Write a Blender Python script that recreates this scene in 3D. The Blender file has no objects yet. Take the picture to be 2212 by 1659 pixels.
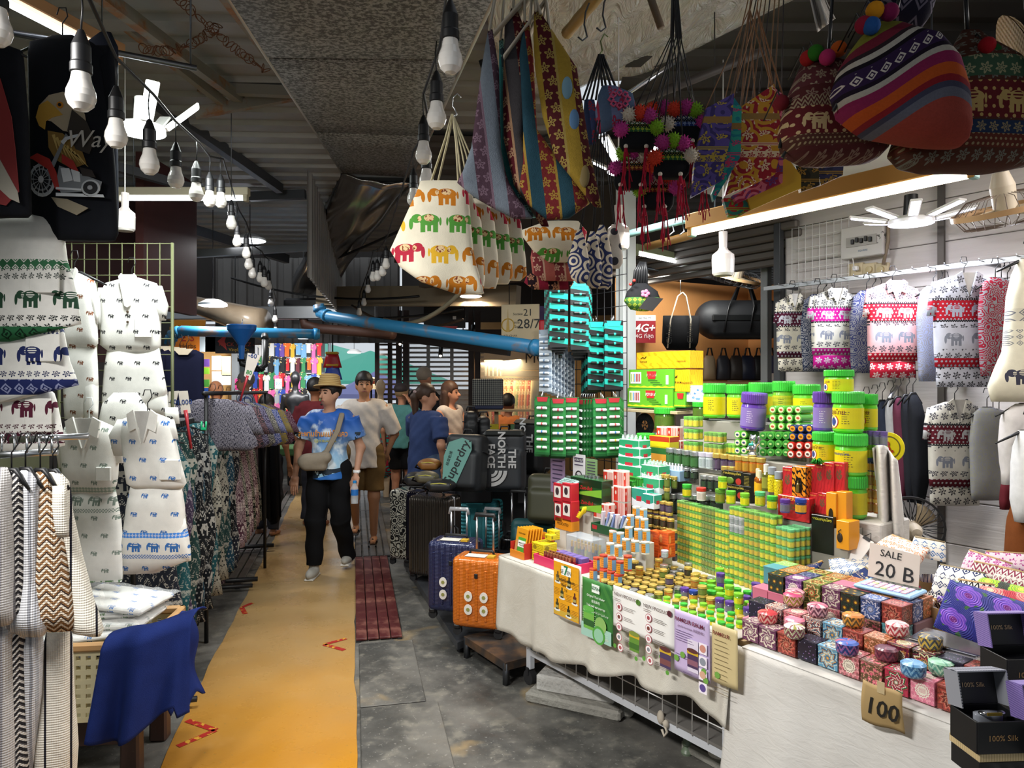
import bpy,math,random
import numpy as np
from mathutils import Vector,Matrix,Euler
RN=random.Random(7)
SC=bpy.context.scene
COL=SC.collection
V=Vector
MT,MR=Matrix.Translation,Matrix.Rotation
sin,cos,pi,sqrt=math.sin,math.cos,math.pi,math.sqrt
# camera, world, exposure
CX,HY,FPX,CH=1106.0,818.0,1530.0,1.7
cam=bpy.data.objects.new('camera',bpy.data.cameras.new('camera'))
COL.objects.link(cam)
cam.location=(0,0,CH)
cam.rotation_euler=(pi/2,0,0)
cam.data.sensor_width=36.0
cam.data.lens=FPX/2212*36.0
cam.data.shift_y=-(1659/2-HY)/2212
cam.data.clip_start=0.05
cam.data.clip_end=200
SC.camera=cam
wld=bpy.data.worlds.new('World')
SC.world=wld
wld.use_nodes=True
bg=wld.node_tree.nodes['Background']
bg.inputs[0].default_value=(0.86,0.93,1.0,1)
bg.inputs[1].default_value=.75
SC.view_settings.view_transform='Standard'
SC.view_settings.look='None'
SC.view_settings.gamma=1
SC.view_settings.use_curve_mapping=False
SC.view_settings.exposure=0.0
cy=SC.cycles
cy.use_denoising=True
cy.max_bounces=7
cy.diffuse_bounces=4
cy.glossy_bounces=3
cy.transmission_bounces=5
cy.transparent_max_bounces=10
cy.sample_clamp_indirect=4.0
cy.caustics_reflective=False
cy.caustics_refractive=False
def area(name,loc,target,sx,sy,power,col=(1,1,1),spread=180):
 d=bpy.data.lights.new(name,'AREA')
 d.shape='RECTANGLE'
 d.size,d.size_y,d.energy,d.color=sx,sy,power,col
 d.spread=math.radians(spread)
 o=bpy.data.objects.new(name,d)
 COL.objects.link(o)
 o.location=loc
 o.rotation_euler=(V(target)-V(loc)).to_track_quat('-Z','Y').to_euler()
 return o
def point(name,loc,power,col=(1,1,1),r=.1):
 d=bpy.data.lights.new(name,'POINT')
 d.energy,d.color,d.shadow_soft_size=power,col,r
 o=bpy.data.objects.new(name,d)
 COL.objects.link(o)
 o.location=loc
 return o
 # pixel <-> place helpers
def P(px,py,Y):
 return V(((px-CX)/FPX*Y,Y,CH-(py-HY)/FPX*Y))
def PZ(px,py,z):
 return P(px,py,FPX*(CH-z)/(py-HY))
BO=V((-.027,3.81,0))
BU,BW=V((.574,-.819,0)),V((.819,.574,0))
BROT=math.atan2(BU.y,BU.x)
def B(u,w,z=0):
 return BO+BU*u+BW*w+V((0,0,z))
def toB(p):
 d=p-BO
 return V((d.dot(BU),d.dot(BW),p.z))
def PW(px,py,w):
 rx=(px-CX)/FPX
 Y=(w+BO.dot(BW))/(rx*BW.x+BW.y)
 return P(px,py,Y)
 # colour and node expressions
def c(h,k=1.0):
 h=h.lstrip('#')
 r=[int(h[i:i+2],16)/255 for i in(0,2,4)]
 return tuple((x/12.92 if x<=.04045 else((x+.055)/1.055)**2.4)*k for x in r)
NT=[None]
class X:
 __slots__=('s',)
 def __init__(self,s):self.s=s
 def __add__(a,b):return mth('ADD',a,b)
 def __radd__(a,b):return mth('ADD',b,a)
 def __sub__(a,b):return mth('SUBTRACT',a,b)
 def __rsub__(a,b):return mth('SUBTRACT',b,a)
 def __mul__(a,b):return mth('MULTIPLY',a,b)
 def __rmul__(a,b):return mth('MULTIPLY',b,a)
 def __truediv__(a,b):return mth('DIVIDE',a,b)
 def __rtruediv__(a,b):return mth('DIVIDE',b,a)
 def __lt__(a,b):return mth('LESS_THAN',a,b)
 def __gt__(a,b):return mth('GREATER_THAN',a,b)
 def __neg__(a):return mth('MULTIPLY',a,-1.0)
def put(sock,v):
 if isinstance(v,X):
  NT[0].links.new(v.s,sock)
 elif isinstance(v,(tuple,list)):
  v=tuple(v)
  try:
   sock.default_value=v if len(v)==len(sock.default_value)else v+(1.0,)
  except TypeError:
   sock.default_value=sum(v[:3])/3
 else:
  try:
   sock.default_value=v
  except TypeError:
   sock.default_value=(v,)*3+(1.0,)if len(sock.default_value)==4 else(v,)*3
def nd(t,**k):
 n=NT[0].nodes.new(t)
 for a,b in k.items():
  setattr(n,a,b)
 return n
def mth(op,*a):
 n=nd('ShaderNodeMath',operation=op)
 for i,v in enumerate(a):
  put(n.inputs[i],v)
 return X(n.outputs[0])
def mn(a,b):return mth('MINIMUM',a,b)
def mx(a,b):return mth('MAXIMUM',a,b)
def ab(a):return mth('ABSOLUTE',a)
def sn(a):return mth('SINE',a)
def fl(a):return mth('FLOOR',a)
def fr(a):return mth('FRACT',a)
def sq(a):return mth('SQRT',a)
def pw(a,b):return mth('POWER',a,b)
def at2(a,b):return mth('ARCTAN2',a,b)
def sat(a):
 n=nd('ShaderNodeClamp');put(n.inputs[0],a);return X(n.outputs[0])
def sst(a,lo,hi,o0=0.0,o1=1.0):
 n=nd('ShaderNodeMapRange',interpolation_type='SMOOTHSTEP')
 for i,v in enumerate((a,lo,hi,o0,o1)):put(n.inputs[i],v)
 return X(n.outputs[0])
def mix(f,a,b):
 n=nd('ShaderNodeMix',data_type='RGBA')
 put(n.inputs[0],f);put(n.inputs[6],a);put(n.inputs[7],b)
 return X(n.outputs[2])
def mulc(a,b):
 n=nd('ShaderNodeMix',data_type='RGBA',blend_type='MULTIPLY')
 put(n.inputs[0],1.0);put(n.inputs[6],a);put(n.inputs[7],b)
 return X(n.outputs[2])
def sep(v):
 n=nd('ShaderNodeSeparateXYZ');put(n.inputs[0],v);return X(n.outputs[0]),X(n.outputs[1]),X(n.outputs[2])
def vec(x,y,z=0.0):
 n=nd('ShaderNodeCombineXYZ')
 for i,v in enumerate((x,y,z)):put(n.inputs[i],v)
 return X(n.outputs[0])
def OBJ():return sep(X(nd('ShaderNodeTexCoord').outputs['Object']))
def OBJV():return X(nd('ShaderNodeTexCoord').outputs['Object'])
def UV():
 a,b,_=sep(X(nd('ShaderNodeTexCoord').outputs['UV']));return a,b
def OCOL():return X(nd('ShaderNodeObjectInfo').outputs['Color'])
def ORND():return X(nd('ShaderNodeObjectInfo').outputs['Random'])
def noi(v=None,s=5.0,det=2.0,rough=.5,dist=0.0,col=False):
 n=nd('ShaderNodeTexNoise')
 if v is not None:put(n.inputs['Vector'],v)
 n.inputs['Scale'].default_value=s;n.inputs['Detail'].default_value=det
 n.inputs['Roughness'].default_value=rough;n.inputs['Distortion'].default_value=dist
 return X(n.outputs[1 if col else 0])
def vor(v=None,s=5.0,feat='F1',out='Distance'):
 n=nd('ShaderNodeTexVoronoi',feature=feat)
 if v is not None:put(n.inputs['Vector'],v)
 n.inputs['Scale'].default_value=s
 return X(n.outputs[out])
def wht(v):
 n=nd('ShaderNodeTexWhiteNoise',noise_dimensions='3D');put(n.inputs[0],v);return X(n.outputs[0])
def ramp(f,stops,interp='CONSTANT'):
 n=nd('ShaderNodeValToRGB');r=n.color_ramp;r.interpolation=interp
 while len(r.elements)<len(stops):r.elements.new(.5)
 for e,(p,k)in zip(r.elements,stops):
  e.position=p;e.color=tuple(k)+(1,)
 put(n.inputs[0],f)
 return X(n.outputs[0])
MATS={}
def mat(name,col=(.5,.5,.5),rough=.6,metal=0.0,bump=None,bs=.3,bd=.004,emit=None,es=1.0,trans=0.0,alpha=1.0,spec=.5,coat=0.0,ior=1.45):
 if name in MATS:return MATS[name]
 m=bpy.data.materials.new(name)
 m.use_nodes=True
 NT[0]=m.node_tree
 p=m.node_tree.nodes['Principled BSDF']
 r=col()if callable(col)else col
 if isinstance(r,dict):
  bump=r.get('bump',bump);rough=r.get('rough',rough);metal=r.get('metal',metal);alpha=r.get('alpha',alpha);emit=r.get('emit',emit)
  r=r['col']
 put(p.inputs['Base Color'],r)
 put(p.inputs['Roughness'],rough);put(p.inputs['Metallic'],metal)
 put(p.inputs['Transmission Weight'],trans);put(p.inputs['Alpha'],alpha)
 put(p.inputs['Specular IOR Level'],spec);put(p.inputs['Coat Weight'],coat);put(p.inputs['IOR'],ior)
 if emit is not None:
  put(p.inputs['Emission Color'],emit);put(p.inputs['Emission Strength'],es)
 if bump is not None:
  b=bump()if callable(bump)else bump
  n=nd('ShaderNodeBump');n.inputs['Strength'].default_value=bs;n.inputs['Distance'].default_value=bd
  put(n.inputs['Height'],b)
  NT[0].links.new(n.outputs[0],p.inputs['Normal'])
 m.diffuse_color=(.5,.5,.5,1)
 MATS[name]=m
 return m
def M(h,rough=.6,metal=0.0,**k):
 key=f'plain_{h}_{rough}_{metal}'+''.join(f'{a}{b}' for a,b in k.items())
 if key in MATS:return MATS[key]
 if k or metal>.5:return mat(key,c(h),rough,metal,**k)
 return mat(key,lambda:mulc(c(h),mix(noi(OBJV(),9,2),(.9,.9,.9),(1.08,1.08,1.08))),rough,metal)
def cloth_bump(s=900.0):
 return lambda:noi(OBJV(),s,1)
def CL(h,rough=.9):
 return mat(f'cloth_{h}_{rough}',lambda:dict(col=mulc(c(h),mix(noi(OBJV(),30,3),(.82,.82,.82),(1.12,1.12,1.12))),bump=noi(OBJV(),500,2)),rough,bs=.25,bd=.002,spec=.2)
 # mesh builder
class G:
 def __init__(s):
  s.v,s.f,s.m,s.uv,s.sm=[],[],[],[],[]
 def add(s,vs,fs,mi=0,uvs=None,sm=True,T=None):
  o=len(s.v)
  s.v.extend([tuple(T@V(p))for p in vs]if T is not None else[tuple(p)for p in vs])
  for k,f in enumerate(fs):
   s.f.append([i+o for i in f]);s.m.append(mi);s.sm.append(sm)
   if uvs is None:s.uv.extend([(0,0)]*len(f))
   elif callable(uvs):s.uv.extend([uvs(vs[i])for i in f])
   elif isinstance(uvs,dict):s.uv.extend(uvs.get(k,[(0,0)]*len(f)))
   else:s.uv.extend([uvs[i]for i in f])
  return s
 def box(s,x,y,z,sx,sy,sz,ch=0.0,mi=0,T=None,top=None):
  """box with its base centre at x,y,z; chamfer ch; the six faces carry uv 0..1"""
  hx,hy=sx/2,sy/2
  ax=[((0,-1,0),(1,0,0),(0,0,1)),((0,1,0),(-1,0,0),(0,0,1)),((1,0,0),(0,1,0),(0,0,1)),((-1,0,0),(0,-1,0),(0,0,1)),((0,0,1),(1,0,0),(0,1,0)),((0,0,-1),(1,0,0),(0,-1,0))]
  ex=V((hx,hy,sz/2))
  ctr=V((x,y,z+sz/2))
  vs,fs,uvd,cor=[],[],{},{}
  for fi,(n,a,b)in enumerate(ax):
   n,a,b=V(n),V(a),V(b)
   for su,sv in((-1,-1),(1,-1),(1,1),(-1,1)):
    sg=n+a*su+b*sv
    p=V([sg[i]*(ex[i]-(0 if abs(n[i])>.5 else ch))for i in range(3)])
    cor.setdefault(tuple(int(round(q))for q in sg),{})[fi]=len(vs)
    vs.append(ctr+p)
   k=fi*4
   uvd[len(fs)]=[(0,0),(1,0),(1,1),(0,1)]
   fs.append((k,k+1,k+2,k+3))
  if ch>0:
   keys=list(cor)
   for i in range(len(keys)):
    d=cor[keys[i]]
    fs.append(tuple(d.values()))
    for j in range(i+1,len(keys)):
     if sum(abs(p-q)for p,q in zip(keys[i],keys[j]))==2:
      sh=[q for q in d if q in cor[keys[j]]]
      fs.append((d[sh[0]],d[sh[1]],cor[keys[j]][sh[1]],cor[keys[j]][sh[0]]))
   for k in range(6,len(fs)):
    f=fs[k]
    q=[vs[i]for i in f]
    n=(q[1]-q[0]).cross(q[2]-q[0])
    if n.dot(sum(q,V())/len(q)-ctr)<0:fs[k]=tuple(reversed(f))
  if top:vs=[V((x+(p.x-x)*top,y+(p.y-y)*top,p.z))if p.z>z+sz*.5 else p for p in vs]
  return s.add(vs,fs,mi,uvd,False,T)
 def tube(s,pts,r,n=6,mi=0,cap=True,sm=True,T=None,flat=1.0):
  pts=[V(p)for p in pts]
  rs=r if isinstance(r,(list,tuple))else[r]*len(pts)
  t0=(pts[1]-pts[0]).normalized()
  up=V((0,0,1))if abs(t0.z)<.9 else V((1,0,0))
  a=t0.cross(up).normalized()
  vs,L=[],0.0
  uvs=[]
  for i,p in enumerate(pts):
   t=(pts[min(i+1,len(pts)-1)]-pts[max(i-1,0)])
   t=t.normalized()if t.length>1e-9 else t0
   a=(a-t*a.dot(t)).normalized()
   b=t.cross(a)
   if i:L+=(p-pts[i-1]).length
   for k in range(n):
    w=2*pi*k/n
    vs.append(p+a*(cos(w)*rs[i])+b*(sin(w)*rs[i]*flat))
    uvs.append((k/n,L))
  fs=[(i*n+k,i*n+(k+1)%n,(i+1)*n+(k+1)%n,(i+1)*n+k)for i in range(len(pts)-1)for k in range(n)]
  if cap:
   fs+=[tuple(reversed(range(n))),tuple(range((len(pts)-1)*n,len(pts)*n))]
  return s.add(vs,fs,mi,uvs,sm,T)
 def lathe(s,prof,n=16,mi=0,T=None,sm=True,mis=None,phase=0.0):
  """profile of (r, z) rising or falling; mis gives a material per ring; uv = angle, height"""
  vs,uvs=[],[]
  for r,z in prof:
   for k in range(n):
    w=2*pi*(k+phase)/n
    vs.append((r*cos(w),r*sin(w),z));uvs.append((k/n,z))
  for i in range(len(prof)-1):
   fs=[(i*n+k,i*n+(k+1)%n,(i+1)*n+(k+1)%n,(i+1)*n+k)for k in range(n)]
   o=len(s.v)
   sub=vs[i*n:(i+2)*n]
   ud={}
   for k in range(n):
    ud[k]=[(k/n,prof[i][1]),((k+1)/n,prof[i][1]),((k+1)/n,prof[i+1][1]),(k/n,prof[i+1][1])]
   s.add(sub,[tuple(q-i*n for q in f)for f in fs],mis[i]if mis else mi,ud,sm,T)
  if prof[0]==prof[-1]:return s
  if prof[0][0]>1e-6:s.add(vs[:n],[tuple(reversed(range(n)))],mis[0]if mis else mi,None,False,T)
  if prof[-1][0]>1e-6:s.add(vs[-n:],[tuple(range(n))],mis[-1]if mis else mi,lambda p:(p[0]/prof[-1][0]*.5+.5,p[1]/prof[-1][0]*.5+.5),False,T)
  return s
 def loft(s,rings,mi=0,cap=True,sm=True,T=None,closed=True,uvs=None):
  n=len(rings[0])
  vs=[p for r in rings for p in r]
  m=n if closed else n-1
  fs=[(i*n+k,i*n+(k+1)%n,(i+1)*n+(k+1)%n,(i+1)*n+k)for i in range(len(rings)-1)for k in range(m)]
  if cap and closed:fs+=[tuple(reversed(range(n))),tuple(range((len(rings)-1)*n,len(rings)*n))]
  return s.add(vs,fs,mi,uvs,sm,T)
 def sheet(s,fn,nu,nv,mi=0,th=0.0,T=None,sm=True):
  """grid fn(u,v); with th the sheet gets a back face th behind along -normal"""
  g=[[V(fn(i/nu,j/nv))for i in range(nu+1)]for j in range(nv+1)]
  vs=[p for r in g for p in r]
  uv=[(i/nu,j/nv)for j in range(nv+1)for i in range(nu+1)]
  w=nu+1
  fs=[(j*w+i,j*w+i+1,(j+1)*w+i+1,(j+1)*w+i)for j in range(nv)for i in range(nu)]
  if th:
   back=[]
   for j in range(nv+1):
    for i in range(nu+1):
     a=g[j][min(i+1,nu)]-g[j][max(i-1,0)]
     b=g[min(j+1,nv)][i]-g[max(j-1,0)][i]
     nn=a.cross(b)
     nn=nn.normalized()if nn.length>1e-12 else V((0,-1,0))
     back.append(g[j][i]-nn*th)
   o=len(vs)
   vs+=back;uv+=uv
   fs+=[tuple(reversed([q+o for q in f]))for f in fs]
   rim=[i for i in range(w)]+[j*w+nu for j in range(1,nv+1)]+[nv*w+i for i in range(nu-1,-1,-1)]+[j*w for j in range(nv-1,0,-1)]
   for a,b in zip(rim,rim[1:]+rim[:1]):fs.append((b,a,a+o,b+o))
  return s.add(vs,fs,mi,uv,sm,T)
 def prism(s,out,y0,y1,mi=0,T=None,sm=False):
  """2-D outline (x,z) extruded between y0 (front) and y1"""
  n=len(out)
  A=sum(out[i][0]*out[(i+1)%n][1]-out[(i+1)%n][0]*out[i][1]for i in range(n))
  if A<0:out=list(reversed(out))
  vs=[(x,y0,z)for x,z in out]+[(x,y1,z)for x,z in out]
  fs=[tuple(range(n)),tuple(reversed(range(n,2*n)))]+[((i+1)%n,i,i+n,(i+1)%n+n)for i in range(n)]
  return s.add(vs,fs,mi,lambda p:(p[0],p[2]),sm,T)
 def ell(s,p,r,mi=0,n=12,m=8,T=None):
  r=(r,r,r)if not isinstance(r,(tuple,list))else r
  prof=[(sin(pi*i/m),-cos(pi*i/m))for i in range(m+1)]
  vs=[(p[0]+r[0]*q*cos(2*pi*k/n),p[1]+r[1]*q*sin(2*pi*k/n),p[2]+r[2]*z)for q,z in prof for k in range(n)]
  fs=[(i*n+k,i*n+(k+1)%n,(i+1)*n+(k+1)%n,(i+1)*n+k)for i in range(m)for k in range(n)]
  return s.add(vs,fs,mi,None,True,T)
 def build(s,name,mats,parent=None,loc=None,rot=None):
  me=bpy.data.meshes.new(name)
  me.from_pydata(s.v,[],s.f)
  for m in(mats if isinstance(mats,(list,tuple))else[mats]):me.materials.append(m)
  me.polygons.foreach_set('material_index',s.m)
  me.polygons.foreach_set('use_smooth',s.sm)
  ul=me.uv_layers.new(name='UVMap')
  ul.data.foreach_set('uv',[q for p in s.uv for q in p])
  me.validate()
  return link(name,me,parent,loc,rot)
KIDS={}
def link(name,me,parent=None,loc=None,rot=None):
 o=bpy.data.objects.new(name,me)
 COL.objects.link(o)
 if loc is not None:o.location=loc
 if rot is not None:o.rotation_euler=(0,0,rot)if isinstance(rot,(int,float))else rot
 if parent is not None:
  o.parent=parent
  KIDS.setdefault(parent.name,[]).append(o)
 return o
def tag(o,label,cat,group=None):
 o['label']=label;o['category']=cat
 if group:o['group']=group
 return o
def thing(name,label,cat,loc=(0,0,0),rot=0,group=None):
 return tag(link(name,None,None,loc,rot),label,cat,group)
def struct(o):
 o['kind']='structure'
 return o
def stuff(o):
 o['kind']='stuff'
 return o
def dup(o,loc=None,rot=None,label=None,parent=None,color=None,mats=None,scale=None):
 r=o.copy();COL.objects.link(r)
 if parent is not None:
  r.parent=parent;KIDS.setdefault(parent.name,[]).append(r)
 if loc is not None:r.location=loc
 if rot is not None:r.rotation_euler=(0,0,rot)if isinstance(rot,(int,float))else rot
 if scale is not None:r.scale=(scale,)*3 if isinstance(scale,(int,float))else scale
 if label:r['label']=label
 if color:r.color=tuple(color)+(1,)
 for ch in KIDS.get(o.name,[]):dup(ch,parent=r,color=color)
 return r
def paint(o,color):
 o.color=tuple(color)+(1,)
 for ch in KIDS.get(o.name,[]):paint(ch,color)
 return o
TXT={}
TSC=bpy.data.scenes.new('lettering_source')
ORD=['first','second','third','fourth','fifth','sixth','seventh','eighth','ninth','tenth','eleventh','twelfth','thirteenth','fourteenth','fifteenth','sixteenth','seventeenth','eighteenth','nineteenth','twentieth','twenty-first','twenty-second','twenty-third','twenty-fourth','twenty-fifth','twenty-sixth']
def text(s,size,m,parent=None,loc=(0,0,0),rot=(pi/2,0,0),name='lettering',ext=.0004,align='CENTER',sx=1.0,shear=0.0,bold=0.0):
 key=(s,ext,align,shear,bold)
 if key not in TXT:
  cu=bpy.data.curves.new('lettering','FONT')
  cu.body=s;cu.size=1.0;cu.align_x=align;cu.align_y='CENTER';cu.extrude=.0;cu.resolution_u=2;cu.shear=shear;cu.offset=bold
  to=bpy.data.objects.new('lettering_source',cu)
  TSC.collection.objects.link(to)
  TSC.view_layers[0].update()
  dg=TSC.view_layers[0].depsgraph
  me=bpy.data.meshes.new_from_object(to.evaluated_get(dg))
  bpy.data.objects.remove(to);bpy.data.curves.remove(cu)
  TXT[key]=me
 me=TXT[key].copy()
 me.materials.clear();me.materials.append(m)
 for p in me.polygons:p.material_index=0
 o=link(name,me,parent,loc,rot)
 o.scale=(size*sx,size,size)
 return o
 # distance-field bodies (continuous surfaces)
def _snets(D,org,h):
 s=D<0
 nx,ny,nz=D.shape
 c8=sum(s[a:nx-1+a,b:ny-1+b,d:nz-1+d].astype(np.int8)for a in(0,1)for b in(0,1)for d in(0,1))
 act=(c8>0)&(c8<8)
 I=np.argwhere(act)
 idx=-np.ones(act.shape,np.int64);idx[act]=np.arange(len(I))
 acc=np.zeros((len(I),3));cnt=np.zeros(len(I))
 cs=[np.array((a,b,d))for a in(0,1)for b in(0,1)for d in(0,1)]
 for a in cs:
  for b in cs:
   if(b-a).sum()==1 and(b-a).min()==0:
    ia,ib=I+a,I+b
    da,db=D[tuple(ia.T)],D[tuple(ib.T)]
    x=(da<0)!=(db<0)
    t=np.where(x,da/np.where(x,da-db,1),0)
    acc[x]+=(a+t[:,None]*(b-a))[x];cnt[x]+=1
 ver=(I+acc/cnt[:,None])*h+org
 F=[]
 for ax in range(3):
  u,w=(ax+1)%3,(ax+2)%3
  lo=[slice(None)]*3;hi=[slice(None)]*3
  lo[ax]=slice(0,-1);hi[ax]=slice(1,None)
  e=np.argwhere(s[tuple(lo)]!=s[tuple(hi)])
  e=e[(e[:,u]>0)&(e[:,w]>0)&(e[:,u]<D.shape[u]-1)&(e[:,w]<D.shape[w]-1)]
  du,dw=np.zeros(3,int),np.zeros(3,int);du[u]=1;dw[w]=1
  q=np.stack([idx[tuple((e-o).T)]for o in(du+dw,dw,du*0,du)],1)
  fl_=~s[tuple(e.T)]
  q[fl_]=q[fl_][:,::-1]
  F.append(q)
 F=np.concatenate(F)
 return ver,F[(F>=0).all(1)]
def _cone(p,a,b,ra,rb):
 a,b=np.array(a,np.float32),np.array(b,np.float32)
 d=b-a
 t=np.clip(((p-a)@d)/max(d@d,1e-9),0,1)
 return np.linalg.norm(p-a-t[...,None]*d,axis=-1)-(ra+(rb-ra)*t)
def _sd(p,q):
 k=q[0]
 if k=='c':return _cone(p,*q[1:5])
 if k=='f':
  a,b=np.array(q[1],np.float32),np.array(q[2],np.float32)
  d=b-a;L=np.linalg.norm(d);d=d/L
  t=(p-a)@d
  r=np.linalg.norm(p-a-t[...,None]*d,axis=-1)-(q[3]+(q[4]-q[3])*np.clip(t/L,0,1))
  return np.maximum(np.maximum(r,-t),t-L)
 if k=='e':
  r=np.array(q[2],np.float32);x=(p-np.array(q[1],np.float32))
  if len(q)>3 and q[3]is not None:x=x@np.array(Euler(q[3]).to_matrix(),np.float32)
  k0=np.linalg.norm(x/r,axis=-1)
  return(k0-1)*r.min()if False else k0*(k0-1)/np.maximum(np.linalg.norm(x/(r*r),axis=-1),1e-6)
 if k=='b':
  x=(p-np.array(q[1],np.float32))
  if len(q)>4 and q[4]is not None:x=x@np.array(Euler(q[4]).to_matrix(),np.float32)
  x=np.abs(x)-(np.array(q[2],np.float32)-q[3])
  return np.linalg.norm(np.maximum(x,0),axis=-1)+np.minimum(x.max(-1),0)-q[3]
 if k=='h':return(p-np.array(q[1],np.float32))@(np.array(q[2],np.float32)/np.linalg.norm(q[2]))
def sdf(name,prims,res,m,parent=None,loc=None,rot=None,k=.03,wob=None,mats=None):
 """prims: ('c'|'f'|'e'|'b', ...) joined smoothly; ('-', prim) cuts; ('&', prim) intersects"""
 lo,hi=np.full(3,1e9),np.full(3,-1e9)
 for q in prims:
  if q[0]in 'cf':
   for e,r in((q[1],q[3]),(q[2],q[4])):
    lo=np.minimum(lo,np.array(e)-r);hi=np.maximum(hi,np.array(e)+r)
  elif q[0]in 'eb':
   r=np.linalg.norm(q[2])if len(q)>(3 if q[0]=='e' else 4)else np.array(q[2])
   lo=np.minimum(lo,np.array(q[1])-r);hi=np.maximum(hi,np.array(q[1])+r)
 lo-=3*res+.01;hi+=3*res+.01
 n=np.ceil((hi-lo)/res).astype(int)+1
 ax=[lo[i]+np.arange(n[i])*res for i in range(3)]
 p=np.stack(np.meshgrid(*ax,indexing='ij'),-1).astype(np.float32)
 D=np.full(p.shape[:3],1.0,np.float32)
 for q in prims:
  kk=k
  if q[0]in '-&':
   d=_sd(p,q[1]);D=np.maximum(D,-d if q[0]=='-' else d);continue
  if q[0]in 'cf':
   l=np.minimum(np.array(q[1])-q[3],np.array(q[2])-q[4]);u=np.maximum(np.array(q[1])+q[3],np.array(q[2])+q[4])
   if len(q)>5:kk=q[5]
  elif q[0]in 'eb':
   r=np.linalg.norm(q[2])if len(q)>(3 if q[0]=='e' else 4)else np.array(q[2])
   l,u=np.array(q[1])-r,np.array(q[1])+r
  i0=np.maximum(((l-kk-.03-lo)/res).astype(int),0);i1=np.minimum(((u+kk+.03-lo)/res).astype(int)+2,n)
  sl=tuple(slice(a,b)for a,b in zip(i0,i1))
  d=_sd(p[sl],q);o=D[sl]
  hh=np.clip(.5+.5*(o-d)/kk,0,1)
  D[sl]=o*(1-hh)+d*hh-kk*hh*(1-hh)
 if wob is not None:D=D+wob(p)
 ver,F=_snets(D,lo,res)
 me=bpy.data.meshes.new(name)
 me.from_pydata(ver.tolist(),[],F.tolist())
 for q in(mats or[m]):me.materials.append(q)
 me.polygons.foreach_set('use_smooth',[True]*len(me.polygons))
 me.validate()
 return link(name,me,parent,loc,rot)
def bez(p0,p1,p2,n=8):
 return[V(p0)*(1-t)**2+V(p1)*2*t*(1-t)+V(p2)*t*t for t in[i/n for i in range(n+1)]]
def sag(a,b,d,n=10):
 a,b=V(a),V(b)
 return[a.lerp(b,i/n)-V((0,0,d*4*(i/n)*(1-i/n)))for i in range(n+1)]
def _mk(f):
 def w(par,name,m,*a,**k):
  g=G();getattr(g,f)(*a,**k)
  return g.build(name,m,par)
 return w
bx,tb,lt,pr,el_,sh,lf=[_mk(f)for f in('box','tube','lathe','prism','ell','sheet','loft')]
# printed patterns as node expressions
def el(x,y,cx,cy,rx,ry):
 a=(x-cx)*(1/rx);b=(y-cy)*(1/ry)
 return a*a+b*b
def bxd(x,y,cx,cy,rx,ry):return mx(ab((x-cx)*(1/rx)),ab((y-cy)*(1/ry)))
def elephant(x,y):
 """silhouette of a walking elephant in the unit cell; returns mask, saddle mask"""
 d=mn(el(x,y,.12,.1,.52,.36),el(x,y,-.5,.2,.27,.28))
 d=mn(d,mn(bxd(x,y,-.2,-.32,.12,.36),bxd(x,y,.45,-.32,.13,.36)))
 d=mn(d,mn(bxd(x,y,.12,-.32,.1,.3),el(x,y,-.78,-.12,.1,.36)))
 d=mn(d,el(x,y,.7,.0,.06,.26))
 sad=(el(x,y,.12,.22,.26,.22)<1.0)
 ear=(el(x,y,-.36,.18,.1,.17)<1.0)
 return d<1.0,mx(sad,ear)
def tile(x,z,sx,sz,stag=.5):
 row=fl(z*(1/sz))
 xx=x*(1/sx)+fr(row*.5)*2*stag
 return(fr(xx)-.5)*2,(fr(z*(1/sz))-.5)*2,fl(xx),row
def eles(x,z,s,fill=.8,stag=.5,asp=1.0):
 a,b,i,j=tile(x,z,s,s*asp,stag)
 return elephant(a*(1/fill),b*(asp/fill))
def dots(x,z,s,r=.5):
 a,b,_,_=tile(x,z,s,s)
 return(a*a+b*b)<r*r
def flor(x,z,s,n=6):
 a,b,_,_=tile(x,z,s,s)
 r=sq(a*a+b*b);t=at2(b,a)
 q=r-.22*sn(t*n)
 return mx((q>.28)*(q<.62),r<.16)
def zig(x,z,s,w=.5):
 t=ab(fr(x*(1/s))-.5)*2+z*(1/s)
 return fr(t)<w
def dia(x,z,s):
 a,b,_,_=tile(x,z,s,s,0)
 d=ab(a)+ab(b)
 return mx((d>.55)*(d<.85),d<.3)
def orn(x,z,s):
 """dense paisley-like ornament"""
 v=vec(x,z)
 d=vor(v,1/s)
 w=fr(d*4.2+noi(v,1.2/s,1)*.9)
 return w>.52
def pat(kind,x,z,s):
 return{'dot':lambda:dots(x,z,s),'flor':lambda:flor(x,z,s),'zig':lambda:zig(x,z,s),'dia':lambda:dia(x,z,s),'orn':lambda:orn(x,z,s),'str':lambda:fr(z*(1/s))<.5,'col':lambda:fr(x*(1/s))<.5}[kind]()
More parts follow.
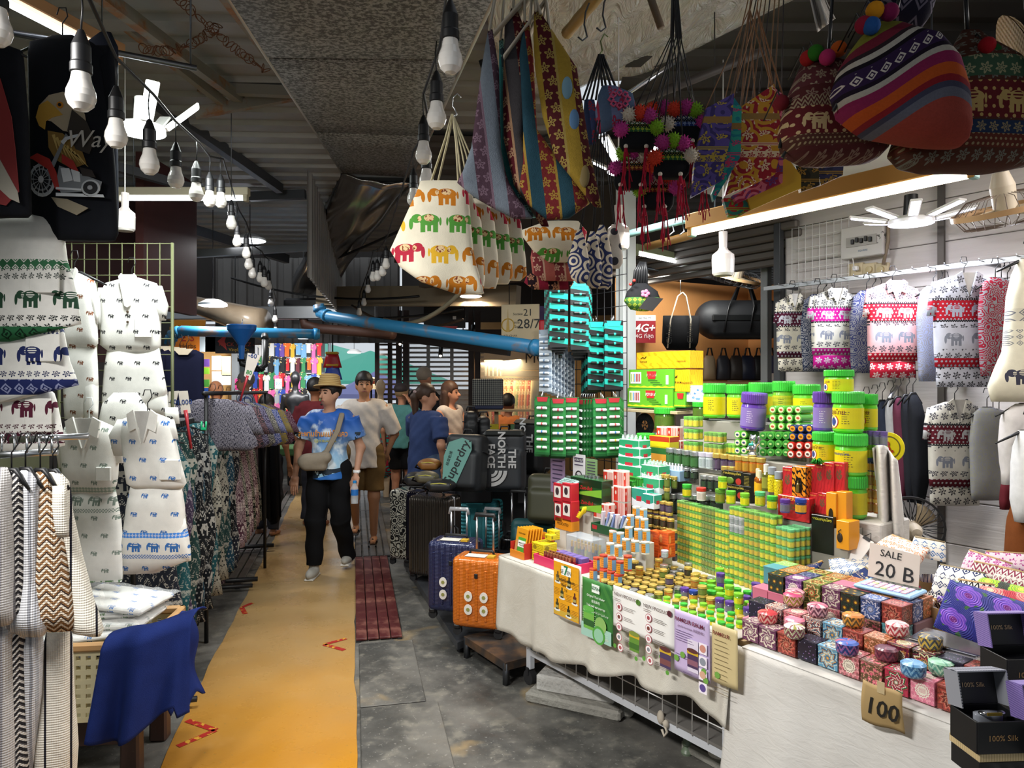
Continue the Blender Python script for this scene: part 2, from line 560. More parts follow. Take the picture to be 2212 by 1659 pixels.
def printed(name,base,bands=(),all_=None,rough=.9,yaxis=False,bump=True,flat=False):
 """woven cloth: all_ = (kind, size, ink); bands = (z0, z1, ground, kind, size, ink) in the thing's own metres"""
 def f():
  x,y,z=OBJ()
  if yaxis:x=x+y
  if flat:z=y
  v=OBJV()
  col=base
  if all_:
   for kind,s,ink in(all_ if isinstance(all_[0],tuple)else(all_,)):
    if kind=='ele':
     m,d=eles(x,z,s,.42,.5,.9)
     col=mix(m,col,mix(d*.6,ink,base))
    else:col=mix(pat(kind,x,z,s),col,ink)
  for z0,z1,ground,kind,s,ink in bands:
   g=ground
   if kind=='ele':
    h=z1-z0
    a=(fr(x*(1/(h*1.25)))-.5)*2
    b=(z-(z0+z1)/2)*(2/h)
    m,d=elephant(a*1.12,b*.95)
    g=mix(m,g,mix(d,ink,mix(fr(z*130)>.5,ground,ink)))
    if s:g=mix(dots(x,z,s,.42)*(1.0-m),g,ink)
   elif kind!='plain':g=mix(pat(kind,x,z,s),g,ink)
   col=mix((z>z0)*(z<z1),col,g)
  col=mulc(col,mix(noi(v,25,3),(.84,.84,.84),(1.1,1.1,1.1)))
  return dict(col=col,bump=noi(v,420,2)if bump else None)
 return mat(name,f,rough,bs=.25,bd=.002,spec=.2)
def mandala(name,cols,n=8,style=0,rough=.42):
 """box and lid print centred on the face (uv), rings of petals"""
 def f():
  u,v=UV()
  a,b=(u-.5)*2,(v-.5)*2
  r=sq(a*a+b*b);t=at2(b,a)
  K=[c(k)for k in cols]
  if style==0:
   q=r*(1.0+.16*sn(t*n))+.05*sn(t*n*2)
   k=ramp(q*.72,[(0,K[1]),(.09,K[2]),(.16,K[0]),(.24,K[1]),(.3,K[3]),(.4,K[0]),(.47,K[1]),(.52,K[2]),(.62,K[0]),(.7,K[3]),(.76,K[0])])
   return mix((vor(vec(u,v),16)<.16)*(r>.55),k,K[2])
  if style==1:
   g=mix(flor(u,v,.3,5),K[0],K[1])
   g=mix(flor(u+.13,v+.07,.21,6),g,K[2])
   q=r+.04*sn(t*14)
   g=mix(q<.62,g,K[3]);return mix((q<.5)*(q>.44),mix((ab(b)<.2)*(ab(a)<.3)*(fr(v*22)<.4),g,K[2]),K[2])
  if style==2:
   w=vec(u,v)
   d=vor(w,4.5);k=vor(w,4.5,out='Color')
   e=noi(w,9,2)
   g=mix(e>.55,K[0],K[3])
   g=mix(d<(.36+.1*sn(e*60)),g,K[1])
   return mix(d<.14,g,K[2])
  if style==3:
   w=vec(u,v);d=vor(w,7)
   return mix(d<.16,mix((d<.22)*1.0,K[0],K[1]),mix(fr(u*9)>.5,K[2],K[3]))
  if style==4:
   a,b,i,j=tile(u,v,.42,.42)
   r=sq(a*a+b*b);t=at2(b,a)
   q=r+.07*sn(t*12)
   g=mix(noi(vec(u,v),14,1)>.6,K[0],K[3])
   return mix(q<.62,g,mix(r<.3,K[1],K[2]))
  if style==5:
   w=vec(u+v*.4,v)
   q=fr(vor(w,3.6)*3+noi(w,5,1))
   return mix(q<.3,mix(q>.72,K[0],K[2]),K[1])
 return mat(name,f,rough,coat=.15)
 # common materials
BLACK=lambda:M('141416',.45)
STEEL=lambda:M('b9bcc0',.28,1.0)
DSTEEL=lambda:M('5a5c60',.4,.9)
WHITE=lambda:M('ecebe8',.5)
RUBBER=lambda:M('1c1c1e',.7)
KRAFT=lambda:M('b5966a',.8)
def glow(name,h,e):return mat('glow_'+name,c(h),.4,emit=c(h),es=e)
def concrete():
 x,y,z=OBJ();v=OBJV()
 n1=noi(v,1.3,5,.62);n2=noi(v,9,4,.6);n3=noi(v,60,2)
 k=mix(sst(n1,.38,.62),c('403f3c'),c('6a6761'))
 k=mix(sst(n2,.5,.72)*.7,k,c('7c776c'))
 k=mix(sst(noi(v,2.1,3,.5,.6),.62,.72)*.6,k,c('96805a'))
 k=mix((n3>.67)*.3,k,c('a5a29a'))
 return dict(col=k,rough=sst(n2,.3,.7,.42,.8),bump=n2+n3*.4)
def yellowpaint():
 v=OBJV()
 n=noi(v,2.2,5,.65);n2=noi(v,40,3,.6);n3=noi(v,.8,3)
 k=mix(sst(n3,.35,.7),c('bb8118'),c('a87018'))
 k=mix(sst(n,.55,.75)*.6,k,c('b98a45'))
 k=mix((n2>.68)*.6,k,c('8a6a35'))
 x,y,z=OBJ()
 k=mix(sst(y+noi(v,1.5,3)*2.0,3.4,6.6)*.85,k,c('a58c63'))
 return dict(col=k,rough=sst(n,.3,.75,.2,.45),bump=n2*.5+n)
def boards(h1,h2,s=3.0,ax=2):
 def f():
  x,y,z=OBJ()
  v=vec(x*.6,y*.6,z*9.0)
  g=noi(v,s,4,.6,1.0)
  return dict(col=mix(g,c(h1),c(h2)),bump=g)
 return f
def rusty(h,amt=.5):
 def f():
  v=OBJV()
  n=noi(v,6,5,.65)
  return mix(sst(n,amt-.06,amt+.1),c(h),mix(noi(v,30,2),c('6d4426'),c('a5703d')))
 return f
 # the setting
LO=PZ(770,1659,0)
DL,NR=V((-.218,.976,0)),V((.976,.218,0))
LROT=math.atan2(DL.y,DL.x)
def L(s,t,z=0):return LO+DL*s+NR*t+V((0,0,z))
# lamps of the place that shine into the picture, with added fills further down
area('tube_glow_booth',B(1.0,.14,2.36),B(1.0,.3,0),1.1,.05,24,(1,.93,.84))
area('tube_glow_left',(-1.5,2.9,2.95),(-1.9,3.4,1),1.0,.05,28,(.93,1,.95))
area('tube_glow_middle',P(400,432,4.4),P(400,1100,4.6),.9,.05,22)
area('panel_lamp_glow',P(305,300,3.2),P(330,1100,4.0),.25,.25,24,(.95,1,1))
area('panel_lamp_glow_booth',PW(1970,505,1.75),PW(1900,1200,1.2),.3,.3,30,(.86,.9,1))
area('disc_lamp_glow',P(540,530,7),P(560,1200,7.3),.28,.28,34)
area('disc_lamp_glow_far',P(460,668,7),P(470,1200,7),.25,.25,14)
area('stall_tube_glow',P(1450,585,6.0),P(1500,800,6.6),1.0,.05,22,(1,1,.95))
area('warm_lamp_glow',P(1020,650,7.5),P(1000,1200,7.5),.2,.2,26,(1,.8,.55))
area('shop_lamp_glow',P(640,760,10.2),P(640,900,11.2),2.2,.1,70)
area('store_lamp_glow',P(1080,780,10.5),P(1100,1000,11),.6,.2,18,(1,.72,.38))
# unseen fill light added beside the aisle, out of frame; no lamp there
area('added_aisle_fill',(-1.5,1.0,2.6),(.3,2.6,0),.9,.2,36,(1,.98,.95),100)
area('panel_lamp_glow_pouches',P(1352,395,3.75),P(1352,900,3.75),.3,.3,26,(.95,.98,1))
area('added_stall_fill',B(2.9,1.3,2.8),B(1.6,.5,.8),1.0,.3,30,(1,.95,.9))  # added fill behind the hanging bags, backlights them; no lamp stands here
area('added_table_fill',B(.2,.45,2.75),B(.6,.5,.8),.3,.2,18,(1,.97,.93))  # added fill that brightens the balm table, without a lamp of its own
# floor
g=G();g.sheet(lambda u,v:(-9+19*u,-6+46*v,0),19,46)
struct(g.build('floor',mat('concrete',concrete,bs=.35,bd=.006)))
g=G()
NSEG=60
ed=lambda s,sg:(.004*sin(s*7+sg)+.006*sin(s*2.3+sg*2)+.004*sin(s*19))
rows=[]
for i in range(NSEG+1):
 s=-1.5+12.0*i/NSEG
 a,b=L(s,-.84+ed(s,1),.004),L(s,0+ed(s,4),.004)
 rows.append([a,a.lerp(b,.5),b])
g.loft(rows,closed=False,cap=False,sm=False)
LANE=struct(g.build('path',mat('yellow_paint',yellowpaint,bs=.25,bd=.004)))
redp=mat('red_paint',lambda:mix(noi(OBJV(),26,3,.7)>.58,c('a02018'),c('c8942c')),.5)
for arms in(((404,1556),(466,1577),(384,1612)),((748,1379),(700,1392),(744,1404)),((546,1302),(522,1312),(530,1326))):
 q=[PZ(x,y,.006)for x,y in arms]
 for e in(q[0],q[2]):
  d=(e-q[1]).normalized();n_=V((-d.y,d.x,0))*.017;g=G()
  g.add([q[1]-n_,e-n_,e+n_,q[1]+n_],[(0,1,2,3)],sm=False);g.build('painted_arrow',redp,LANE)
def grate(label,s0,s1,t0,t1,n,m,w=.8,mat_gap=None,segs=1):
 th=thing('floor_grate',label,'floor grate',L(s0,t0),LROT)
 le=(s1-s0)/segs
 W_=(t1-t0)/n
 g=G()
 for i in(0,1):g.box(le*segs/2,-(t0*0+(t1-t0)*(.06+.88*i)),.001,le*segs,.03,.008)
 g.build('bearer',M('17171a',.7),th)
 g=G();g.box(le/2,0,.009,le-.012,W_*w,.014,.003)
 first=None
 for k in range(segs):
  for i in range(n):
   lo=(k*le,-(i+.5)*W_,0)
   if first is None:first=g.build('slat',m,th,lo)
   else:dup(first,lo,parent=th)
dgrey=mat('slat_grey',lambda:dict(col=mix(noi(OBJV(),14,4),c('3b3a39'),c('6b6763')),rough=.45),.45)
dred=mat('slat_red',lambda:mix(sst(noi(OBJV(),11,4,.6),.45,.7),c('4d1718'),c('7a4a40')),.5)
grate('dark red wooden duckboard beside the yellow lane',1.5,3.66,.0,.3,4,dred,.93)
grate('grey slatted drain cover past the red duckboard',3.68,8.4,.0,.34,5,dgrey,.78,segs=4)
grate('grey slatted drain cover along the racks of printed trousers',2.9,8.0,-1.36,-.9,6,dgrey,.78,segs=4)
# concrete slabs set in the floor
g=G()
for(a,b,d,e)in((-.2,.55,.02,.42),(.57,1.46,.02,.36),(-1.3,-.24,.03,.5)):
 g=G();g.box(0,0,0,b-a,e-d,.007,.004)
 o=g.build('floor_slab',mat('slab_grey',concrete,bs=.35,bd=.006),None,L((a+b)/2,(d+e)/2),LROT)
 struct(o)
 # corrugated roof, ribs across the aisle
def corr(name,o,du,dv,n,m,depth=.03,parent=None):
 """n ribs stepped along dv, running along du"""
 o,du,dv=V(o),V(du),V(dv)
 nn=du.cross(dv).normalized()*depth
 g=G();rows=[]
 st=[(0,0),(.42,0),(.5,1),(.84,1),(.92,0)]
 for i in range(n):
  for f,h in st:
   p=o+dv*((i+f)/n)+nn*h
   rows.append([p,p+du])
 g.loft(rows,closed=False,cap=False,sm=False)
 return struct(g.build(name,m,parent))
zinc=mat('zinc',lambda:dict(col=mix(noi(OBJV(),3,4,.6),c('7d7b78'),c('a5a29d')),bump=noi(OBJV(),14,2)),.5,.15)
corr('ceiling',(-4.6,-6,3.72),(4.9,.25,0),(0,15.2,-.35),66,zinc)
corr('ceiling_right',(-.6,5.0,3.42),(9.5,1.2,.2),(-.6,8,-.1),30,M('4a4642',.6))
corr('ceiling_near',(.3,-6,3.5),(6,0,0),(.4,11.4,0),40,M('3a3633',.6))
corr('trim_1',(-1.62,5.6,3.36),(0,0,-.85),(-.75,4.4,0),22,M('8d8a86',.5,.3),.025)
corr('trim_2',(-1.6,9.9,3.4),(0,0,-1.2),(-2.6,.1,0),12,M('6c6966',.55,.3),.03)
# roof steel
rst=mat('purlin',rusty('857f74',.52),.6,.2)
dst=M('4c4d50',.5,.4)
def beam(name,a,b,w,h,m):
 a,b=V(a),V(b);d=(b-a).normalized();up=V((0,0,1));s=d.cross(up).normalized()*w/2;u=s.cross(d).normalized()*h/2
 g=G();g.loft([[a-s-u,a+s-u,a+s+u,a-s+u],[b-s-u,b+s-u,b+s+u,b-s+u]],sm=False)
 return struct(g.build(name,m))
beam('beam_1',P(470,-40,2.9),P(700,272,4.6),.05,.07,rst)
beam('beam_2',P(180,-40,2.9),P(520,215,4.4),.05,.06,rst)
beam('beam_3',P(240,30,3.6),P(486,225,4.35),.04,.05,rst)
beam('beam_4',P(430,190,4.3),P(660,200,4.3),.05,.06,rst)
beam('beam_5',P(420,245,4.3),P(640,205,4.5),.05,.06,rst)
beam('beam_6',P(480,195,4.35),P(480,235,4.35),.05,.05,rst)
beam('beam_7',P(330,215,4.6),P(605,408,6.2),.06,.08,dst)
beam('beam_8',P(250,360,4.8),P(500,430,5.6),.05,.06,dst)
beam('beam_9',P(540,425,6.4),P(660,420,6.4),.06,.08,dst)
beam('beam_10',P(400,550,6.9),P(672,534,6.9),.06,.07,M('77797c',.5,.4))
beam('beam_11',P(300,460,6.5),P(620,560,8.5),.07,.1,dst)
# speckled board awning over the aisle: three boards and battens
def aw(u,v):
 a=P(420,-120,1.95).lerp(P(738,371,6.0),v);b=P(1118,-120,1.95).lerp(P(888,381,6.0),v)
 return a.lerp(b,u)
th=struct(link('ceiling_board_awning',None))
spk=mat('speckled_board',lambda:dict(col=mix(sst(noi(OBJV(),55,3,.7),.42,.6),c('4c4b4a'),c('939190')),bump=noi(OBJV(),120,2)),.8)
for a,b in((0,.235),(.24,.595),(.6,1.0)):
 sh(th,'board',spk,lambda u,v:aw(u,a+(b-a)*v)+V((0,0,.01)),4,4,th=.02)
for v_ in(.237,.597,.995):
 sh(th,'batten',M('5e5a54',.7),lambda u,v:aw(u,v_-.012+.024*v),2,1,th=-.008)
for u_ in(0,1):
 tb(th,'edge_strip',M('a9a7a3',.4,.5),[aw(u_,0),aw(u_,1)],.012,6)
 # foil-lined gutter running on from the awning
FG=[(P(738,378,6.05),P(890,392,6.05)),(P(668,560,8.3),P(760,560,8.3)),(P(630,632,9.6),P(716,626,9.6))]
def gut(u,v):
 a,b=(FG[0],FG[1])if v<.6 else(FG[1],FG[2])
 t=v/.6 if v<.6 else(v-.6)/.4
 p=a[0].lerp(b[0],t).lerp(a[1].lerp(b[1],t),u)
 return p+V((0,0,-.05*sin(pi*u)+.012*sin(v*23+u*5)+.008*sin(u*17+v*9)))
g=G();g.sheet(gut,14,40,th=-.02)
GUT=struct(g.build('trim_3',M('b5aea8',.2,.95)))
for u_ in(0,1):
 sh(GUT,'gutter_side',M('77787c',.25,.9),lambda u,v:gut(u_,v)+V((0,0,.16*u)),1,30,th=.01)
g=G();g.box(0,0,0,.5,.3,.16,.03);struct(g.build('trim_4',M('1d1d20',.4),None,P(660,672,9.4),0))
g=G();g.box(0,0,0,2.6,.12,.16,.01);struct(g.build('trim_5',M('96989a',.35,.8),None,P(585,690,8.6),-.06))
# walls round about
dk=mat('dark_wall',lambda:mix(noi(OBJV(),2,4),c('1d1a19'),c('35302d')),.8)
def wall(name,a,b,z0,z1,m,th=.06):
 a,b=V(a),V(b);d=(b-a);n=V((0,0,1)).cross(d).normalized()*th
 g=G();g.loft([[V((p.x,p.y,z))for p in(a,b,b+n,a+n)]for z in(z0,z1)],sm=False)
 return struct(g.build(name,m))
wall('wall_left',L(-4.5,-2.55),L(3.6,-2.55),0,3.75,mat('wall_green',lambda:mix(noi(OBJV(),3,3),c('565a3e'),c('76795a')),.8))
wall('wall_left_far',L(3.2,-3.6),L(4.1,-1.9),1.85,3.6,M('3a1816',.7))
wall('wall_left_side',L(-4.6,-2.6),L(-4.6,-5.6),0,3.75,dk)
o=wall('wall_maroon',P(310,640,5.3),P(425,640,6.2),2.25,3.4,M('3f1a18',.7))
wall('wall_back',(-7.0,10.3,0),(-1.7,10.7,0),2.55,3.72,dk)
wall('wall_back_right',(-1.8,11.6,0),(3.5,11.2,0),2.62,3.6,dk)
wall('wall_far_left',(-6.4,6,0),(-5.6,12.2,0),0,3.6,dk)
# dark void above the right stalls
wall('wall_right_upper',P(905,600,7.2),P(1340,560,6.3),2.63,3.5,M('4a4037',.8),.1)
# booth wall of white grained boards
wb=mat('white_boards',boards('b9b2ae','d8d3d0',2.6),.6,bs=.5,bd=.006)
def wallB(name,u0,u1,w,z0,z1,m,th=.06):
 return wall(name,B(u0,w),B(u1,w),z0,z1,m,th)
WR=struct(link('wall_right',None,None,B(0,2.2),BROT))
for k in range(14):
 g=G();g.box(2.18,.03,0,3.96,.05,.243,.004)
 g.build('board',wb,WR,(0,0,.02+k*.247))
for u_ in(1.22,2.5):
 bx(WR,'slotted_strip',M('55504c',.5,.5),u_,-.012,0,.035,.02,3.4)
g=G();g.sheet(lambda u,v:B(.2+2.9*u,1.35+.9*v,2.86),1,1,th=-.04);struct(g.build('ceiling_booth',M('dcd8d6',.7)))
wallB('wall_booth_end',3.9,4.0,.2,0,3.3,M('cfcac6',.7),2.0)
# bag stall behind, left of the wall
orw=mat('orange_wall',lambda:dict(col=mix(noi(OBJV(),4,3),c('c98a50'),c('d89a5c')),bump=noi(OBJV(),60,2)),.8)
wallB('wall_orange',-2.2,.35,3.9,0,2.62,orw)
wall('wall_orange_side',B(-1.55,2.3),B(-1.35,3.95),1.2,2.62,orw)
wall('wall_stall_side',B(.14,2.25),B(.3,3.95),0,3.0,M('3c3a3b',.7))
wallB('wall_stall_white',-1.3,.3,3.5,.9,1.75,M('b9b3ad',.7))
# post and pillar
g=G();g.box(0,0,0,.085,.12,3.3,.006)
PIL=struct(g.build('pillar',M('d9ddda',.5),None,PW(1352,900,1.3)*1.0,BROT));PIL.location.z=0
g=G();g.box(0,0,0,.05,.05,3.3,.004);o=struct(g.build('pillar_dark',M('46484b',.5,.4),None,PW(1682,800,2.15),BROT));o.location.z=0
g=G();g.box(0,0,0,.06,.06,2.8,.004);o=struct(g.build('pillar_grey',M('8d8f8f',.5,.4),None,PW(1655,800,2.5),BROT));o.location.z=0
for k in range(6):
 g=G();g.box(0,0,0,1.9,.05,.055,.01)
 struct(g.build('trim_6',M('6d6660',.5,.3),None,B(-.62,2.36-k*.05,2.52+.05*k),BROT))
g=G();g.box(0,0,0,1.9,.1,.18,.01);struct(g.build('beam_12',M('5d5148',.7),None,B(-.6,2.25,2.82),BROT))
# daylight end of the aisle: tarpaulins and parasols outside
for i,(px,py,Y,w,hh,col)in enumerate(((800,815,24,5.5,1.2,'5fc9ae'),(690,790,32,9,1.6,'79d6bd'),(655,852,19,3.0,.8,'b98aa6'),(812,856,17,2.2,.6,'8f92c9'))):
 th=thing('market_parasol',f"{('teal','pale green','mauve','lilac','green')[i]} market parasol out in the daylight beyond the aisle",'parasol',P(px,py,Y)*1.0)
 th.location.z=0
 top=P(px,py,Y).z
 g=G();n=8
 prof=[(w/2,top+.15-hh*.3),(w/2*.98,top+.25-hh*.3),(w*.25,top+.25+hh*.15),(.02,top+.3+hh*.5)]
 g.lathe(prof,8,sm=False);g.build('canopy',mat('tarp_'+col,c(col),.7,emit=None),th)
 tb(th,'pole',DSTEEL(),[(0,0,0),(0,0,top+hh*.4)],.03,6)
 # sewn things
def ringpts(cx_,hw,hd,z,n=26,sqr=.75,fold=0.0,fq=30.0,ph=0.0,yc=0.0):
 out=[]
 for k in range(n):
  t=2*pi*k/n
  x=hw*math.copysign(abs(cos(t))**sqr,cos(t))
  y=hd*math.copysign(abs(sin(t))**sqr,sin(t))
  out.append(V((cx_+x,yc+y+fold*sin((cx_+x)*fq+ph),z)))
 return out
def slab(g,rows,Y,th,o,n=26,fold=0.0,fq=34.0,sqr=.7,mi=0,ph=0.0,grow=True,taper=True):
 """closed soft body from rows (py, x-, x+ [, depth shift]); th thick, o = the thing's own origin"""
 R_=[]
 fine=[]
 for a,b in zip(rows,rows[1:]):
  m=max(1,int(abs(b[0]-a[0])/16))
  for i in range(m):
   t=i/m
   fine.append([a[j]+(b[j]-a[j])*t for j in range(3)]+[(a[3]if len(a)>3 else 0)*(1-t)+(b[3]if len(b)>3 else 0)*t])
 fine.append(list(rows[-1][:3])+[rows[-1][3]if len(rows[-1])>3 else 0])
 N=len(fine)
 for i,(y,xl,xr,dy)in enumerate(fine):
  q=P((xl+xr)/2,y,Y+dy)-o
  hw=(xr-xl)/2/FPX*(Y+dy)
  e=min(1.0,.35+i*.35,.5+(N-1-i)*.3)if taper else 1
  hd=min(th/2,hw*.95)*e
  R_.append(ringpts(q.x,hw,hd,q.z,n,sqr,fold*(i/N if grow else 1),fq,ph+i*.04,q.y))
 g.loft(list(reversed(R_)),mi)
 return g
def hanger(par,o,w,m,hook=.09,drop=.06,slant=0.0):
 g=G()
 g.tube([V((-.02,0,hook*.75))+o,V((-.012,0,hook))+o,V((.012,0,hook))+o,V((.018,0,hook*.7))+o,V((0,0,hook*.45))+o,V((0,0,.0))+o],.0022,6)
 g.tube([V((-w/2,0,-drop))+o,V((-w*.1,0,-.004))+o,V((w*.1,0,-.004))+o,V((w/2,0,-drop))+o],[.004,.009,.009,.004],8)
 return g.build('hanger',m,par)
def hung(name,label,cat,m,Y,rows,th=.05,sleeves=(),shorts=None,collar=None,group=None,hang=True,fold=.006,inside=None,pocket=None,buttons=0,string=False,hw=.3,msh=None,hm=None,fq=34.0):
 """a garment on a hanger; rows, sleeves and shorts are outlines taken at its own distance Y"""
 cx_=(rows[0][1]+rows[0][2])/2
 o=P(cx_,rows[0][0],Y)
 t=thing(name,label,cat,o,0,group)
 ph=RN.random()*6
 g=slab(G(),rows,Y,th,o,fold=fold,ph=ph,fq=fq)
 g.build('body',m,t)
 for s in sleeves:
  slab(G(),s,Y,th*.8,o,fold=fold*.5,ph=ph).build('sleeve',m,t)
 if shorts:
  for s in shorts if isinstance(shorts[0],list)else[shorts]:
   slab(G(),s,Y+.004,th*.9,o,fold=fold*1.3,ph=ph+1).build('shorts',msh or m,t)
 k=Y/FPX
 if collar:
  hwp,dp,kind=collar
  g=G();y0=-th/2-.004
  a,d=hwp*k,dp*k
  g.prism([(-a*.8,0.012),(a*.8,0.012),(a*.12,-d),(-a*.12,-d)],y0+.004,y0+.012)
  g.build('neck_opening',inside or CL('b9b6b2'),t)
  for sg in(-1,1):
   g=G()
   if kind=='lapel':ol=[(sg*a*.7,.018),(sg*a*1.25,-.002),(sg*a*1.05,-d*.62),(sg*a*.5,-d*.5),(sg*a*.08,-d)]
   else:ol=[(sg*a*.75,.016),(sg*a*1.05,.0),(sg*a*.35,-d),(0,-d*1.06),(sg*a*.02,-d*.88)]
   g.prism(ol,y0-.006,y0+.004)
   g.build('collar',m,t)
 if pocket:
  x,y,w,h=pocket
  p=P(x,y,Y)-o
  bx(t,'pocket',msh or m,p.x,-th/2-.004,p.z-h*k,w*k,.01,h*k,.003)
 if buttons:
  for i in range(buttons):
   g=G();g.lathe([(.006,0),(.006,.004),(.0,.005)],8,T=Matrix.Translation((0,-th/2-.003,-.03-(collar[1]*k if collar else .05)-i*.05))@Matrix.Rotation(pi/2,4,'X'))
   g.build('button',M('4a3a2c',.4),t)
 if string:
  for sg in(-1,1):
   q=P(cx_+sg*4,string[0],Y)-o;q2=P(cx_+sg*7,string[1],Y)-o
   g=G();g.tube([q+V((0,-th/2-.006,0)),(q+q2)/2+V((sg*.006,-th/2-.012,0)),q2+V((0,-th/2-.008,0))],.003,6)
   g.build('drawstring',WHITE(),t)
 if hang:hanger(t,V((0,0,.0)),hw,hm or BLACK(),.1)
 return t
EW=c('e6e4de')
def wset(ink,key,h1,h2):
 return printed('elephant_cotton_'+key,EW,[(h1,h1+.018,EW,'zig',.012,c(ink)),(h1+.02,h1+.085,EW,'ele',0,c(ink)),(h1+.088,h1+.11,c(ink,1.6),'dia',.014,EW)]if h2 else[],('ele',.085,c(ink)))
GREEN_P=printed('border_shorts_green',EW,[(-.47,-.40,c('2f6b45'),'dia',.05,c('14301f')),(-.40,-.36,EW,'flor',.035,c('2c3030')),(-.35,-.25,EW,'ele',.0,c('2c4a38')),(-.235,-.2,EW,'flor',.03,c('47504c')),(-.2,-.165,c('3a6d4c'),'dia',.03,EW)])
NAVY_P=printed('border_shorts_navy',EW,[(-.27,-.215,c('232c5e'),'dia',.045,c('8d93b8')),(-.215,-.185,EW,'flor',.03,c('333a5c')),(-.18,-.07,EW,'ele',.0,c('27305f')),(-.055,-.02,EW,'zig',.03,c('4c5272'))])
MAR_P=printed('border_shorts_maroon',EW,[(-.2,-.16,c('4c2030'),'dia',.035,c('d8cfd0')),(-.16,-.13,EW,'flor',.03,c('55303c')),(-.12,-.02,EW,'ele',.0,c('572335')),(-.01,.03,c('5a2636'),'dia',.03,EW)])
hung('elephant_shorts','white cotton shorts with green elephants and a green diamond border, topmost of three','shorts',GREEN_P,2.5,[(462,-40,118),(472,-60,132),(560,-80,142),(640,-100,165),(700,-110,176),(738,-110,20)],.07,hang=False,fold=.012,pocket=(112,566,62,70))
hung('elephant_shorts','white shorts with navy elephants and a navy diamond border under the green pair','shorts',NAVY_P,2.54,[(690,-40,122),(702,-60,134),(780,-80,148),(832,-90,166),(868,-90,24)],.07,hang=False,fold=.012,pocket=(108,712,72,70))
hung('elephant_shorts','white shorts with maroon elephants, lowest of three above the chrome rail','shorts',MAR_P,2.58,[(838,-40,104),(850,-60,116),(920,-70,132),(962,-80,142),(985,-80,60)],.07,hang=False,fold=.012,pocket=(98,860,56,72))
br=wset('7a4a30','brown',0,0)
hung('elephant_set','white shirt and shorts set with brown elephants and a tree, behind the green shorts','clothes',br,3.3,[(588,150,172),(604,128,200),(660,132,206),(742,132,212),(750,150,205)],.06,[[(606,186,206),(660,196,213),(700,200,212)]],[[(744,140,208),(830,138,212),(905,140,178)],[(800,180,210),(905,184,212)]],(16,34,'band'),msh=br)
blk=wset('2b2b2e','black',0,0)
hung('elephant_set','white henley shirt and shorts set with small black elephants on a black hanger','clothes',blk,3.5,[(600,270,300),(612,228,338),(640,216,350),(700,220,346),(745,218,346),(760,236,340)],.07,[[(622,212,240),(660,212,232),(712,214,232)],[(618,326,350),(660,336,362),(692,342,358)]],[[(750,232,344),(800,226,352),(850,222,362),(905,222,284)],[(840,300,360),(880,304,364),(906,308,366)]],(18,62,'band'),pocket=(318,690,36,40),buttons=2,hw=.2)
gr=wset('7d8a80','grey',-.40,True)
hung('elephant_set','white collared shirt and shorts set with pale grey-green elephants on a clear hanger','clothes',gr,3.1,[(908,170,215),(922,142,246),(960,130,256),(1040,140,252),(1064,148,246)],.08,[[(930,122,152),(980,124,146),(1010,128,146)],[(930,236,262),(980,244,268),(1000,246,266)]],[[(1058,150,250),(1120,150,258),(1180,154,264),(1252,160,262)]],(30,58,'lapel'),pocket=(236,1006,32,30),hw=.18,hm=M('d8dcdc',.2))
blu=wset('3d70b4','blue',-.61,True)
hung('elephant_set','white collared shirt and shorts set with bright blue elephants and a blue border','clothes',blu,3.0,[(893,300,338),(904,268,366),(940,262,376),(1000,270,390),(1044,276,402),(1054,290,396)],.08,[[(906,254,282),(940,238,270),(984,246,276)],[(906,358,376),(950,368,386)]],[[(1048,282,392),(1100,274,398),(1170,266,402),(1210,268,410),(1238,268,336)],[(1120,340,400),(1180,344,408),(1212,346,411)]],(26,62,'lapel'),pocket=(378,990,46,44),hw=.2)
hung('elephant_set','folded-over white shirt with dark elephants hanging behind the blue set','clothes',blk,3.25,[(848,246,296),(872,222,312),(905,216,330),(960,226,330)],.06,[[(880,356,384),(915,360,388)]],hang=False)
gb=wset('6b8a62','olive',-.33,True)
hung('elephant_set','white shorts with an olive elephant border hanging below the grey-green set','clothes',gb,3.22,[(1120,170,262),(1200,176,264),(1256,182,264)],.06,hang=False)
# black T-shirts above
tee=CL('17191f')
t=hung('black_t_shirt','black T-shirt printed with an eagle head above a red motorcycle','T-shirt',tee,2.5,[(78,120,150),(92,66,200),(120,62,236),(260,66,240),(400,68,250),(505,70,256),(520,80,250)],.06,[[(100,205,240),(160,222,252),(260,232,250)]],hw=.32)
TO=t.location
def decal(par,rows,col,Y,o,name='print',y=-.036,rough=.7):
 """flat printed shapes: list of (outline in px) at the garment's distance"""
 for ol in rows:pr(par,name,M(col,rough),[((P(x,yy,Y)-o).x,(P(x,yy,Y)-o).z)for x,yy in ol],y-.002,y)
def disc(cx_,cy_,r,n=16,ry=None):return[(cx_+r*cos(2*pi*k/n),cy_+(ry or r)*sin(2*pi*k/n))for k in range(n)]
decal(t,[[(95,262),(100,235),(120,214),(150,207),(178,220),(196,255),(202,300),(150,290),(125,270)]],'b8a88c',2.5,TO,y=-.034)
decal(t,[[(170,245),(200,270),(218,310),(206,340),(178,330),(160,290)]],'3c352f',2.5,TO,y=-.0365)
decal(t,[[(93,262),(100,236),(118,226),(134,240),(150,256),(128,262),(114,270),(112,288),(100,280)]],'c99b3c',2.5,TO,y=-.0365)
decal(t,[disc(145,236,7)],'d58a24',2.5,TO,y=-.039)
decal(t,[disc(145,236,3.4)],'120c08',2.5,TO,y=-.041)
decal(t,[[(118,290),(150,296),(190,330),(200,360),(170,372),(135,352),(120,326)]],'8a6a30',2.5,TO,y=-.0362)
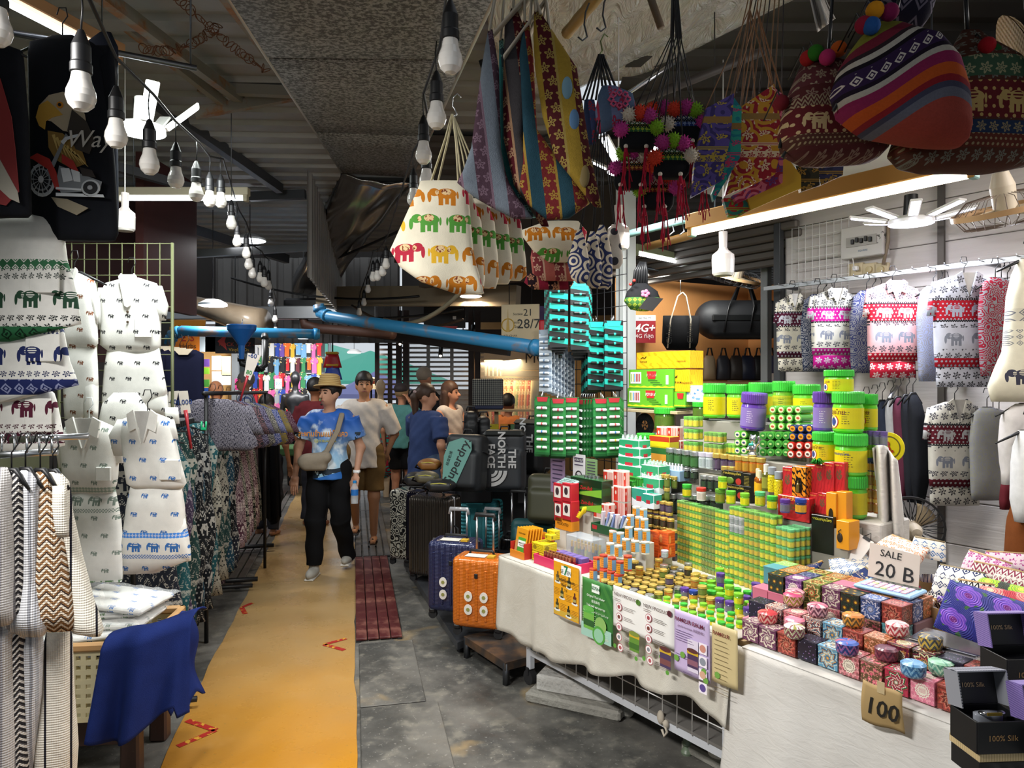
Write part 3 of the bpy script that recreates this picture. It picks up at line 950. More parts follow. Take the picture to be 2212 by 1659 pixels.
for r0,col,y in((30,'c9cdd0',-.037),(24,'16181c',-.039),(20,'8f9498',-.041),(17,'17191d',-.043),(6,'d5d8da',-.045)):
 decal(t,[disc(107,395,r0*.93,20,r0*1.2)],col,2.5,TO,'wheel_print',y)
decal(t,[[(82,350),(100,340),(126,352),(140,380),(148,420),(138,416),(122,374),(92,354)],[(152,342),(176,356),(188,380),(176,376),(152,360)]],'a82d26',2.5,TO,y=-.046)
decal(t,[[(118,385),(160,298),(164,302),(126,390)],[(146,366),(236,400),(232,420),(150,424),(140,400)]],'7c8084',2.5,TO,y=-.045)
decal(t,[[(190,370),(216,376),(224,392),(196,388)],disc(212,418,18,14,14)],'2b2320',2.5,TO,y=-.048)
decal(t,[[(126,432),(160,436),(205,455),(180,470),(140,452)]],'9a8f78',2.5,TO,y=-.037)
q=P(208,312,2.5)-TO
text('Way',.085,M('cfc9c0',.7),t,(q.x,-.05,q.z),shear=.3)
t=hung('black_t_shirt','black T-shirt printed with a red hooded cloak, cut by the picture edge','T-shirt',tee,2.35,[(84,-60,-20),(110,-120,48),(260,-120,60),(400,-120,64),(462,-120,66),(470,-100,60)],.06,hw=.3)
decal(t,[[(-20,150),(18,180),(42,262),(50,330),(58,420),(30,450),(-20,440)]],'8e2f30',2.35,t.location)
decal(t,[[(-20,210),(2,226),(8,260),(-20,290)]],'1a1213',2.35,t.location,y=-.039)
decal(t,[[(-20,320),(6,330),(56,420),(60,445),(40,436),(-20,380)]],'b9b2a4',2.35,t.location,y=-.039)
for k_,(px,w)in enumerate(((250,34),(205,40))):
 hung('dark_t_shirt',('navy T-shirt hanging edge-on behind the motorcycle shirt','charcoal T-shirt hanging deeper behind the motorcycle shirt')[k_],'T-shirt',CL(('20242f','26262b')[k_]),2.75+.2*k_,[(70,px-w,px-10),(100,px-w-40,px+4),(300,px-w-40,px+2),(490,px-w-40,px+5)],.05,hang=False)
 # chrome rail with knitwear
RZ=P(0,976,2.1).z
t=thing('garment_rail','double chrome garment rail holding striped and zigzag knitwear','clothes rack',P(40,976,2.1))
for dy,dz in((0,0),(.16,.035)):
 g=G();a=P(-60,986,2.1)-t.location;b=P(124,976,2.16)-t.location
 g.tube([a+V((0,dy,dz)),b+V((0,dy,dz))],.011,10);g.build('rail',STEEL(),t)
for k in range(5):
 q=(P(4+k*27,978,2.13)-t.location)
 g=G();g.tube([q,q+V((0,0,.045))],.0035,6);g.ell(q+V((0,0,.05)),.007);g.build('peg',STEEL(),t)
g=G();q=P(-20,990,2.2)-t.location;g.tube([q,V((q.x,q.y,-t.location.z))],.014,8);g.build('upright',STEEL(),t)
def knit(kind,a,b,d=None):
 def f():
  x,y,z=OBJ();v=OBJV()
  w=x+y*.6
  if kind=='zig':
   q=fr((z+ab(fr(w*24)-.5)*.04)*27)
   k=ramp(q,[(0,c(a)),(.28,c(b)),(.5,c(d or a)),(.62,c(a)),(.8,c(b))])
  elif kind=='str':
   q=fr(w*17+noi(v,4,1)*.3)
   k=ramp(q,[(0,c(a)),(.3,c(b)),(.45,c(a)),(.6,c(d or b)),(.75,c(a))])
  elif kind=='thin':
   q=fr(w*13+.2)
   k=ramp(q,[(0,c(a)),(.86,c(b)),(.95,c(a))])
  else:
   q=dia(w,z,.055);k=mix(q,c(a),c(b))
  kn=sn(z*900)*.5+sn(w*900)*.5
  return dict(col=mulc(k,mix(noi(v,60,2),(.8,.8,.8),(1.15,1.15,1.15))),bump=kn)
 return mat(f'knit_{kind}_{a}',f,.95,bs=.5,bd=.003,spec=.1)
KN=[('grey and white fine-striped knit jacket at the picture edge',knit('str','b9b6b4','6f6d70','8e8c90'),2.0,[(1010,-60,14),(1040,-70,20),(1150,-80,28),(1330,-80,34),(1350,-60,20)],[(1350,-60,24),(1660,-70,30),(1740,-70,30)]),('black and white zigzag knit jacket on the chrome rail',knit('zig','2a292c','c9c5bf','4b494c'),2.03,[(1012,16,34),(1040,8,48),(1150,0,52),(1330,-8,58),(1352,0,50)],[(1345,4,50),(1660,-4,52),(1740,-4,52)]),('pale grey ribbed knit jacket between two zigzag ones',knit('str','c9c9cc','8f9096','aeb0b6'),2.06,[(1010,44,66),(1036,38,82),(1120,34,84),(1250,20,88),(1350,2,108),(1372,40,96)],[(1360,44,90),(1500,44,84),(1659,38,66),(1740,38,62)]),('brown, cream and black zigzag knit jacket on the chrome rail',knit('zig','7d5a3a','d3c7b6','3a2f2c'),2.09,[(1012,78,96),(1040,76,108),(1120,80,128),(1250,78,150),(1340,72,164),(1362,110,160)],[(1350,70,90),(1560,62,78),(1700,60,78)]),('cream knit jacket with thin black stripes, end of the chrome rail',knit('thin','d9d3c6','23222a'),2.12,[(1014,104,124),(1040,104,146),(1110,108,152),(1200,130,172),(1300,150,200),(1362,160,222),(1372,196,220)],[(1350,104,150),(1500,96,152),(1620,86,158),(1720,86,150)])]
for lab,m,Y,rows,rows2 in KN:
 t=hung('knit_jacket',lab,'knitwear',m,Y,rows,.12,fold=.008,hw=.1,group=None)
 slab(G(),rows2,Y+.03,.09,t.location,fold=.012).build('trousers',m,t)
 if 'cream' in lab[:5]:
  slab(G(),[(1050,114,140),(1110,118,146),(1160,124,150),(1148,124,148)][:3],Y-.07,.06,t.location).build('sleeve',m,t)
  # crate of bagged clothes on a stool, blue cloth over its corner
CB=V((-1.81,3.1,.3))
t=thing('plastic_stool','dark brown woven-pattern plastic stool under the cream crate','stool',(CB.x-.02,CB.y+.06,0),.12)
bx(t,'seat',M('3f2c25',.45),0,0,.27,.46,.4,.03,.008)
for sx in(-1,1):
 for sy in(-1,1):
  bx(t,'leg',mat('weave_brown',lambda:dict(col=c('3f2c25'),bump=fr(OBJ()[0]*22+fl(OBJ()[2]*40)*.5)>.15),.45,bs=.6),sx*.19,sy*.16,0,.08,.07,.27,.01,top=.92)
for sy in(-1,1):
 bx(t,'apron',M('3f2c25',.45),0,sy*.17,.15,.34,.02,.12,.004)
t=thing('plastic_crate','cream perforated plastic crate full of bagged clothes, blue cloth over its corner','crate',CB,.12)
cr=M('d8cda6',.5)
W2,D2,H2=.27,.22,.29
for sx,sy,ln,ax in((0,-1,W2,0),(0,1,W2,0),(-1,0,D2,1),(1,0,D2,1)):
 g=G()
 nx=int(ln*2/.038)
 for i in range(nx+1):
  q=-ln+i*ln*2/nx
  p=(q,sy*D2)if ax==0 else(sx*W2,q)
  g.box(p[0],p[1],0,.02 if ax==0 else .008,.008 if ax==0 else .02,H2)
 for k in range(8):
  z=k*H2/7.5
  g.box(0 if ax==0 else sx*W2,sy*D2 if ax==0 else 0,z,ln*2 if ax==0 else .009,.009 if ax==0 else ln*2,.02)
 g.build('lattice_side',cr,t)
bx(t,'bottom',cr,0,0,0,W2*2,D2*2,.01)
for s in(-1,1):
 bx(t,'rim',M('c69a68',.5),0,s*(D2+.005),H2,W2*2+.04,.03,.035,.008)
 bx(t,'rim',M('c69a68',.5),s*(W2+.005),0,H2,.03,D2*2+.04,.035,.008)
BAGP={k:printed('bagged_'+k,EW,[],('ele',.09,c(h)),flat=True)for k,h in(('blue','3d70b4'),('grey','7d8a80'),('olive','6b8a62'))}
bagm=mat('clear_bag',(.95,.96,.97),.12,alpha=.22,spec=.8)
for k,(x,y,z,rx,col,lab)in enumerate(((-.02,-.04,.30,.1,'blue','lowest'),(.05,.02,.335,-.08,'grey','second'),(-.03,.05,.37,.16,'olive','third'),(.06,.06,.405,-.2,'blue','topmost'))):
 q=CB+V((x,y,z))
 t=thing('bagged_shirt',f'folded white {("blue","grey","olive","blue")[k]}-printed shirt in a clear bag, {lab} of the heap in the crate','bagged shirt',q,.12+rx)
 t.rotation_euler=(0,.05*(k-1),.12+rx)
 bx(t,'folded_shirt',BAGP[col],0,0,0,.36,.27,.026,.01)
 sh(t,'bag',bagm,lambda u,v:(-.2+.4*u,-.15+.3*v,.030+.004*sin(u*31+v*17)),14,10,th=.002)
blueM=mat('blue_cotton',lambda:dict(col=mix(noi(OBJV(),12,3),c('111f52'),c('1d2f70')),bump=noi(OBJV(),300,2)),.85,bs=.3,spec=.2)
g=G()
def bl(u,v):
 x=-1.66+.13+.0+.27*0
 top=V((-1.63+.29*u,2.82+.02*sin(u*9)+.14*u*u,.63+.05*u))
 if v<.22:return top+V((0,.14-v*.64,.012+.02*sin(pi*v/.22)))
 q=(v-.22)/.78
 return top+V((.03*q*u-.02*q,-.012-.05*q-.03*q*sin(u*15+q),.0-q*(.34+.04*sin(u*5)+(.05 if u>.9 else 0))))
g.sheet(bl,34,30,th=.006)
tag(g.build('blue_cloth',blueM),'royal blue cotton cloth draped over the corner of the cream crate','cloth')
g=G()
def bl2(u,v):
 return V((-1.50+.02*sin(v*7)+.05*v+.03*u,2.98+.26*u,.64-.36*v+.02*sin(u*11)))
g.sheet(bl2,14,18,th=.006)
tag(g.build('blue_cloth',blueM),'end of the royal blue cloth hanging down the aisle side of the crate','cloth')
# patterned trousers on the long rack
INKS=[('20232c','d6d1c6'),('1c3a4a','cfcfc4'),('8f8b7e','1c1e24'),('17191c','d9d5cb'),('233c3a','d0cdbf'),('1f4a50','c9d0c4'),('11151a','b9b8b3'),('3a2f44','bcb4c0')]
def trous(i):
 a,b=INKS[i]
 b_,b=b,'%02x%02x%02x'%tuple(int(int(b[k:k+2],16)*.72)for k in(0,2,4))
 return printed(f'trouser_print_{i}',c(a),[(.1,.24,c(a),'ele',.03,c(b)),(.25,.28,c(b),'flor',.03,c(a)),(.5,.62,c(a),'ele',.03,c(b)),(.63,.66,c(b),'zig',.03,c(a)),(.85,.97,c(b),'ele',.03,c(a))],(('orn',.04,c(b)),('flor',.05,c(a)),('zig',.07,c(a))),yaxis=True)
def trouser_proto(i,Lg=1.12):
 t=thing('patterned_trousers','x','trousers',(0,0,0),0)
 rings=[]
 for k in range(13):
  z=Lg*k/12
  w=.2+.02*sin(k*.9+i)if k<11 else .2-.03*(k-10)
  rings.append(ringpts(.0,w,.026+.004*sin(k),z,20,.8,.008*(1-k/13),26,i,.01*sin(k*.5+i)))
 lf(t,'cloth',trous(i%8),rings)
 hanger(t,V((0,0,Lg+.02)),.34,BLACK(),.08,.03)
 return t
LABS=['navy and cream elephant-print trousers','teal and cream floral trousers','indigo and pale grey printed trousers','black and cream elephant-print trousers','dark green and cream printed trousers','plum and beige printed trousers','black and grey paisley trousers','slate blue and cream printed trousers']
protos={}
for n in range(24):
 i=(n*5+n//8)%8
 s=.82+n*.08
 lo=L(s,-1.1+.02*sin(n*2.1),.26+.03*sin(n*1.7))
 lab=LABS[i]+f', {ORD[n]} along the long rack from the white sets'
 if i not in protos:
  t=protos[i]=trouser_proto(i);t.location=lo
 else:t=dup(protos[i],lo)
 t.rotation_euler=(0,0,LROT-pi/2+.12*sin(n*3.3)+.12)
 t['label']=lab;t['group']='printed trousers along the long rack'
t=thing('garment_rack','long black pipe rack holding the printed trousers beside the aisle','clothes rack',L(1.75,-1.1))
tb(t,'rail',BLACK(),[L(.7,-1.1,1.46)-t.location,L(2.85,-1.1,1.46)-t.location],.014,8)
for s in(.75,2.8):
 g=G();g.tube([L(s,-1.1,1.46)-t.location,L(s,-1.1,.05)-t.location],.014,8);g.tube([L(s,-1.4,.05)-t.location,L(s,-.8,.05)-t.location],.016,8);g.build('upright',BLACK(),t)
 # lower rack of pink and cream trousers further on
pk=printed('trouser_print_pink',c('5c3a48'),[(.1,.2,c('5c3a48'),'ele',.03,c('d9c9c6')),(.3,.36,c('d9c9c6'),'dia',.03,c('5c3a48'))],(('orn',.04,c('cdb7ba')),),yaxis=True)
gn=printed('trouser_print_grey',c('39403c'),[(.2,.3,c('2b3230'),'ele',.03,c('c9c6b8'))],(('orn',.05,c('b9b5a4')),),yaxis=True)
for n in range(9):
 s=2.95+n*.14
 t=thing('patterned_trousers',('rose and cream','grey-green floral')[n%3==2]+f' printed trousers, {ORD[n]} on the low rack past the long one','trousers',L(s,-1.08,.32),LROT-pi/2+.25+.1*sin(n*2),'printed trousers on the low rack')
 g=G();g.loft([ringpts(0,.2-.0035*k*k*.2,.035,.07*k,18,.8,.012*(1-k/13),28,n)for k in range(13)]);g.build('cloth',gn if n%3==2 else pk,t)
 hanger(t,V((0,0,.86)),.34,BLACK(),.08,.03)
t=thing('garment_rack','low black pipe rack with a foot lying on the slatted drain','clothes rack',L(3.5,-1.1))
tb(t,'rail',BLACK(),[L(2.9,-1.1,1.24)-t.location,L(4.2,-1.1,1.24)-t.location],.014,8)
for s in(2.95,4.15):
 g=G();g.tube([L(s,-1.1,1.24)-t.location,L(s,-1.1,.07)-t.location],.014,8);g.tube([L(s,-1.4,.06)-t.location,L(s,-.78,.06)-t.location],.02,8);g.build('upright',BLACK(),t)
 # tees on the upper rack
PT=[(printed('tee_print_grey',c('2d2c36'),[],(('zig',.03,c('5d5a66')),('orn',.03,c('77737b')))),'black and grey banded elephant-print T-shirt facing the aisle, first on the upper rack'),(printed('tee_print_rose',c('2c2b2e'),[],(('orn',.035,c('6c4f54')),)),'dark floral T-shirt with rose trim, second on the upper rack'),(printed('tee_print_violet',c('3a3346'),[],(('orn',.035,c('6f6a80')),)),'violet-grey paisley T-shirt, third on the upper rack'),(printed('tee_print_cream',c('87837a'),[],(('orn',.035,c('3a3a3c')),)),'cream and charcoal paisley T-shirt, fourth on the upper rack'),(printed('tee_print_blue',c('39477a'),[],(('orn',.035,c('8989a4')),)),'blue and white paisley T-shirt, fifth on the upper rack'),(printed('tee_print_yellow',c('6f6a66'),[],(('orn',.035,c('99832c')),)),'grey T-shirt with yellow flowers, sixth on the upper rack'),(printed('tee_print_plum',c('4a2436'),[],(('orn',.035,c('806a74')),)),'plum paisley T-shirt, last on the upper rack')]
for n,(m,lab)in enumerate(PT):
 x=462+n*17;y=862+n*2;Y=4.7+n*.24;k=4.7/Y
 hung('patterned_t_shirt',lab,'T-shirt',m,Y,[(y,x-34*k,x+30*k),(y+12,x-70*k,x+62*k),(y+60*k,x-74*k,x+84*k),(y+100*k,x-56*k,x+96*k),(y+112*k,x-20,x+80*k)],.05,[[(y+14,x-84*k,x-56*k),(y+60*k,x-92*k,x-62*k)],[(y+14,x+50*k,x+82*k),(y+78*k,x+84*k,x+110*k)]],hw=.3)
t=thing('garment_rack','upper black pipe rack over the printed trousers, hung with T-shirts','clothes rack',P(520,850,5.4))
g=G();a,b=P(440,850,4.5)-t.location,P(575,848,6.4)-t.location;g.tube([a,b],.014,8);g.build('rail',BLACK(),t)
for q in(a+(b-a)*.03,b-(b-a)*.03):tb(t,'upright',BLACK(),[q,V((q.x,q.y,-t.location.z))],.014,8)
for n,(x0,x1,y,Y,lab)in enumerate(((388,460,935,3.9,'row of black clip hangers with nothing showing but their plastic bars over the long rack'),)):
 for k in range(14):
  t=thing('black_hanger',f'black plastic clip hanger, {ORD[k]} in the tight row over the long rack','hanger',L(.86+k*.05,-1.1,1.43),LROT-pi/2+.12,'clip hangers over the long rack')
  g=G();g.box(0,0,-.005,.26,.012,.035,.004);g.tube([(0,0,.03),(0,0,.05),(.02,0,.075),(0,0,.095),(-.016,0,.08)],.003,6);g.build('bar',BLACK(),t)
  # black cloth at the far end of the racks
g=G();g.sheet(lambda u,v:P(556+46*u+6*v,935+190*v-8*sin(u*8),7.0+.3*u+.05*sin(u*16)),16,14,th=.02)
tag(g.build('black_cloth',CL('101012')),'black cloth hanging behind the low trouser rack','cloth')
# navy cardigans
for n in range(4):
 lab=['navy long cardigan on a black hanger facing the aisle','cardigan with a beige collar right behind the navy one','second beige-collared cardigan behind the navy one','hindmost beige-collared cardigan of the four'][n]
 Y=4.9+.12*n;x=400-14*n;y=756-2*n
 t=hung('navy_cardigan',lab,'cardigan',CL('10132a'),Y,[(y,x-18,x+24),(y+8,x-42,x+40),(y+60,x-46,x+40),(y+150,x-40,x+44),(y+180,x-30,x+44)],.07,fold=.01,hw=.22)
 pr(t,'collar',CL('cdbfa8'),[(-.07,.006),(.07,.006),(.03,-.035),(-.03,-.035)],-.05,-.04)
 # price cards with red pegs
def pcard(name,lab,corners,Y,lines,col='24407f',peg=True):
 o=P(sum(q[0]for q in corners)/4,sum(q[1]for q in corners)/4,Y)
 t=thing(name,lab,'price card',o)
 pts=[P(x,y,Y)-o for x,y in corners]
 pr(t,'card',M('d9cfc4',.6),[(p.x,p.z)for p in pts],0,.003)
 ang=math.atan2(pts[1].z-pts[0].z,pts[1].x-pts[0].x)
 for(tx,sz,dz,cc)in lines:
  text(tx,sz,M(cc,.6),t,V((-sin(ang)*dz,-.003,cos(ang)*dz)),(pi/2,-ang,0),bold=.01)
 if peg:
  q=(pts[2]+pts[3])/2;d=(q-(pts[0]+pts[1])/2).normalized()
  tb(t,'red_peg',M('b0303a',.35),[q-d*.02,q+d*.06,q+d*.2],[.012,.008,.008],6)
 return t
pcard('price_card','white card of blue handwriting tilted on a red peg over the racks, 60 to 80',[(535,762),(563,768),(540,822),(527,812)],5.4,[('-60',.05,.08,'24407f'),('80',.045,-.05,'2f8a3c')])
pcard('price_card','white card with blue 1,000 on a red peg above the trouser hangers',[(385,845),(405,844),(412,892),(392,895)],4.0,[('1,000',.04,0,'24407f')])
pcard('price_card','white card standing beside the 1,000 card',[(364,846),(386,844),(374,894),(362,892)],4.05,[('100',.04,0,'24407f')],peg=False)
t=thing('green_peg','green plastic peg clipped at the end of the hanger row','peg',P(440,922,4.0));g=G();g.tube([(-.012,0,-.02),(-.012,0,.03)],.005,6);g.tube([(.012,0,-.02),(.014,0,.03)],.005,6);g.box(0,0,-.02,.03,.012,.016,.003);g.build('clip',M('1fa06a',.35),t)
# wire grids and rails the left stall hangs from
t=thing('wire_grid','olive wire grid behind the white elephant sets','grid',P(250,900,3.75))
g=G()
for k in range(10):x=-.3+.0667*k;g.tube([(x,0,-1.1),(x,0,.92)],.003,4)
for k in range(25):z=-1.1+.084*k;g.tube([(-.3,0,z),(.3,0,z)],.003,4)
g.build('wires',M('55593a',.6),t)
for s_ in(-1,1):tb(t,'post',M('55593a',.6),[(s_*.3,0,-t.location.z),(s_*.3,0,.92)],.008)
t=thing('hanging_rail','dark rail at the top carrying the black T-shirts','rail',P(120,40,2.5));tb(t,'rail',DSTEEL(),[(-.6,-.1,.0),(.32,.4,0)],.012)
for x,y in((-.5,-.05),(.3,.39)):tb(t,'hanger_wire',DSTEEL(),[(x,y,0),(x,y,.75)],.004)
t=bpy.data.objects['black_t_shirt']
for r0,col,y in((22,'b9bdc0',-.049),(17,'16181c',-.051),(6,'9a9ea2',-.053)):decal(t,[disc(214,414,r0*.9,18,r0*.8)],col,2.5,TO,'wheel_print',y)
decal(t,[[(107+26*cos(a_),395+34*sin(a_)),(107+26*cos(a_+.06),395+34*sin(a_+.06)),(107,396)]for a_ in[k*pi/7 for k in range(14)]],'aeb2b6',2.5,TO,'spoke_print',-.0445)
decal(t,[[(150,372),(168,372),(176,398),(156,402)],[(172,374),(190,380),(192,402),(178,400)],[(140,424),(240,428),(242,434),(140,431)],[(140,412),(200,416),(200,420),(140,417)],[(150,316),(160,306),(186,300),(188,305),(164,312),(156,322)]],'d0d4d8',2.5,TO,'chrome_print',-.0475)
decal(t,[[(128+7*k,300+6*k),(134+7*k,298+6*k),(142+9*k,340+4*k)]for k in range(8)],'c8a860',2.5,TO,'feather_print',-.0385)
# the balm table: cart, cloths, posters
cartw=M('c9ccd2',.4,.1)
t=thing('display_cart','white wire-grid cart on castors carrying the balm table','cart',B(.8,.5,0),BROT)
def lb(u,w,z):return V((u-.8,w-.5,z))
g=G()
for a,b in(((.05,.12),(1.35,.12)),((.05,.95),(1.35,.95)),((.05,.12),(.05,.95)),((1.35,.12),(1.35,.95))):
 for z in(.225,.7):
  pa,pb=lb(*a,z),lb(*b,z);d=(pb-pa).normalized();n_=V((-d.y,d.x,0))*.016;uu=V((0,0,.016))
  g.loft([[pa-n_-uu,pa+n_-uu,pa+n_+uu,pa-n_+uu],[pb-n_-uu,pb+n_-uu,pb+n_+uu,pb-n_+uu]],sm=False)
g.build('frame',cartw,t)
for a in((.05,.12),(1.35,.12),(.05,.95),(1.35,.95)):
 g=G();q=lb(*a,.13);g.box(q.x,q.y,.13,.035,.035,.6,.004);g.build('leg',cartw,t)
 g=G();g.lathe([(.02,-.02),(.04,-.018),(.04,.018),(.02,.02)],16,T=Matrix.Translation((q.x,q.y,.085))@Matrix.Rotation(pi/2,4,'X'));g.box(q.x,q.y,.1,.02,.05,.04);g.build('castor',RUBBER(),t)
g=G()
for i in range(17):u=.05+1.3*i/16;g.tube([lb(u,.1,.24),lb(u,.1,.7)],.0025,6)
for z in(.33,.43,.53):g.tube([lb(.05,.1,z),lb(1.35,.1,z)],.0025,6)
g.build('wire_grid',WHITE(),t)
bx(t,'bottom_shelf',M('6d6a66',.7),0,.0,.245,1.3,.8,.012)
bx(t,'table_board',M('a58a62',.6),-.02,.06,.722,1.5,1.1,.02)
# second table nearer, under the boxes
t=thing('folding_table','low table under the white sheet and the patterned boxes','table',B(2.17,.47,0),BROT)
bx(t,'tabletop',M('a58a62',.6),0,0,.715,1.22,.98,.02)
for a in(-.56,.56):
 for b in(-.4,.4):bx(t,'leg',DSTEEL(),a,b,0,.03,.03,.72,.003)
g=G()
for i in range(8):q=-.56+i*.16;g.tube([(q,-.42,.1),(q,-.42,.34)],.0025,6)
g.tube([(-.56,-.42,.2),(.56,-.42,.2)],.003,6);g.box(0,-.42,.07,1.15,.02,.03);g.build('wire_grid',WHITE(),t)
satin=mat('ivory_satin',lambda:dict(col=mix(noi(OBJV(),8,3),c('b9b4a8'),c('cac6bc')),bump=noi(OBJV(),7,4,.6,.8)+noi(OBJV(),300,1)*.15),.38,bs=.35,bd=.02,spec=.5)
whitec=mat('white_sheet',lambda:dict(col=mix(sst(noi(OBJV(),3,4),.3,.7),c('c6c2bc'),c('d6d3ce')),bump=noi(vec(OBJ()[0]*3+OBJ()[2]*4,OBJ()[1]*3,OBJ()[2]*9),3.5,5,.6,1.2)),.7,bs=.35,bd=.012,spec=.3)
# satin: top then front drop
Z0=.745
def hem(u):return .40-.055*sin(u*3.2+.6)+.012*sin(u*21)
g=G()
def top(u,v):return B(-.03+1.52*u,-.03+1.1*v,Z0+.002)
g.sheet(top,20,12,th=-.004)
def front(u,v):
 uu=-.03+1.52*u;q=v
 z=Z0-(Z0-hem(uu))*q
 return B(uu,-.033-.02*q-.018*q*sin(uu*17+1)-.008*q*sin(uu*43),z+.002)
g.sheet(front,90,16,th=-.004)
def side(u,v):return B(-.034-.015*v-.02*v*sin(u*14)-.01*v*sin(u*33),-.03+1.1*u,Z0-v*(.34+.05*sin(u*6)))
g.sheet(side,40,12,th=.004)
tag(g.build('table_cloth',satin,None),'long ivory satin cloth over the balm table, hanging to a wavy hem','tablecloth')
g=G()
def front2(u,v):
 uu=1.50+.0*v+.90*u
 z=.7395-v*(.55+.02*sin(uu*9)-.08*u)
 return B(uu-.06*v*(1-u),-.04-.03*v-.02*v*sin(uu*11+2)-.006*v*sin(uu*37),z)
g.sheet(front2,70,20,th=-.005)
g.sheet(lambda u,v:B(1.535+.87*u,-.04+.9*v,.7395),12,8,th=-.004)
tag(g.build('table_sheet',whitec),'creased white cotton sheet hanging down in front of the patterned boxes','tablecloth')
g=G()
g.sheet(lambda u,v:B(2.38+.3*u,-.035-.03*v-.02*v*sin(u*12),.728-v*.62),24,12,th=-.005)
tag(g.build('table_sheet',satin),'smooth white satin end of cloth past the creased sheet, by the silk boxes','tablecloth')
# posters taped on the satin: local x along the table, z up
def onfront(px,py):return toB(PW(px,py,-.07))
def poster(label,px0,pyt,pxb,pyb,bgm,name='poster'):
 a,b=onfront(px0,pyt),onfront(pxb,pyb)
 W_,H_=b.x-a.x,a.z-b.z
 t=thing(name,label,'poster',B(a.x,-.085,a.z),BROT)
 g=G();g.sheet(lambda u,v:(W_*u,-.004-.004*sin(u*4)*v,-H_*v),10,10,th=-.0015)
 g.build('sheet',bgm,t)
 return t,W_,H_
def tx(t,s,x,z,size,col,al='CENTER',**k):return text(s,size,M(col,.6),t,(x,-.0125,z),align=al,**k)
def rect(t,x0,x1,z0,z1,col,y=-.0105,name='printed_panel',m=None):
 g=G();g.add([(x0,y,z0),(x1,y,z0),(x1,y,z1),(x0,y,z1)],[(0,1,2,3)],uvs=[(0,0),(1,0),(1,1),(0,1)],sm=False);return g.build(name,m or M(col,.6),t)
def rnd(t,x,z,r,col,y=-.011,name='printed_disc',rz=None):
 g=G();g.prism(disc(x,z,r,18,rz),y-.0005,y);return g.build(name,M(col,.6),t)
def lines(t,x0,x1,z,n,dz,col,th=.002,jag=.3):
 g=G()
 for i in range(n):
  e=x1-(x1-x0)*jag*RN.random()
  g.add([(x0,-.0115,z-i*dz),(e,-.0115,z-i*dz),(e,-.0115,z-i*dz+th),(x0,-.0115,z-i*dz+th)],[(0,1,2,3)],sm=False)
 g.build('small_print',M(col,.7),t)
def pbottle(t,x,z,s,c1,c2,c3='8a9a4a'):
 rect(t,x-s*.3,x+s*.3,z,z+s*.9,c1,-.012,'printed_bottle');rect(t,x-s*.12,x+s*.12,z+s*.9,z+s*1.35,c1,-.012,'printed_bottle')
 rect(t,x-s*.3,x+s*.3,z+s*.2,z+s*.55,c2,-.0125,'printed_label');rnd(t,x,z-s*.05,s*.6,'dfe3e0',-.0112,'printed_plinth',s*.18)
def pjar(t,x,z,s,lid,body,lab,gold='c9a52c'):
 rect(t,x-s*.5,x+s*.5,z,z+s*1.0,body,-.012,'printed_jar');rect(t,x-s*.5,x+s*.5,z+s*.2,z+s*.6,lab,-.0125,'printed_label')
 rect(t,x-s*.53,x+s*.53,z+s*1.0,z+s*1.28,gold,-.0124,'printed_lid');rnd(t,x,z+s*1.3,s*.53,lid,-.0128,'printed_lid',s*.17)
paper=M('e9e7e3',.6)
yel=mat('poster_yellow',lambda:mix(dia(OBJ()[0],OBJ()[2],.02)*.25,c('e2a022'),c('c98512')),.4)
t,W_,H_=poster('yellow framed herb oil poster with seven bottles and a green 7 logo',1203,1204,1262,1350,paper)
rect(t,.008,W_-.008,-H_+.008,-.008,'',m=yel)
rect(t,W_*.33,W_*.68,-.062,-.02,'f0f2ee',-.0112)
tx(t,'SE   EN',W_*.5,-.046,.026,'26352b');tx(t,'7',W_*.5,-.04,.06,'1d7a4a',bold=.02)
tx(t,'ยาหม่องน้ำกลิ่นสปา',W_*.5,-.085,.017,'2b2113',bold=.012);tx(t,'Herb Oil',W_*.5,-.108,.018,'2b2113',bold=.01);tx(t,'7.0',W_*.5,-.13,.016,'2b2113')
for x,z,k in((.2,.62,'5a4a2a'),(.62,.58,'2b3524'),(.36,.36,'3a4028'),(.82,.34,'5c2c20'),(.18,.13,'3c3a20'),(.6,.08,'2b2a18')):
 pbottle(t,W_*x,-H_*(1-z)+.0,.036,k,'a89a5a')
for x,z in((.3,.72),(.72,.68),(.06,.5),(.5,.44),(.3,.25),(.7,.2)):lines(t,W_*x,W_*(x+.24),-H_*(1-z),5,.007,'8a5a16')
rect(t,.01,W_-.01,-H_+.012,-H_+.035,'c9a43a',-.0112)
grn=mat('poster_green',lambda:mix((fr(OBJ()[0]*22+OBJ()[2]*16)<.5)*sst(OBJ()[0]+OBJ()[2]*.5,.02,.2),c('3f7d3a'),c('2c6a34')),.45)
t,W_,H_=poster('green inhaler poster with a lime jar, below the yellow poster',1265,1243,1330,1395,grn)
rect(t,W_*.36,W_*.62,-.052,-.015,'e8efe6',-.0112);tx(t,'SE7EN',W_*.49,-.033,.02,'1d6a3c',bold=.015)
tx(t,'Original Thai Inhaler',W_*.5,-.07,.014,'e9f2e6',bold=.008);tx(t,'泰国鼻吸',W_*.5,-.092,.014,'e9f2e6');tx(t,'Тайский ингалятор',W_*.5,-.113,.013,'e9f2e6',bold=.008);tx(t,'جهاز استنشاق التايلاندي',W_*.5,-.135,.012,'e9f2e6')
lines(t,W_*.06,W_*.6,-.155,5,.009,'b9d6b0');lines(t,W_*.6,W_*.95,-.215,4,.009,'b9d6b0')
rect(t,0,W_,-H_,-H_+.06,'9cc4b4',-.0108)
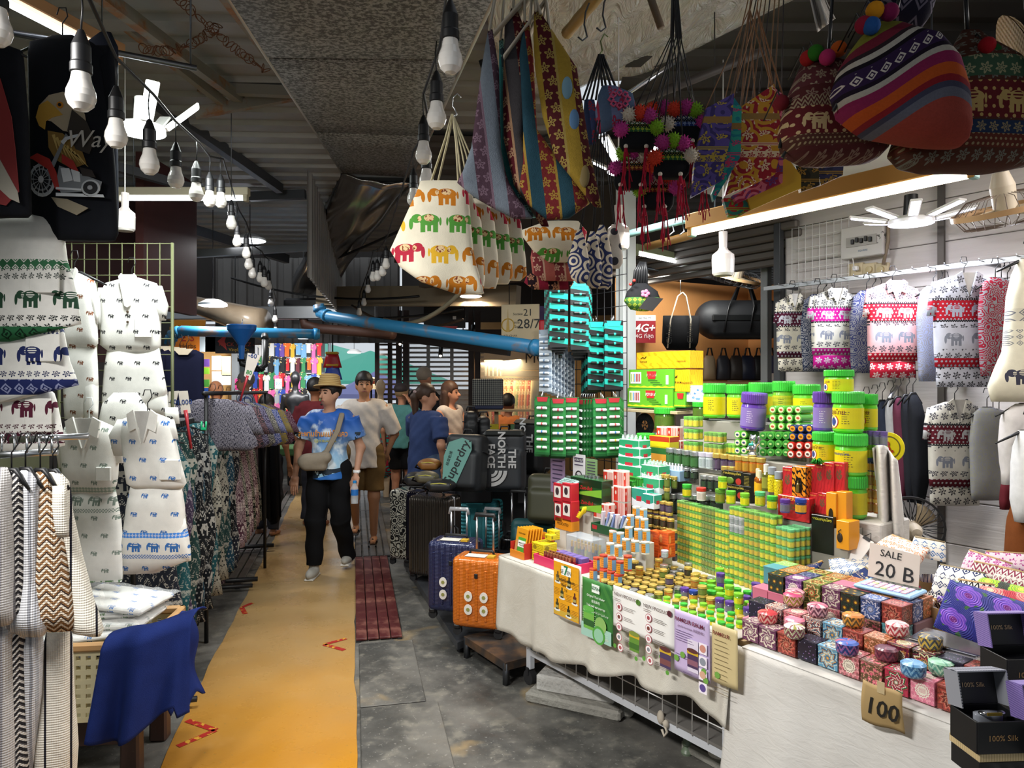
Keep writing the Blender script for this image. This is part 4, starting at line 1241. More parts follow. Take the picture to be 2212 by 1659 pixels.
pjar(t,W_*.27,-H_*.86,.07,'5fae4a','6fae48','2c5a2c','57a845');rnd(t,W_*.66,-H_*.72,.036,'86b060',-.0115);rnd(t,W_*.6,-H_*.9,.04,'4f9a3e',-.0122);rnd(t,W_*.6,-H_*.9,.03,'8fc0a0',-.0128);tx(t,'SE7EN',W_*.6,-H_*.9,.014,'1b4a2a',bold=.02);tx(t,'7 Thai Smile',W_*.74,-H_+.02,.014,'dfe8d4',shear=.3)
t,W_,H_=poster('white NEW PRODUCT poster with a green balm jar and a purple balm jar',1332,1262,1463,1402,paper)
t['label']='wide white poster reading NEW PRODUCT twice, with two balm jars'
for k,(x0,dot_,j)in enumerate(((.02,'4f7a2e',('7a8a3a','5f8a34','3f6a2a')),(.52,'5a2432',('5a3030','4a3a5c','7a4a4a')))):
 tx(t,'NEW PRODUCT',W_*(x0+.02),-.03-.005*k,.0195,'4a2c2a','LEFT');rnd(t,W_*(x0+.43),-.034,.012,dot_)
 lines(t,W_*(x0+.02),W_*(x0+.14),-.05,2,.007,'9a8a86')
 for i in range(5):
  z=-.08-i*.042;rnd(t,W_*x0+.035+.008*(i==4),z,.017,'b0606a',-.0108,rz=.017);rnd(t,W_*x0+.035+.008*(i==4),z,.0145,'efe9e8',-.0114);rnd(t,W_*x0+.035+.008*(i==4),z,.008,('a04a50','7a4038','c08088','8a8a90','b05a60')[i],-.0119)
  lines(t,W_*x0+.06,W_*x0+.13,z+.006,3,.006,'9a9290')
 pjar(t,W_*(x0+.37),-.24-.01*k,.056,j[0],j[1],j[2])
 for x,z in((.30,-.215),(.4,-.265),(.03,-.25)):rnd(t,W_*(x0+x),z,.009,'5c9a3c',-.0113)
t,W_,H_=poster('lilac balm poster in a clear sleeve, with a striped jar',1464,1312,1540,1475,M('c3b0d6',.35))
tx(t,'RAMSUR BALM',W_*.46,-.032,.021,'6a1d3c',bold=.02);tx(t,'ลูกประคบ balm 泰国药膏',W_*.5,-.056,.012,'5a3a5c');lines(t,.012,W_*.6,-.075,5,.009,'6a5480');lines(t,.012,W_*.5,-.165,2,.009,'6a5480');lines(t,.05,W_*.6,-.225,1,.009,'6a5480')
for i,k in enumerate(('c98a7a','8a8f9a','d0a48a','5c4a8a')):rect(t,W_*.74,W_*.96,-.13-i*.048,-.09-i*.048,'efe6f0',-.0112);rnd(t,W_*.85,-.11-i*.048,.014,k,-.0118)
rect(t,W_*.42,W_*.72,-H_+.02,-H_+.14,'d9cfe0',-.0111);pjar(t,W_*.57,-H_+.035,.05,'5a3030','4a3456','8a5a6a')
for x,z in((.1,.05),(.28,.07),(.88,.04),(.93,.01)):rnd(t,W_*x,-H_+z,.012,'6fa045',-.0113)
t,W_,H_=poster('cream balm poster half hidden behind the creased sheet',1545,1342,1600,1490,M('cbb98a',.4))
tx(t,'RAMSUR',.01,-.03,.019,'7a3a34','LEFT',bold=.02);lines(t,.016,W_*.8,-.055,12,.017,'7a6a48');rnd(t,.03,-H_+.03,.012,'6fa045',-.0113)
# tape and the 100 card
a=onfront(1912,1482)
t=thing('price_card','brown paper price card reading 100 taped to the creased sheet','price card',B(a.x+.0,-.078,a.z-.055),BROT)
sh(t,'card',M('a58a5c',.7),lambda u,v:(-.06+.12*u,-.004-.012*sin(v*2.6+u),.058-.12*v-.004*sin(u*6)),10,10,th=-.001)
text('100',.07,M('1b1a18',.5),t,(0,-.0185,-.008),shear=.15,sx=.95,bold=.012)
bx(t,'tape',mat('tape',(.62,.5,.3),.2,alpha=.7),0,-.017,.04,.022,.002,.034)
# things on the floor by the cart
conc=mat('chalky_block',lambda:dict(col=mix(noi(OBJV(),9,5,.65),c('9a9892'),c('cfcdc8')),bump=noi(OBJV(),25,4)),.85,bs=.8,bd=.02)
conc2=mat('grey_block',lambda:dict(col=mix(noi(OBJV(),9,5,.65),c('77746c'),c('a5a299')),bump=noi(OBJV(),25,4)),.85,bs=.8,bd=.02)
q=PZ(1265,1512,0)
t=thing('concrete_block','broken grey concrete slab on the floor under the white block','block',(q.x-.02,q.y+.0,0),BROT+.5)
g=G();g.box(0,0,0,.52,.32,.055,.012);g.box(.22,.02,0,.16,.24,.05,.015);g.build('slab',conc2,t)
t=thing('concrete_block','whitewashed concrete block that lifts the cart castor','block',(q.x-.02,q.y+.02,.056),BROT+.55)
bx(t,'slab',conc,0,0,0,.42,.25,.085,.008)
q=PZ(1205,1478,0)
t=thing('paint_tin','open red tin standing beyond the concrete blocks under the table','tin',(q.x,q.y+.2,0))
lt(t,'can',M('8a2320',.4),[(.05,0),(.05,.17),(.047,.17),(.047,.12),(0,.12)],18);lt(t,'rim',STEEL(),[(.051,.165),(.053,.168),(.051,.172),(.047,.172)],18)
q=PZ(1484,1628,0)
t=thing('stone_vase','little green stone vase holding a red stick, on the floor by the cart','vase',q)
lt(t,'body',M('6d7a66',.4),[(.026,0),(.028,.01),(.02,.022),(.015,.035),(.022,.045),(.016,.06),(.02,.075),(.014,.09),(.013,.1),(.018,.105),(.012,.106)],16)
tb(t,'stick',M('a82a2a',.5),[(0,0,.09),(.006,0,.16)],.003,6)
q=PZ(1560,1690,0)
t=thing('kerb_block','long grey concrete block lying under the near table','block',(q.x+.1,q.y+.1,0),BROT);bx(t,'slab',conc2,0,0,0,.5,.18,.05,.01)
t=thing('plant_pot','white ceramic pot standing behind the hanging sheet corner','pot',(q.x+.02,q.y+.12,.05));lt(t,'pot',M('d9d4cc',.35),[(.035,0),(.045,.005),(.056,.09),(.058,.095),(.053,.095),(.05,.08),(0,.075)],20);el_(t,'moss',M('5c6a3a',.9),(0,0,.08),(.045,.045,.02))
t=thing('food_tray','small white foam tray on the kerb block with leaves in it','tray',(q.x+.15,q.y+.04,.055),BROT);g=G();g.box(0,0,0,.13,.1,.006,.002);g.tube([(-.07,-.055,.012),(.07,-.055,.012),(.07,.055,.012),(-.07,.055,.012),(-.07,-.055,.012)],.006,6);g.build('tray',WHITE(),t);g=G();g.ell((.01,0,.012),(.03,.02,.01));g.ell((-.02,.01,.012),(.02,.02,.008));g.build('leaves',M('4a4a30',.8),t)
t=thing('knotted_rag','beige rag knotted round the lower rail of the cart','rag',B(1.02,.105,.24),BROT);g=G();g.ell((0,-.01,.012),(.018,.014,.03));g.ell((.03,-.01,-.005),(.014,.014,.018));g.tube([(.02,-.015,0),(.045,-.02,-.03),(.03,-.02,-.055),(.015,-.02,-.03)],.006,6);g.build('rag',CL('b3a99a'),t)
# goods on the table
def jarm(key,body,lid,lab,clear=False):
 bm=M(body,.18,coat=.4)if not clear else mat('glassy_'+body,c(body),.08,coat=.6,spec=.8)
 lm=mat('lid_'+lid,lambda:dict(col=c(lid),bump=sn(UV()[0]*2*pi*40)),.3,bs=.5,bd=.003)if lid not in('gold','silver')else(M('d9bb62',.32,.6)if lid=='gold' else M('c3c6c8',.28,.85))
 if isinstance(lab,str):
  h=lab
  lb_=mat('label_'+h,lambda:mix((fr(UV()[0]*6)<.62)*(noi(vec(UV()[0]*90,UV()[1]*700),1,1)>.58),c(h),mix(fr(UV()[0]*3)>.5,c('2f2a18'),c('3d6a2a'))),.35)
 else:lb_=lab
 return[bm,lb_,lm]
JP={}
def jar(kind,r,h,par=None,n=14):
 """jar mesh: body, label band, lid (shared); materials per kind"""
 key=(kind,round(r,4),round(h,4))
 if key not in JP:
  lh=h*.27
  g=G()
  g.lathe([(0,0),(r*.9,0),(r,h*.04),(r,h*.12),(r*1.004,h*.121),(r*1.004,h*.6),(r,h*.601),(r*.98,h*.66),(r*.9,h-lh),(r*1.02,h-lh),(r*1.04,h-lh*.9),(r*1.04,h-lh*.12),(r*.98,h),(0,h)],n,mis=[0,0,0,1,1,1,0,0,0,2,2,2,2])
  o=g.build('jar_source',KINDS[kind])
  JP[key]=o.data
  bpy.data.objects.remove(o)
 return JP[key]
KINDS={'hong':jarm('hong','8fae2e','5cb832','d8c81c'),'hong2':jarm('hong2','78a02c','6fae3a','c8a81e'),'olive':jarm('olive','5d7a2a','5f9a34','8a8a28'),'clearp':jarm('clearp','a9adb0','c9ccce','8d9296'),'mint':jarm('mint','8fae3a','58c07a','cdbb2a'),'gold_dark':jarm('gd','2b2418','gold','3c3026',True),'gold_green':jarm('gg','4c5c22','gold','6d7a34',True),'silver_green':jarm('sg','2c4a26','silver','3c6a3a',True),'silver_dark':jarm('sd','1d221e','silver','2d3a30',True),'gold_orange':jarm('go','b0601c','gold','b8862c',True),'gold_purple':jarm('gp','3a2a44','gold','5a4a62',True),'purple':jarm('pu','5a4a86','5c3a94','6d6a7a'),'blue':jarm('bl','1c2c5c','23429a','d29a2a'),'red':jarm('re','d2cfc8','d23a2c','c8bdb4'),'lime':jarm('li','7cb82c','7ac82e','d8d020'),'green':jarm('gr','4c8a2c','3cb83a','d2c41e'),'white':jarm('wh','b9c4c4','d4cfe0','a9b4b8')}
JLAB={'gold_dark':'small dark balm jar with a gold lid','gold_green':'small green balm jar with a gold lid','silver_green':'small green balm jar with a silver lid','silver_dark':'small black balm jar with a silver lid','gold_orange':'amber balm jar with a gold lid','gold_purple':'small purple balm jar with a gold lid','purple':'purple-lidded inhaler jar','blue':'blue-lidded inhaler jar with an orange label','red':'red-lidded inhaler jar with a white label','lime':'lime-lidded yellow inhaler jar','green':'bright green-lidded yellow inhaler jar','white':'small white jar with a lilac lid','hong':'green-lidded yellow inhaler jar','olive':'olive inhaler jar','mint':'mint-lidded inhaler jar'}
def putjar(kind,r,h,loc,label,group=None,name='balm_jar',rot=None):
 o=link(name,jar(kind,r,h),None,loc,rot if rot is not None else BROT+RN.random()*6)
 return tag(o,label,'jar',group)
ZT=.749
# loose jars: rows across the table front
FR=[(1280+0,0)]
rows=[]
for j in range(8):
 w=.035+j*.06
 for i in range(22):
  u=.60+i*.046+(.02 if j%2 else 0)-.025*j
  if u>1.44-.0*j or(j>=7 and u>1.1):continue
  rows.append((i,j,u,w))
cnt={}
for i,j,u,w in rows:
 if u<.72-.03*j and j<2:continue
 f=(u-.5)/.95
 if f<.55:k=RN.choice(['gold_dark','gold_green','gold_green','silver_green','gold_dark','silver_dark','gold_purple','gold_orange']if j>1 else['gold_dark','gold_green','gold_purple','silver_green'])
 else:k=RN.choice(['lime','green','purple','blue','lime','gold_green','hong','purple','gold_orange']if j>2 else['lime','green','lime','gold_green','hong'])
 small=f>=.55 and j<=2
 r,h=(.015,.026)if small else((.0185,.038)if k[0:4]in('gold','silv')else(.0185,.045))
 cnt[k]=cnt.get(k,0)+1
 row=ORD[j]
 zb=ZT+(.012*j if j<5 else .05)
 putjar(k,r,h,B(u+RN.uniform(-.004,.004),w+RN.uniform(-.004,.004),ZT),f'{JLAB[k]}, {row} row, {ORD[i]} in it',f'{JLAB[k]}s at the table front')
 if(i*7+j*3)%4==0 and j>2 and not small:
  putjar(k,r,h,B(u,w,ZT+h),f'{JLAB[k]} stacked double, {row} row, {ORD[i]} in it',f'{JLAB[k]}s at the table front')
  # wall of wrapped jar packs
wrapm=mat('shrink_wrap',(.97,1,.95),.1,alpha=.045,spec=.9)
A0,A1=V((.618,.637)),V((1.375,.50))
PK=['hong2','hong','olive','hong','hong','hong2','hong','mint']
ncol=8
for cI in range(ncol):
 a=A0.lerp(A1,cI/ncol);b=A0.lerp(A1,(cI+1)/ncol)
 wd=(b-a).length
 nj=4 if cI<4 else 3
 dj=wd/(nj+.12)
 hj=.0345 if cI<4 else .038
 nr=(9,9,9,9,9,9,9,8)[cI]
 kd=PK[cI]
 deep=5 if cI==7 else 2
 for rI in range(nr):
  topmost=rI==nr-1
  kk='clearp' if cI==4 and rI in(nr-2,nr-3)else kd
  t=thing('jar_pack',f'wrapped pack of {"grey" if kk == "clearp" else "green-lidded"} jars, {ORD[cI]} column of the jar wall, {ORD[rI]} layer up','jar pack',B(a.x,a.y,ZT+rI*(hj+.0015)),BROT+math.atan2(b.y-a.y,b.x-a.x),'shrink-wrapped inhaler jar packs in the long wall')
  me=jar(kk,dj*.48,hj,n=10)
  for d in range(deep if(topmost or cI==7)else 1):
   for q in range(nj):
    if cI==7 and d and not topmost and q<nj-1:continue
    link('jar',me,t,(dj*(q+.56),dj*(d+.5),0))
  bx(t,'wrap',wrapm,wd/2,dj*deep/2,.001,wd-.002,dj*deep+.002,hj-.0005,.004)
g=G();
# display riser behind the wall: stepped white shelves
t=thing('display_riser','stepped white riser under the upper tiers of balms','riser',B(.75,.9,ZT),BROT)
for(u0,u1,w0,w1,z0,z1,nm)in((.15,1.45,.70,1.2,0,.2,'lower_step'),(.1,1.4,.86,1.2,.2,.37,'middle_step'),(.1,1.4,1.03,1.2,.37,.62,'upper_step')):
 bx(t,nm,M('c9c6bd',.6),(u0+u1)/2-.75,(w0+w1)/2-.9,z0,u1-u0,w1-w0,z1-z0,.004)
 # jars on top of the wall
for(px,yb,yt,k,lab)in((1484,1073,1046,'green','green-lidded yellow inhaler jar alone on the corner of the jar wall nearest the cards'),(1515,1081,1053,'red','red-lidded white-labelled jar standing on the jar wall'),(1556,1086,1056,'olive','green-lidded dark green jar just past the red-lidded one'),(1561,1056,1030,'lime','yellow jar with a lime lid standing higher behind the red-lidded one'),(1579,1088,1060,'hong','all-yellow inhaler jar past the dark green one on the wall'),(1609,1092,1065,'lime','lime-lidded inhaler jar in the middle of the jar wall'),(1642,1092,1062,'mint','mint-lidded yellow inhaler jar on the jar wall'),(1668,1100,1071,'green','bright green-lidded jar beside the purple-lidded one on the wall'),(1696,1107,1078,'purple','purple-lidded jar standing on the jar wall'),(1730,1109,1077,'blue','royal blue-lidded jar with orange label, last on the jar wall')):
 f=(px-1458)/325;w=.66-.13*f
 p=PW(px,yb,w);q=PW(px,yt,w);h=q.z-p.z
 putjar(k,h*.36,h,V((p.x,p.y,p.z)),lab,None,'inhaler_jar')
def bigjar(px,yb,yt,w,kind,label,wpx,word=None,word2=None,tilt=0):
 """large display jar: body, label with lettering, ribbed lid"""
 p,q=PW(px,yb,w),PW(px,yt,w)
 h=q.z-p.z;r=wpx/2/FPX*p.y
 t=thing('display_jar',label,'jar',p,BROT)
 bm,lm,ldm={'g':(M('5fbf2a',.2,coat=.5),mat('big_label_yellow',lambda:mix((dia(UV()[0]*1.0,UV()[1],.03))*.12,c('c8bd14'),c('a0921a')),.35),KINDS['green'][2]),'p':(M('5a3a9a',.2,coat=.5),M('7d6aa8',.35),KINDS['purple'][2]),'o':(M('6aa52e',.2,coat=.5),mat('big_label_olive',lambda:mix(dia(UV()[0],UV()[1],.022),c('b5b52c'),c('6f8f2a')),.35),KINDS['green'][2]),'d':(mat('glassy_big',c('3a5c1c'),.1,coat=.5),M('4c6a22',.3),KINDS['green'][2])}[kind]
 lt(t,'body',bm,[(0,0),(r*.9,0),(r,h*.05),(r,h*.62),(r*.94,h*.69),(r*.88,h*.73),(0,h*.73)],28)
 lt(t,'label',lm,[(r*1.006,h*.1),(r*1.01,h*.105),(r*1.01,h*.6),(r*1.006,h*.605)],28)
 lt(t,'lid',ldm,[(0,h*.72),(r*1.03,h*.72),(r*1.05,h*.74),(r*1.05,h*.96),(r*1.0,h),(0,h*.995)],28)
 def wrap(s,size,z,col,ang,bold=.01):
  o=text(s,1.0,M(col,.5),t,bold=bold)
  o.scale=(1,1,1)
  for v in o.data.vertices:
   a=ang+v.co.x*size/r-pi/2
   v.co=(r*1.016*cos(a),r*1.016*sin(a),z+v.co.y*size)
  o.rotation_euler=(0,0,0)
  return o
 face=-.25
 if word:wrap(word,h*.15,h*.5,'6a2a12',face-.1,.015)
 if word2:wrap(word2,h*.085,h*.52,'23347a',face,.015)
 if kind=='g' and word:
  for rr,col,e in((.17,'a3201e',1.018),(.145,'e6e3d8',1.022),(.1,'2b3a7a',1.026)):
   g=G();out=[]
   vs=[(h*rr*cos(2*pi*k/18),h*rr*sin(2*pi*k/18))for k in range(18)]
   g.add([(r*e*cos(face-.35+x/r-pi/2),r*e*sin(face-.35+x/r-pi/2),h*.27+z)for x,z in vs],[tuple(range(18))],sm=False);g.build('round_emblem',M(col,.5),t)
 g=G()
 for i in range(6 if word!=0 else 0):
  a0=face+.35;a1=a0+.55-.2*RN.random()
  z=h*(.5-i*.055)
  g.add([(r*1.014*cos(a-pi/2),r*1.014*sin(a-pi/2),zz)for zz in(z,z+h*.014)for a in(a0,(a0+a1)/2,a1)],[(0,1,4,3),(1,2,5,4)],sm=False)
 if g.f:g.build('small_print',M('4a4520' if kind!='p' else 'c9c0d8',.6),t)
 if tilt:t.rotation_euler=(0,tilt,BROT)
 return t
bigjar(1543,902,828,1.06,'g','large green-lidded display jar with barcode, first of the back row past the green boxes',47)
bigjar(1595,902,830,1.06,'g','large green-lidded display jar, second of the back row, behind the tilted purple jar',48)
bigjar(1644,902,826,1.09,'g','large green-lidded display jar, third of the back row',50)
bigjar(1693,902,823,1.06,'o','large display jar with a lattice olive label, fourth of the back row',45)
bigjar(1742,906,830,1.06,'g','large green-lidded display jar, fifth of the back row beside the upright purple jar',54)
bigjar(1625,928,848,.93,'p','large purple display jar leaning on the roll tubes',52,tilt=.08)
bigjar(1780,932,846,.86,'p','large purple display jar standing upright beside the green tower',44)
bigjar(1832,934,846,.80,'g','large yellow jar at the middle of the tower, its emblem facing out',62,'มวยไทย')
bigjar(1877,930,851,.92,'g','large yellow jar half hidden at the wall side of the tower',34,'วยไทย')
bigjar(1782,998,933,.80,'g','large yellow jar under the upright purple jar',50,'มวยไทย')
bigjar(1838,1026,936,.78,'g','large pale-lidded yellow jar with blue lettering in the tower',64,None,'ยาดมสมุนไพร')
bigjar(1838,1116,1026,.78,'g','large yellow jar at the foot of the tower beside the red boxes',64,'มวยไทย')
bigjar(1812,850,799,.86,'g','large yellow jar crowning the tower',58,'มวย')
bigjar(1515,906,868,1.08,'d','green-capped jar under the blue flowered tissue box',36)
bigjar(1430,1000,944,.95,'g','large yellow jar behind the green carton stack by the pillar',60)
bigjar(1395,968,936,.9,'g','squat bright green-capped jar beside the pillar',38)
bigjar(1436,928,880,1.02,'d','dark green jar with a small white 7 label under the green boxes',44)
# tower base
t=thing('tower_stand','small white clothed stand carrying the jar tower','stand',B(1.32,.82,ZT),BROT)
a=toB(PW(1838,1117,.78));t.location=B(a.x,.86,ZT)
bx(t,'cloth_box',whitec,0,0,0,.3,.24,a.z-ZT-.002,.006)
def pbox(px0,py0,px1,py1,w,dep,name,label,cat,m,group=None,ch=.002,lean=0):
 a,b=toB(PW(px0,py1,w)),toB(PW(px1,py0,w))
 t=thing(name,label,cat,B((a.x+b.x)/2,w,a.z),BROT,group)
 bx(t,'carton',m,0,dep/2,0,abs(b.x-a.x),dep,b.z-a.z,ch)
 return t,abs(b.x-a.x),b.z-a.z
def cell(name,ground,kind,*k):
 def f():
  u,v=UV();K=[c(x)for x in k];gcol=c(ground)
  if kind=='tigerbox':
   col=mix(fr(u*7+v*2+noi(vec(u,v),4,2)*1.4)<.3,gcol,K[0]);return mix(bxd(u,v,.25,.55,.16,.22)<1.0,col,mix(noi(vec(u,v),30,1)>.5,gcol,K[1]))
  if kind=='stripeband':
   col=mix((u>.38)*(fr(u*9)<.5),gcol,K[0]);col=mix(mx(v>.92,v<.08),col,K[0]);return mix(el(u,v,.2,.6,.07,.12)<1.0,col,K[1])
  if kind=='green':
   col=mix(v<.14+sn(u*40)*.02,gcol,K[0]);return mix(v<.06,col,K[1])
  if kind=='redbox':
   col=mix(fr(u*3-v*2+noi(vec(u,v),3,2))<.25,gcol,K[0]);return mix(noi(vec(u,v),9,3)*(el(u,v,.5,.6,.3,.18)<1.0)>.45,col,K[1])
  if kind=='tube':
   return mix((noi(vec(u*30,v*200),1,1)>.55)*(v>.2),gcol,K[0])
  if kind=='letters':
   col=mix((fr(v*5)<.45)*(noi(vec(u*40,fl(v*5)*3),1,1)>.5),gcol,K[0]);return mix(el(u,v,.25,.5,.16,.3)<1.0,col,K[1])
  if kind=='snow':
   col=mix(v<.35+.25*ab(fr(u*2)-.5),gcol,K[0]);return mix(bxd(u,v,.5,.45,.18,.14)<1.0,col,K[1])
  if kind=='half':return mix(v>.55,gcol,K[0])
 return mat(name,f,.35,coat=.2)
psb=cell('green_box','63ad2a','green','c9cf2a','2f8a2c')
tigb=cell('yellow_box','e8b81c','tigerbox','d9a012','e8b81c')
def face_text(t,s,x,z,size,col,**k):return text(s,size,M(col,.5),t,(x,-.003,z),**k)
def psface(t,W_,H_):
 g=G();a=W_*.08;g.prism([(-a,H_*.9),(a*1.6,H_*.9),(a*1.3,H_*.52),(-a*.6,H_*.52)],-.003,-.0015);g.build('red_badge',M('c02a2c',.4),t)
 face_text(t,'POY-SIAN',W_*.025,H_*.7,H_*.2,'f0efe8',shear=.2,sx=.75,bold=.02)
 bx(t,'white_window',WHITE(),-W_*.33,-.001,H_*.28,W_*.24,.003,H_*.58)
 for i in range(6):bx(t,'printed_inhaler',M(('7a9a3a','9aa82c','4a8ac0','a02a2a','8a3a2a','a02a30')[i],.5),-W_*.42+i*W_*.036,-.003,H_*.38,W_*.018,.003,H_*.4)
 bx(t,'white_window',WHITE(),W_*.36,-.001,H_*.25,W_*.05,.003,H_*.45)
 for q in range(3):bx(t,'small_print',M('2a5a1c',.6),W_*.1+.02*(q-1),-.001,H_*(.42-q*.1),W_*.2,.0015,H_*.03)
for(x0,y0,x1,y1,lab)in((1355,840,1454,880,'green inhaler carton with red badge, lowest of the stack on the pillar side'),(1358,797,1456,840,'green inhaler carton with red badge, second of the stack')):
 t,a,b=pbox(x0,y0,x1,y1,1.04,.12,'inhaler_carton',lab,'box',psb);psface(t,a,b)
t,a,b=pbox(1456,846,1481,880,1.05,.12,'inhaler_carton','narrow end of a green inhaler carton beside the lowest one','box',psb)
pr(t,'red_badge',M('c02a2c',.4),[(-.02,b*.9),(.03,b*.9),(.025,b*.55),(-.014,b*.55)],-.003,-.0015)
for(x0,y0,x1,y1,lab)in((1375,757,1490,797,'long yellow tiger-striped carton on top of the green cartons'),(1457,798,1489,846,'yellow carton end between the green cartons')):
 t,a,b=pbox(x0,y0,x1,y1,1.05,.12,'balm_carton',lab,'box',tigb)
 face_text(t,'TIGER BALM',-a*.36,b*.42,b*.13,'2a1d08',bold=.01,sx=.8);face_text(t,'ยาหม่องตราเสือ',a*.35,b*.4,b*.14,'2a1d08',bold=.01,sx=.8)
 tb(t,'tiger_emblem',M('2a1d08',.5),[(-a*.41,-.003,b*.62),(-a*.37,-.003,b*.7),(-a*.33,-.003,b*.64),(-a*.3,-.003,b*.74)],.0035,5,flat=.4)
t,a,b=pbox(1482,833,1519,868,1.06,.1,'tissue_box','white tissue box with blue flowers on a green-capped jar','box',mandala('blue_flower_box',['dfe2e6','4a7fb8','8fb4d8','dfe2e6'],6,2))
# shelf under these cartons
t=thing('carton_stand','wooden stand behind the cartons holding them over the black disc','stand',B(-.1,1.14,0),BROT)
a=toB(PW(1360,881,1.1));g=G();b_=toB(PW(1485,881,1.1));t.location=B((a.x+b_.x)/2,1.1,0)
bx(t,'shelf_board',M('b5a584',.6),0,0,a.z-.02,b_.x-a.x+.02,.2,.018,.002)
for s in(-1,1):bx(t,'leg',M('8f8a80',.6),s*(b_.x-a.x)*.5,.08,0,.02,.03,a.z-.02)
# black perforated disc
p=PW(1394,918,1.08);t=thing('brake_disc','black perforated metal disc hanging beside the pillar under the cartons','disc',p,BROT)
g=G();T_=Matrix.Rotation(pi/2,4,'X');g.lathe([(.03,0),(.075,0),(.075,.008),(.03,.008),(.03,0)],28,T=T_);g.build('ring',M('2a2b2d',.4,.6),t)
for k in range(12):w_=2*pi*k/12;lt(t,'hole_rim',M('0c0c0d',.8),[(.006,.0085),(.0065,.009),(.005,.0095)],8,T=Matrix.Translation((.055*cos(w_),0,.055*sin(w_)))@T_)
for k in range(5):w_=2*pi*k/5;tb(t,'spoke',M('2a2b2d',.4,.6),[(.008*cos(w_),-.004,.008*sin(w_)),(.034*cos(w_+.4),-.004,.034*sin(w_+.4))],.004,6)
# red and white ointment boxes, piled
rw=cell('red_white_box','c8372a','stripeband','e8e3da','d9d2c6')
for n,(x0,y0,x1,y1,w,lab)in enumerate(((1301,1052,1349,1084,.47,'lower pair'),(1301,1084,1349,1117,.47,'lowest pair'),(1303,1018,1346,1052,.48,'topmost pair'),(1282,1090,1314,1118,.40,'lone pale box in front'),(1418,922,1463,952,.92,'pair by the 7 jar'),(1440,952,1470,972,.93,'pair under those'))):
 k=2
 for i in range(k):
  xa=x0+(x1-x0)*i/k;xb=x0+(x1-x0)*(i+1)/k
  pbox(xa,y0,xb,y1,w,.05,'ointment_box',f'small red and white striped ointment box, {("card","jar")[i]} side of the {lab}','box',rw)
for n,(x0,y0,x1,y1)in enumerate(((1195,1046,1214,1084),(1214,1046,1233,1084),(1197,1084,1214,1124),(1214,1084,1234,1124))):
 t,a,b=pbox(x0,y0,x1,y1,.33,.06,'powder_box',('upper outer','upper inner','lower outer','lower inner')[n]+' red powder box with a white label by the suitcases','box',M('b32430',.4))
 bx(t,'white_label',M('e2ded8',.5),0,-.0012,b*.28,a*.72,.002,b*.58);pr(t,'round_emblem',M('3a2a30',.5),disc(0,b*.6,b*.14,12,b*.2),-.0035,-.0022)
t,a,b=pbox(1199,1124,1234,1140,.33,.06,'balm_carton','small orange carton under the red powder boxes','box',M('d98a1e',.4))
face_text(t,'MEDICATED',0,b*.5,b*.35,'2a1d08',sx=.8)
dg=cell('dark_green_box','1d4a24','half','123018')
for n,(x0,y0,x1,y1,lab)in enumerate(((1232,1040,1300,1076,'open dark green tray of balms with a round white badge, upper one'),(1236,1072,1300,1096,'closed dark green carton under the open tray'))):
 t,a,b=pbox(x0,y0,x1,y1-(12 if n==0 else 0),.4,.1,'balm_tray',lab,'box',dg)
 pr(t,'green_swoosh',M('7cb83a',.4),[(-a/2,.003),(a/2,b*.5),(a/2,.003)],-.0035,-.002)
 for rr,col,e in((.02,'0f3018',-.004),(.017,'e8ebe6',-.0055),(.012,'8a2a2a',-.007)):pr(t,'round_badge',M(col,.5),disc(-a*.34,b*.6,rr),e-.001,e)
 face_text(t,'Zam-Buk',a*.02,b*.45,b*.3,'b0282c',shear=.3,bold=.02)
 if n==0:
  for i in range(6):lt(t,'balm_tin',STEEL(),[(.011,0),(.011,.012),(.009,.013)],12,T=Matrix.Translation((-.03+.03*(i%3),.03+.03*(i//3),b)))
  # calculator on the boxes
def calc(name,label,loc,rz,tilt,w,d,body,keys,rows_,cols_):
 t=thing(name,label,'calculator',loc);t.rotation_euler=(tilt,0,rz)
 bx(t,'body',body,0,0,0,w,d,.014,.005)
 bx(t,'screen',M('3d4440',.2),0,d*.34,.0142,w*.84,d*.2,.003,.001)
 for i in range(cols_):
  for j in range(rows_):
   g=G();g.box(-w*.4+w*.8*(i+.5)/cols_,-d*.44+d*.62*(j+.5)/rows_,.014,w*.8/cols_*.8,d*.62/rows_*.75,.005,.001)
   g.build('key',keys[(i*3+j*2+i*j)%len(keys)],t)
 return t
a=toB(PW(1222,1046,.36));calc('calculator','grey-green desk calculator lying on the red powder boxes',B(a.x,.385,a.z+.004),BROT,.35,.14,.11,M('8fa6a4',.4),[M('7c9490',.4),M('6d8580',.4)],4,5)
# orange plaster packets and yellow banana boxes at the corner
for n in range(6):
 a=toB(PW(1152+n*4,1196-n*5,.03+n*.014))
 t=thing('plaster_packet',('orange plaster packet with a green panel, front one of the box','second orange plaster packet','third orange plaster packet','fourth orange plaster packet','fifth orange plaster packet','hindmost orange plaster packet')[n]+(' in the corner display box' if n else ''),'packet',B(.075+n*.004,.03+n*.016,ZT+.022),BROT)
 t.rotation_euler=(-.18,0,BROT)
 bx(t,'packet',M('d9921c',.35),0,0,0,.1,.006,.135,.002)
 if n==0:
  bx(t,'green_panel',M('4f9a34',.4),.01,-.004,.0,.065,.002,.085);bx(t,'white_panel',WHITE(),.012,-.0055,.035,.062,.002,.034)
  text('MEDICATED\nPLASTER',.011,M('333333',.5),t,(.018,-.008,.05),bold=.01);text('TIGER BALM',.011,M('2a1d08',.5),t,(0,-.004,.105),bold=.01)
  pr(t,'printed_back',M('c08a5a',.5),[(-.042,.0),(-.022,.0),(-.02,.06),(-.026,.075),(-.038,.06)],-.008,-.006)
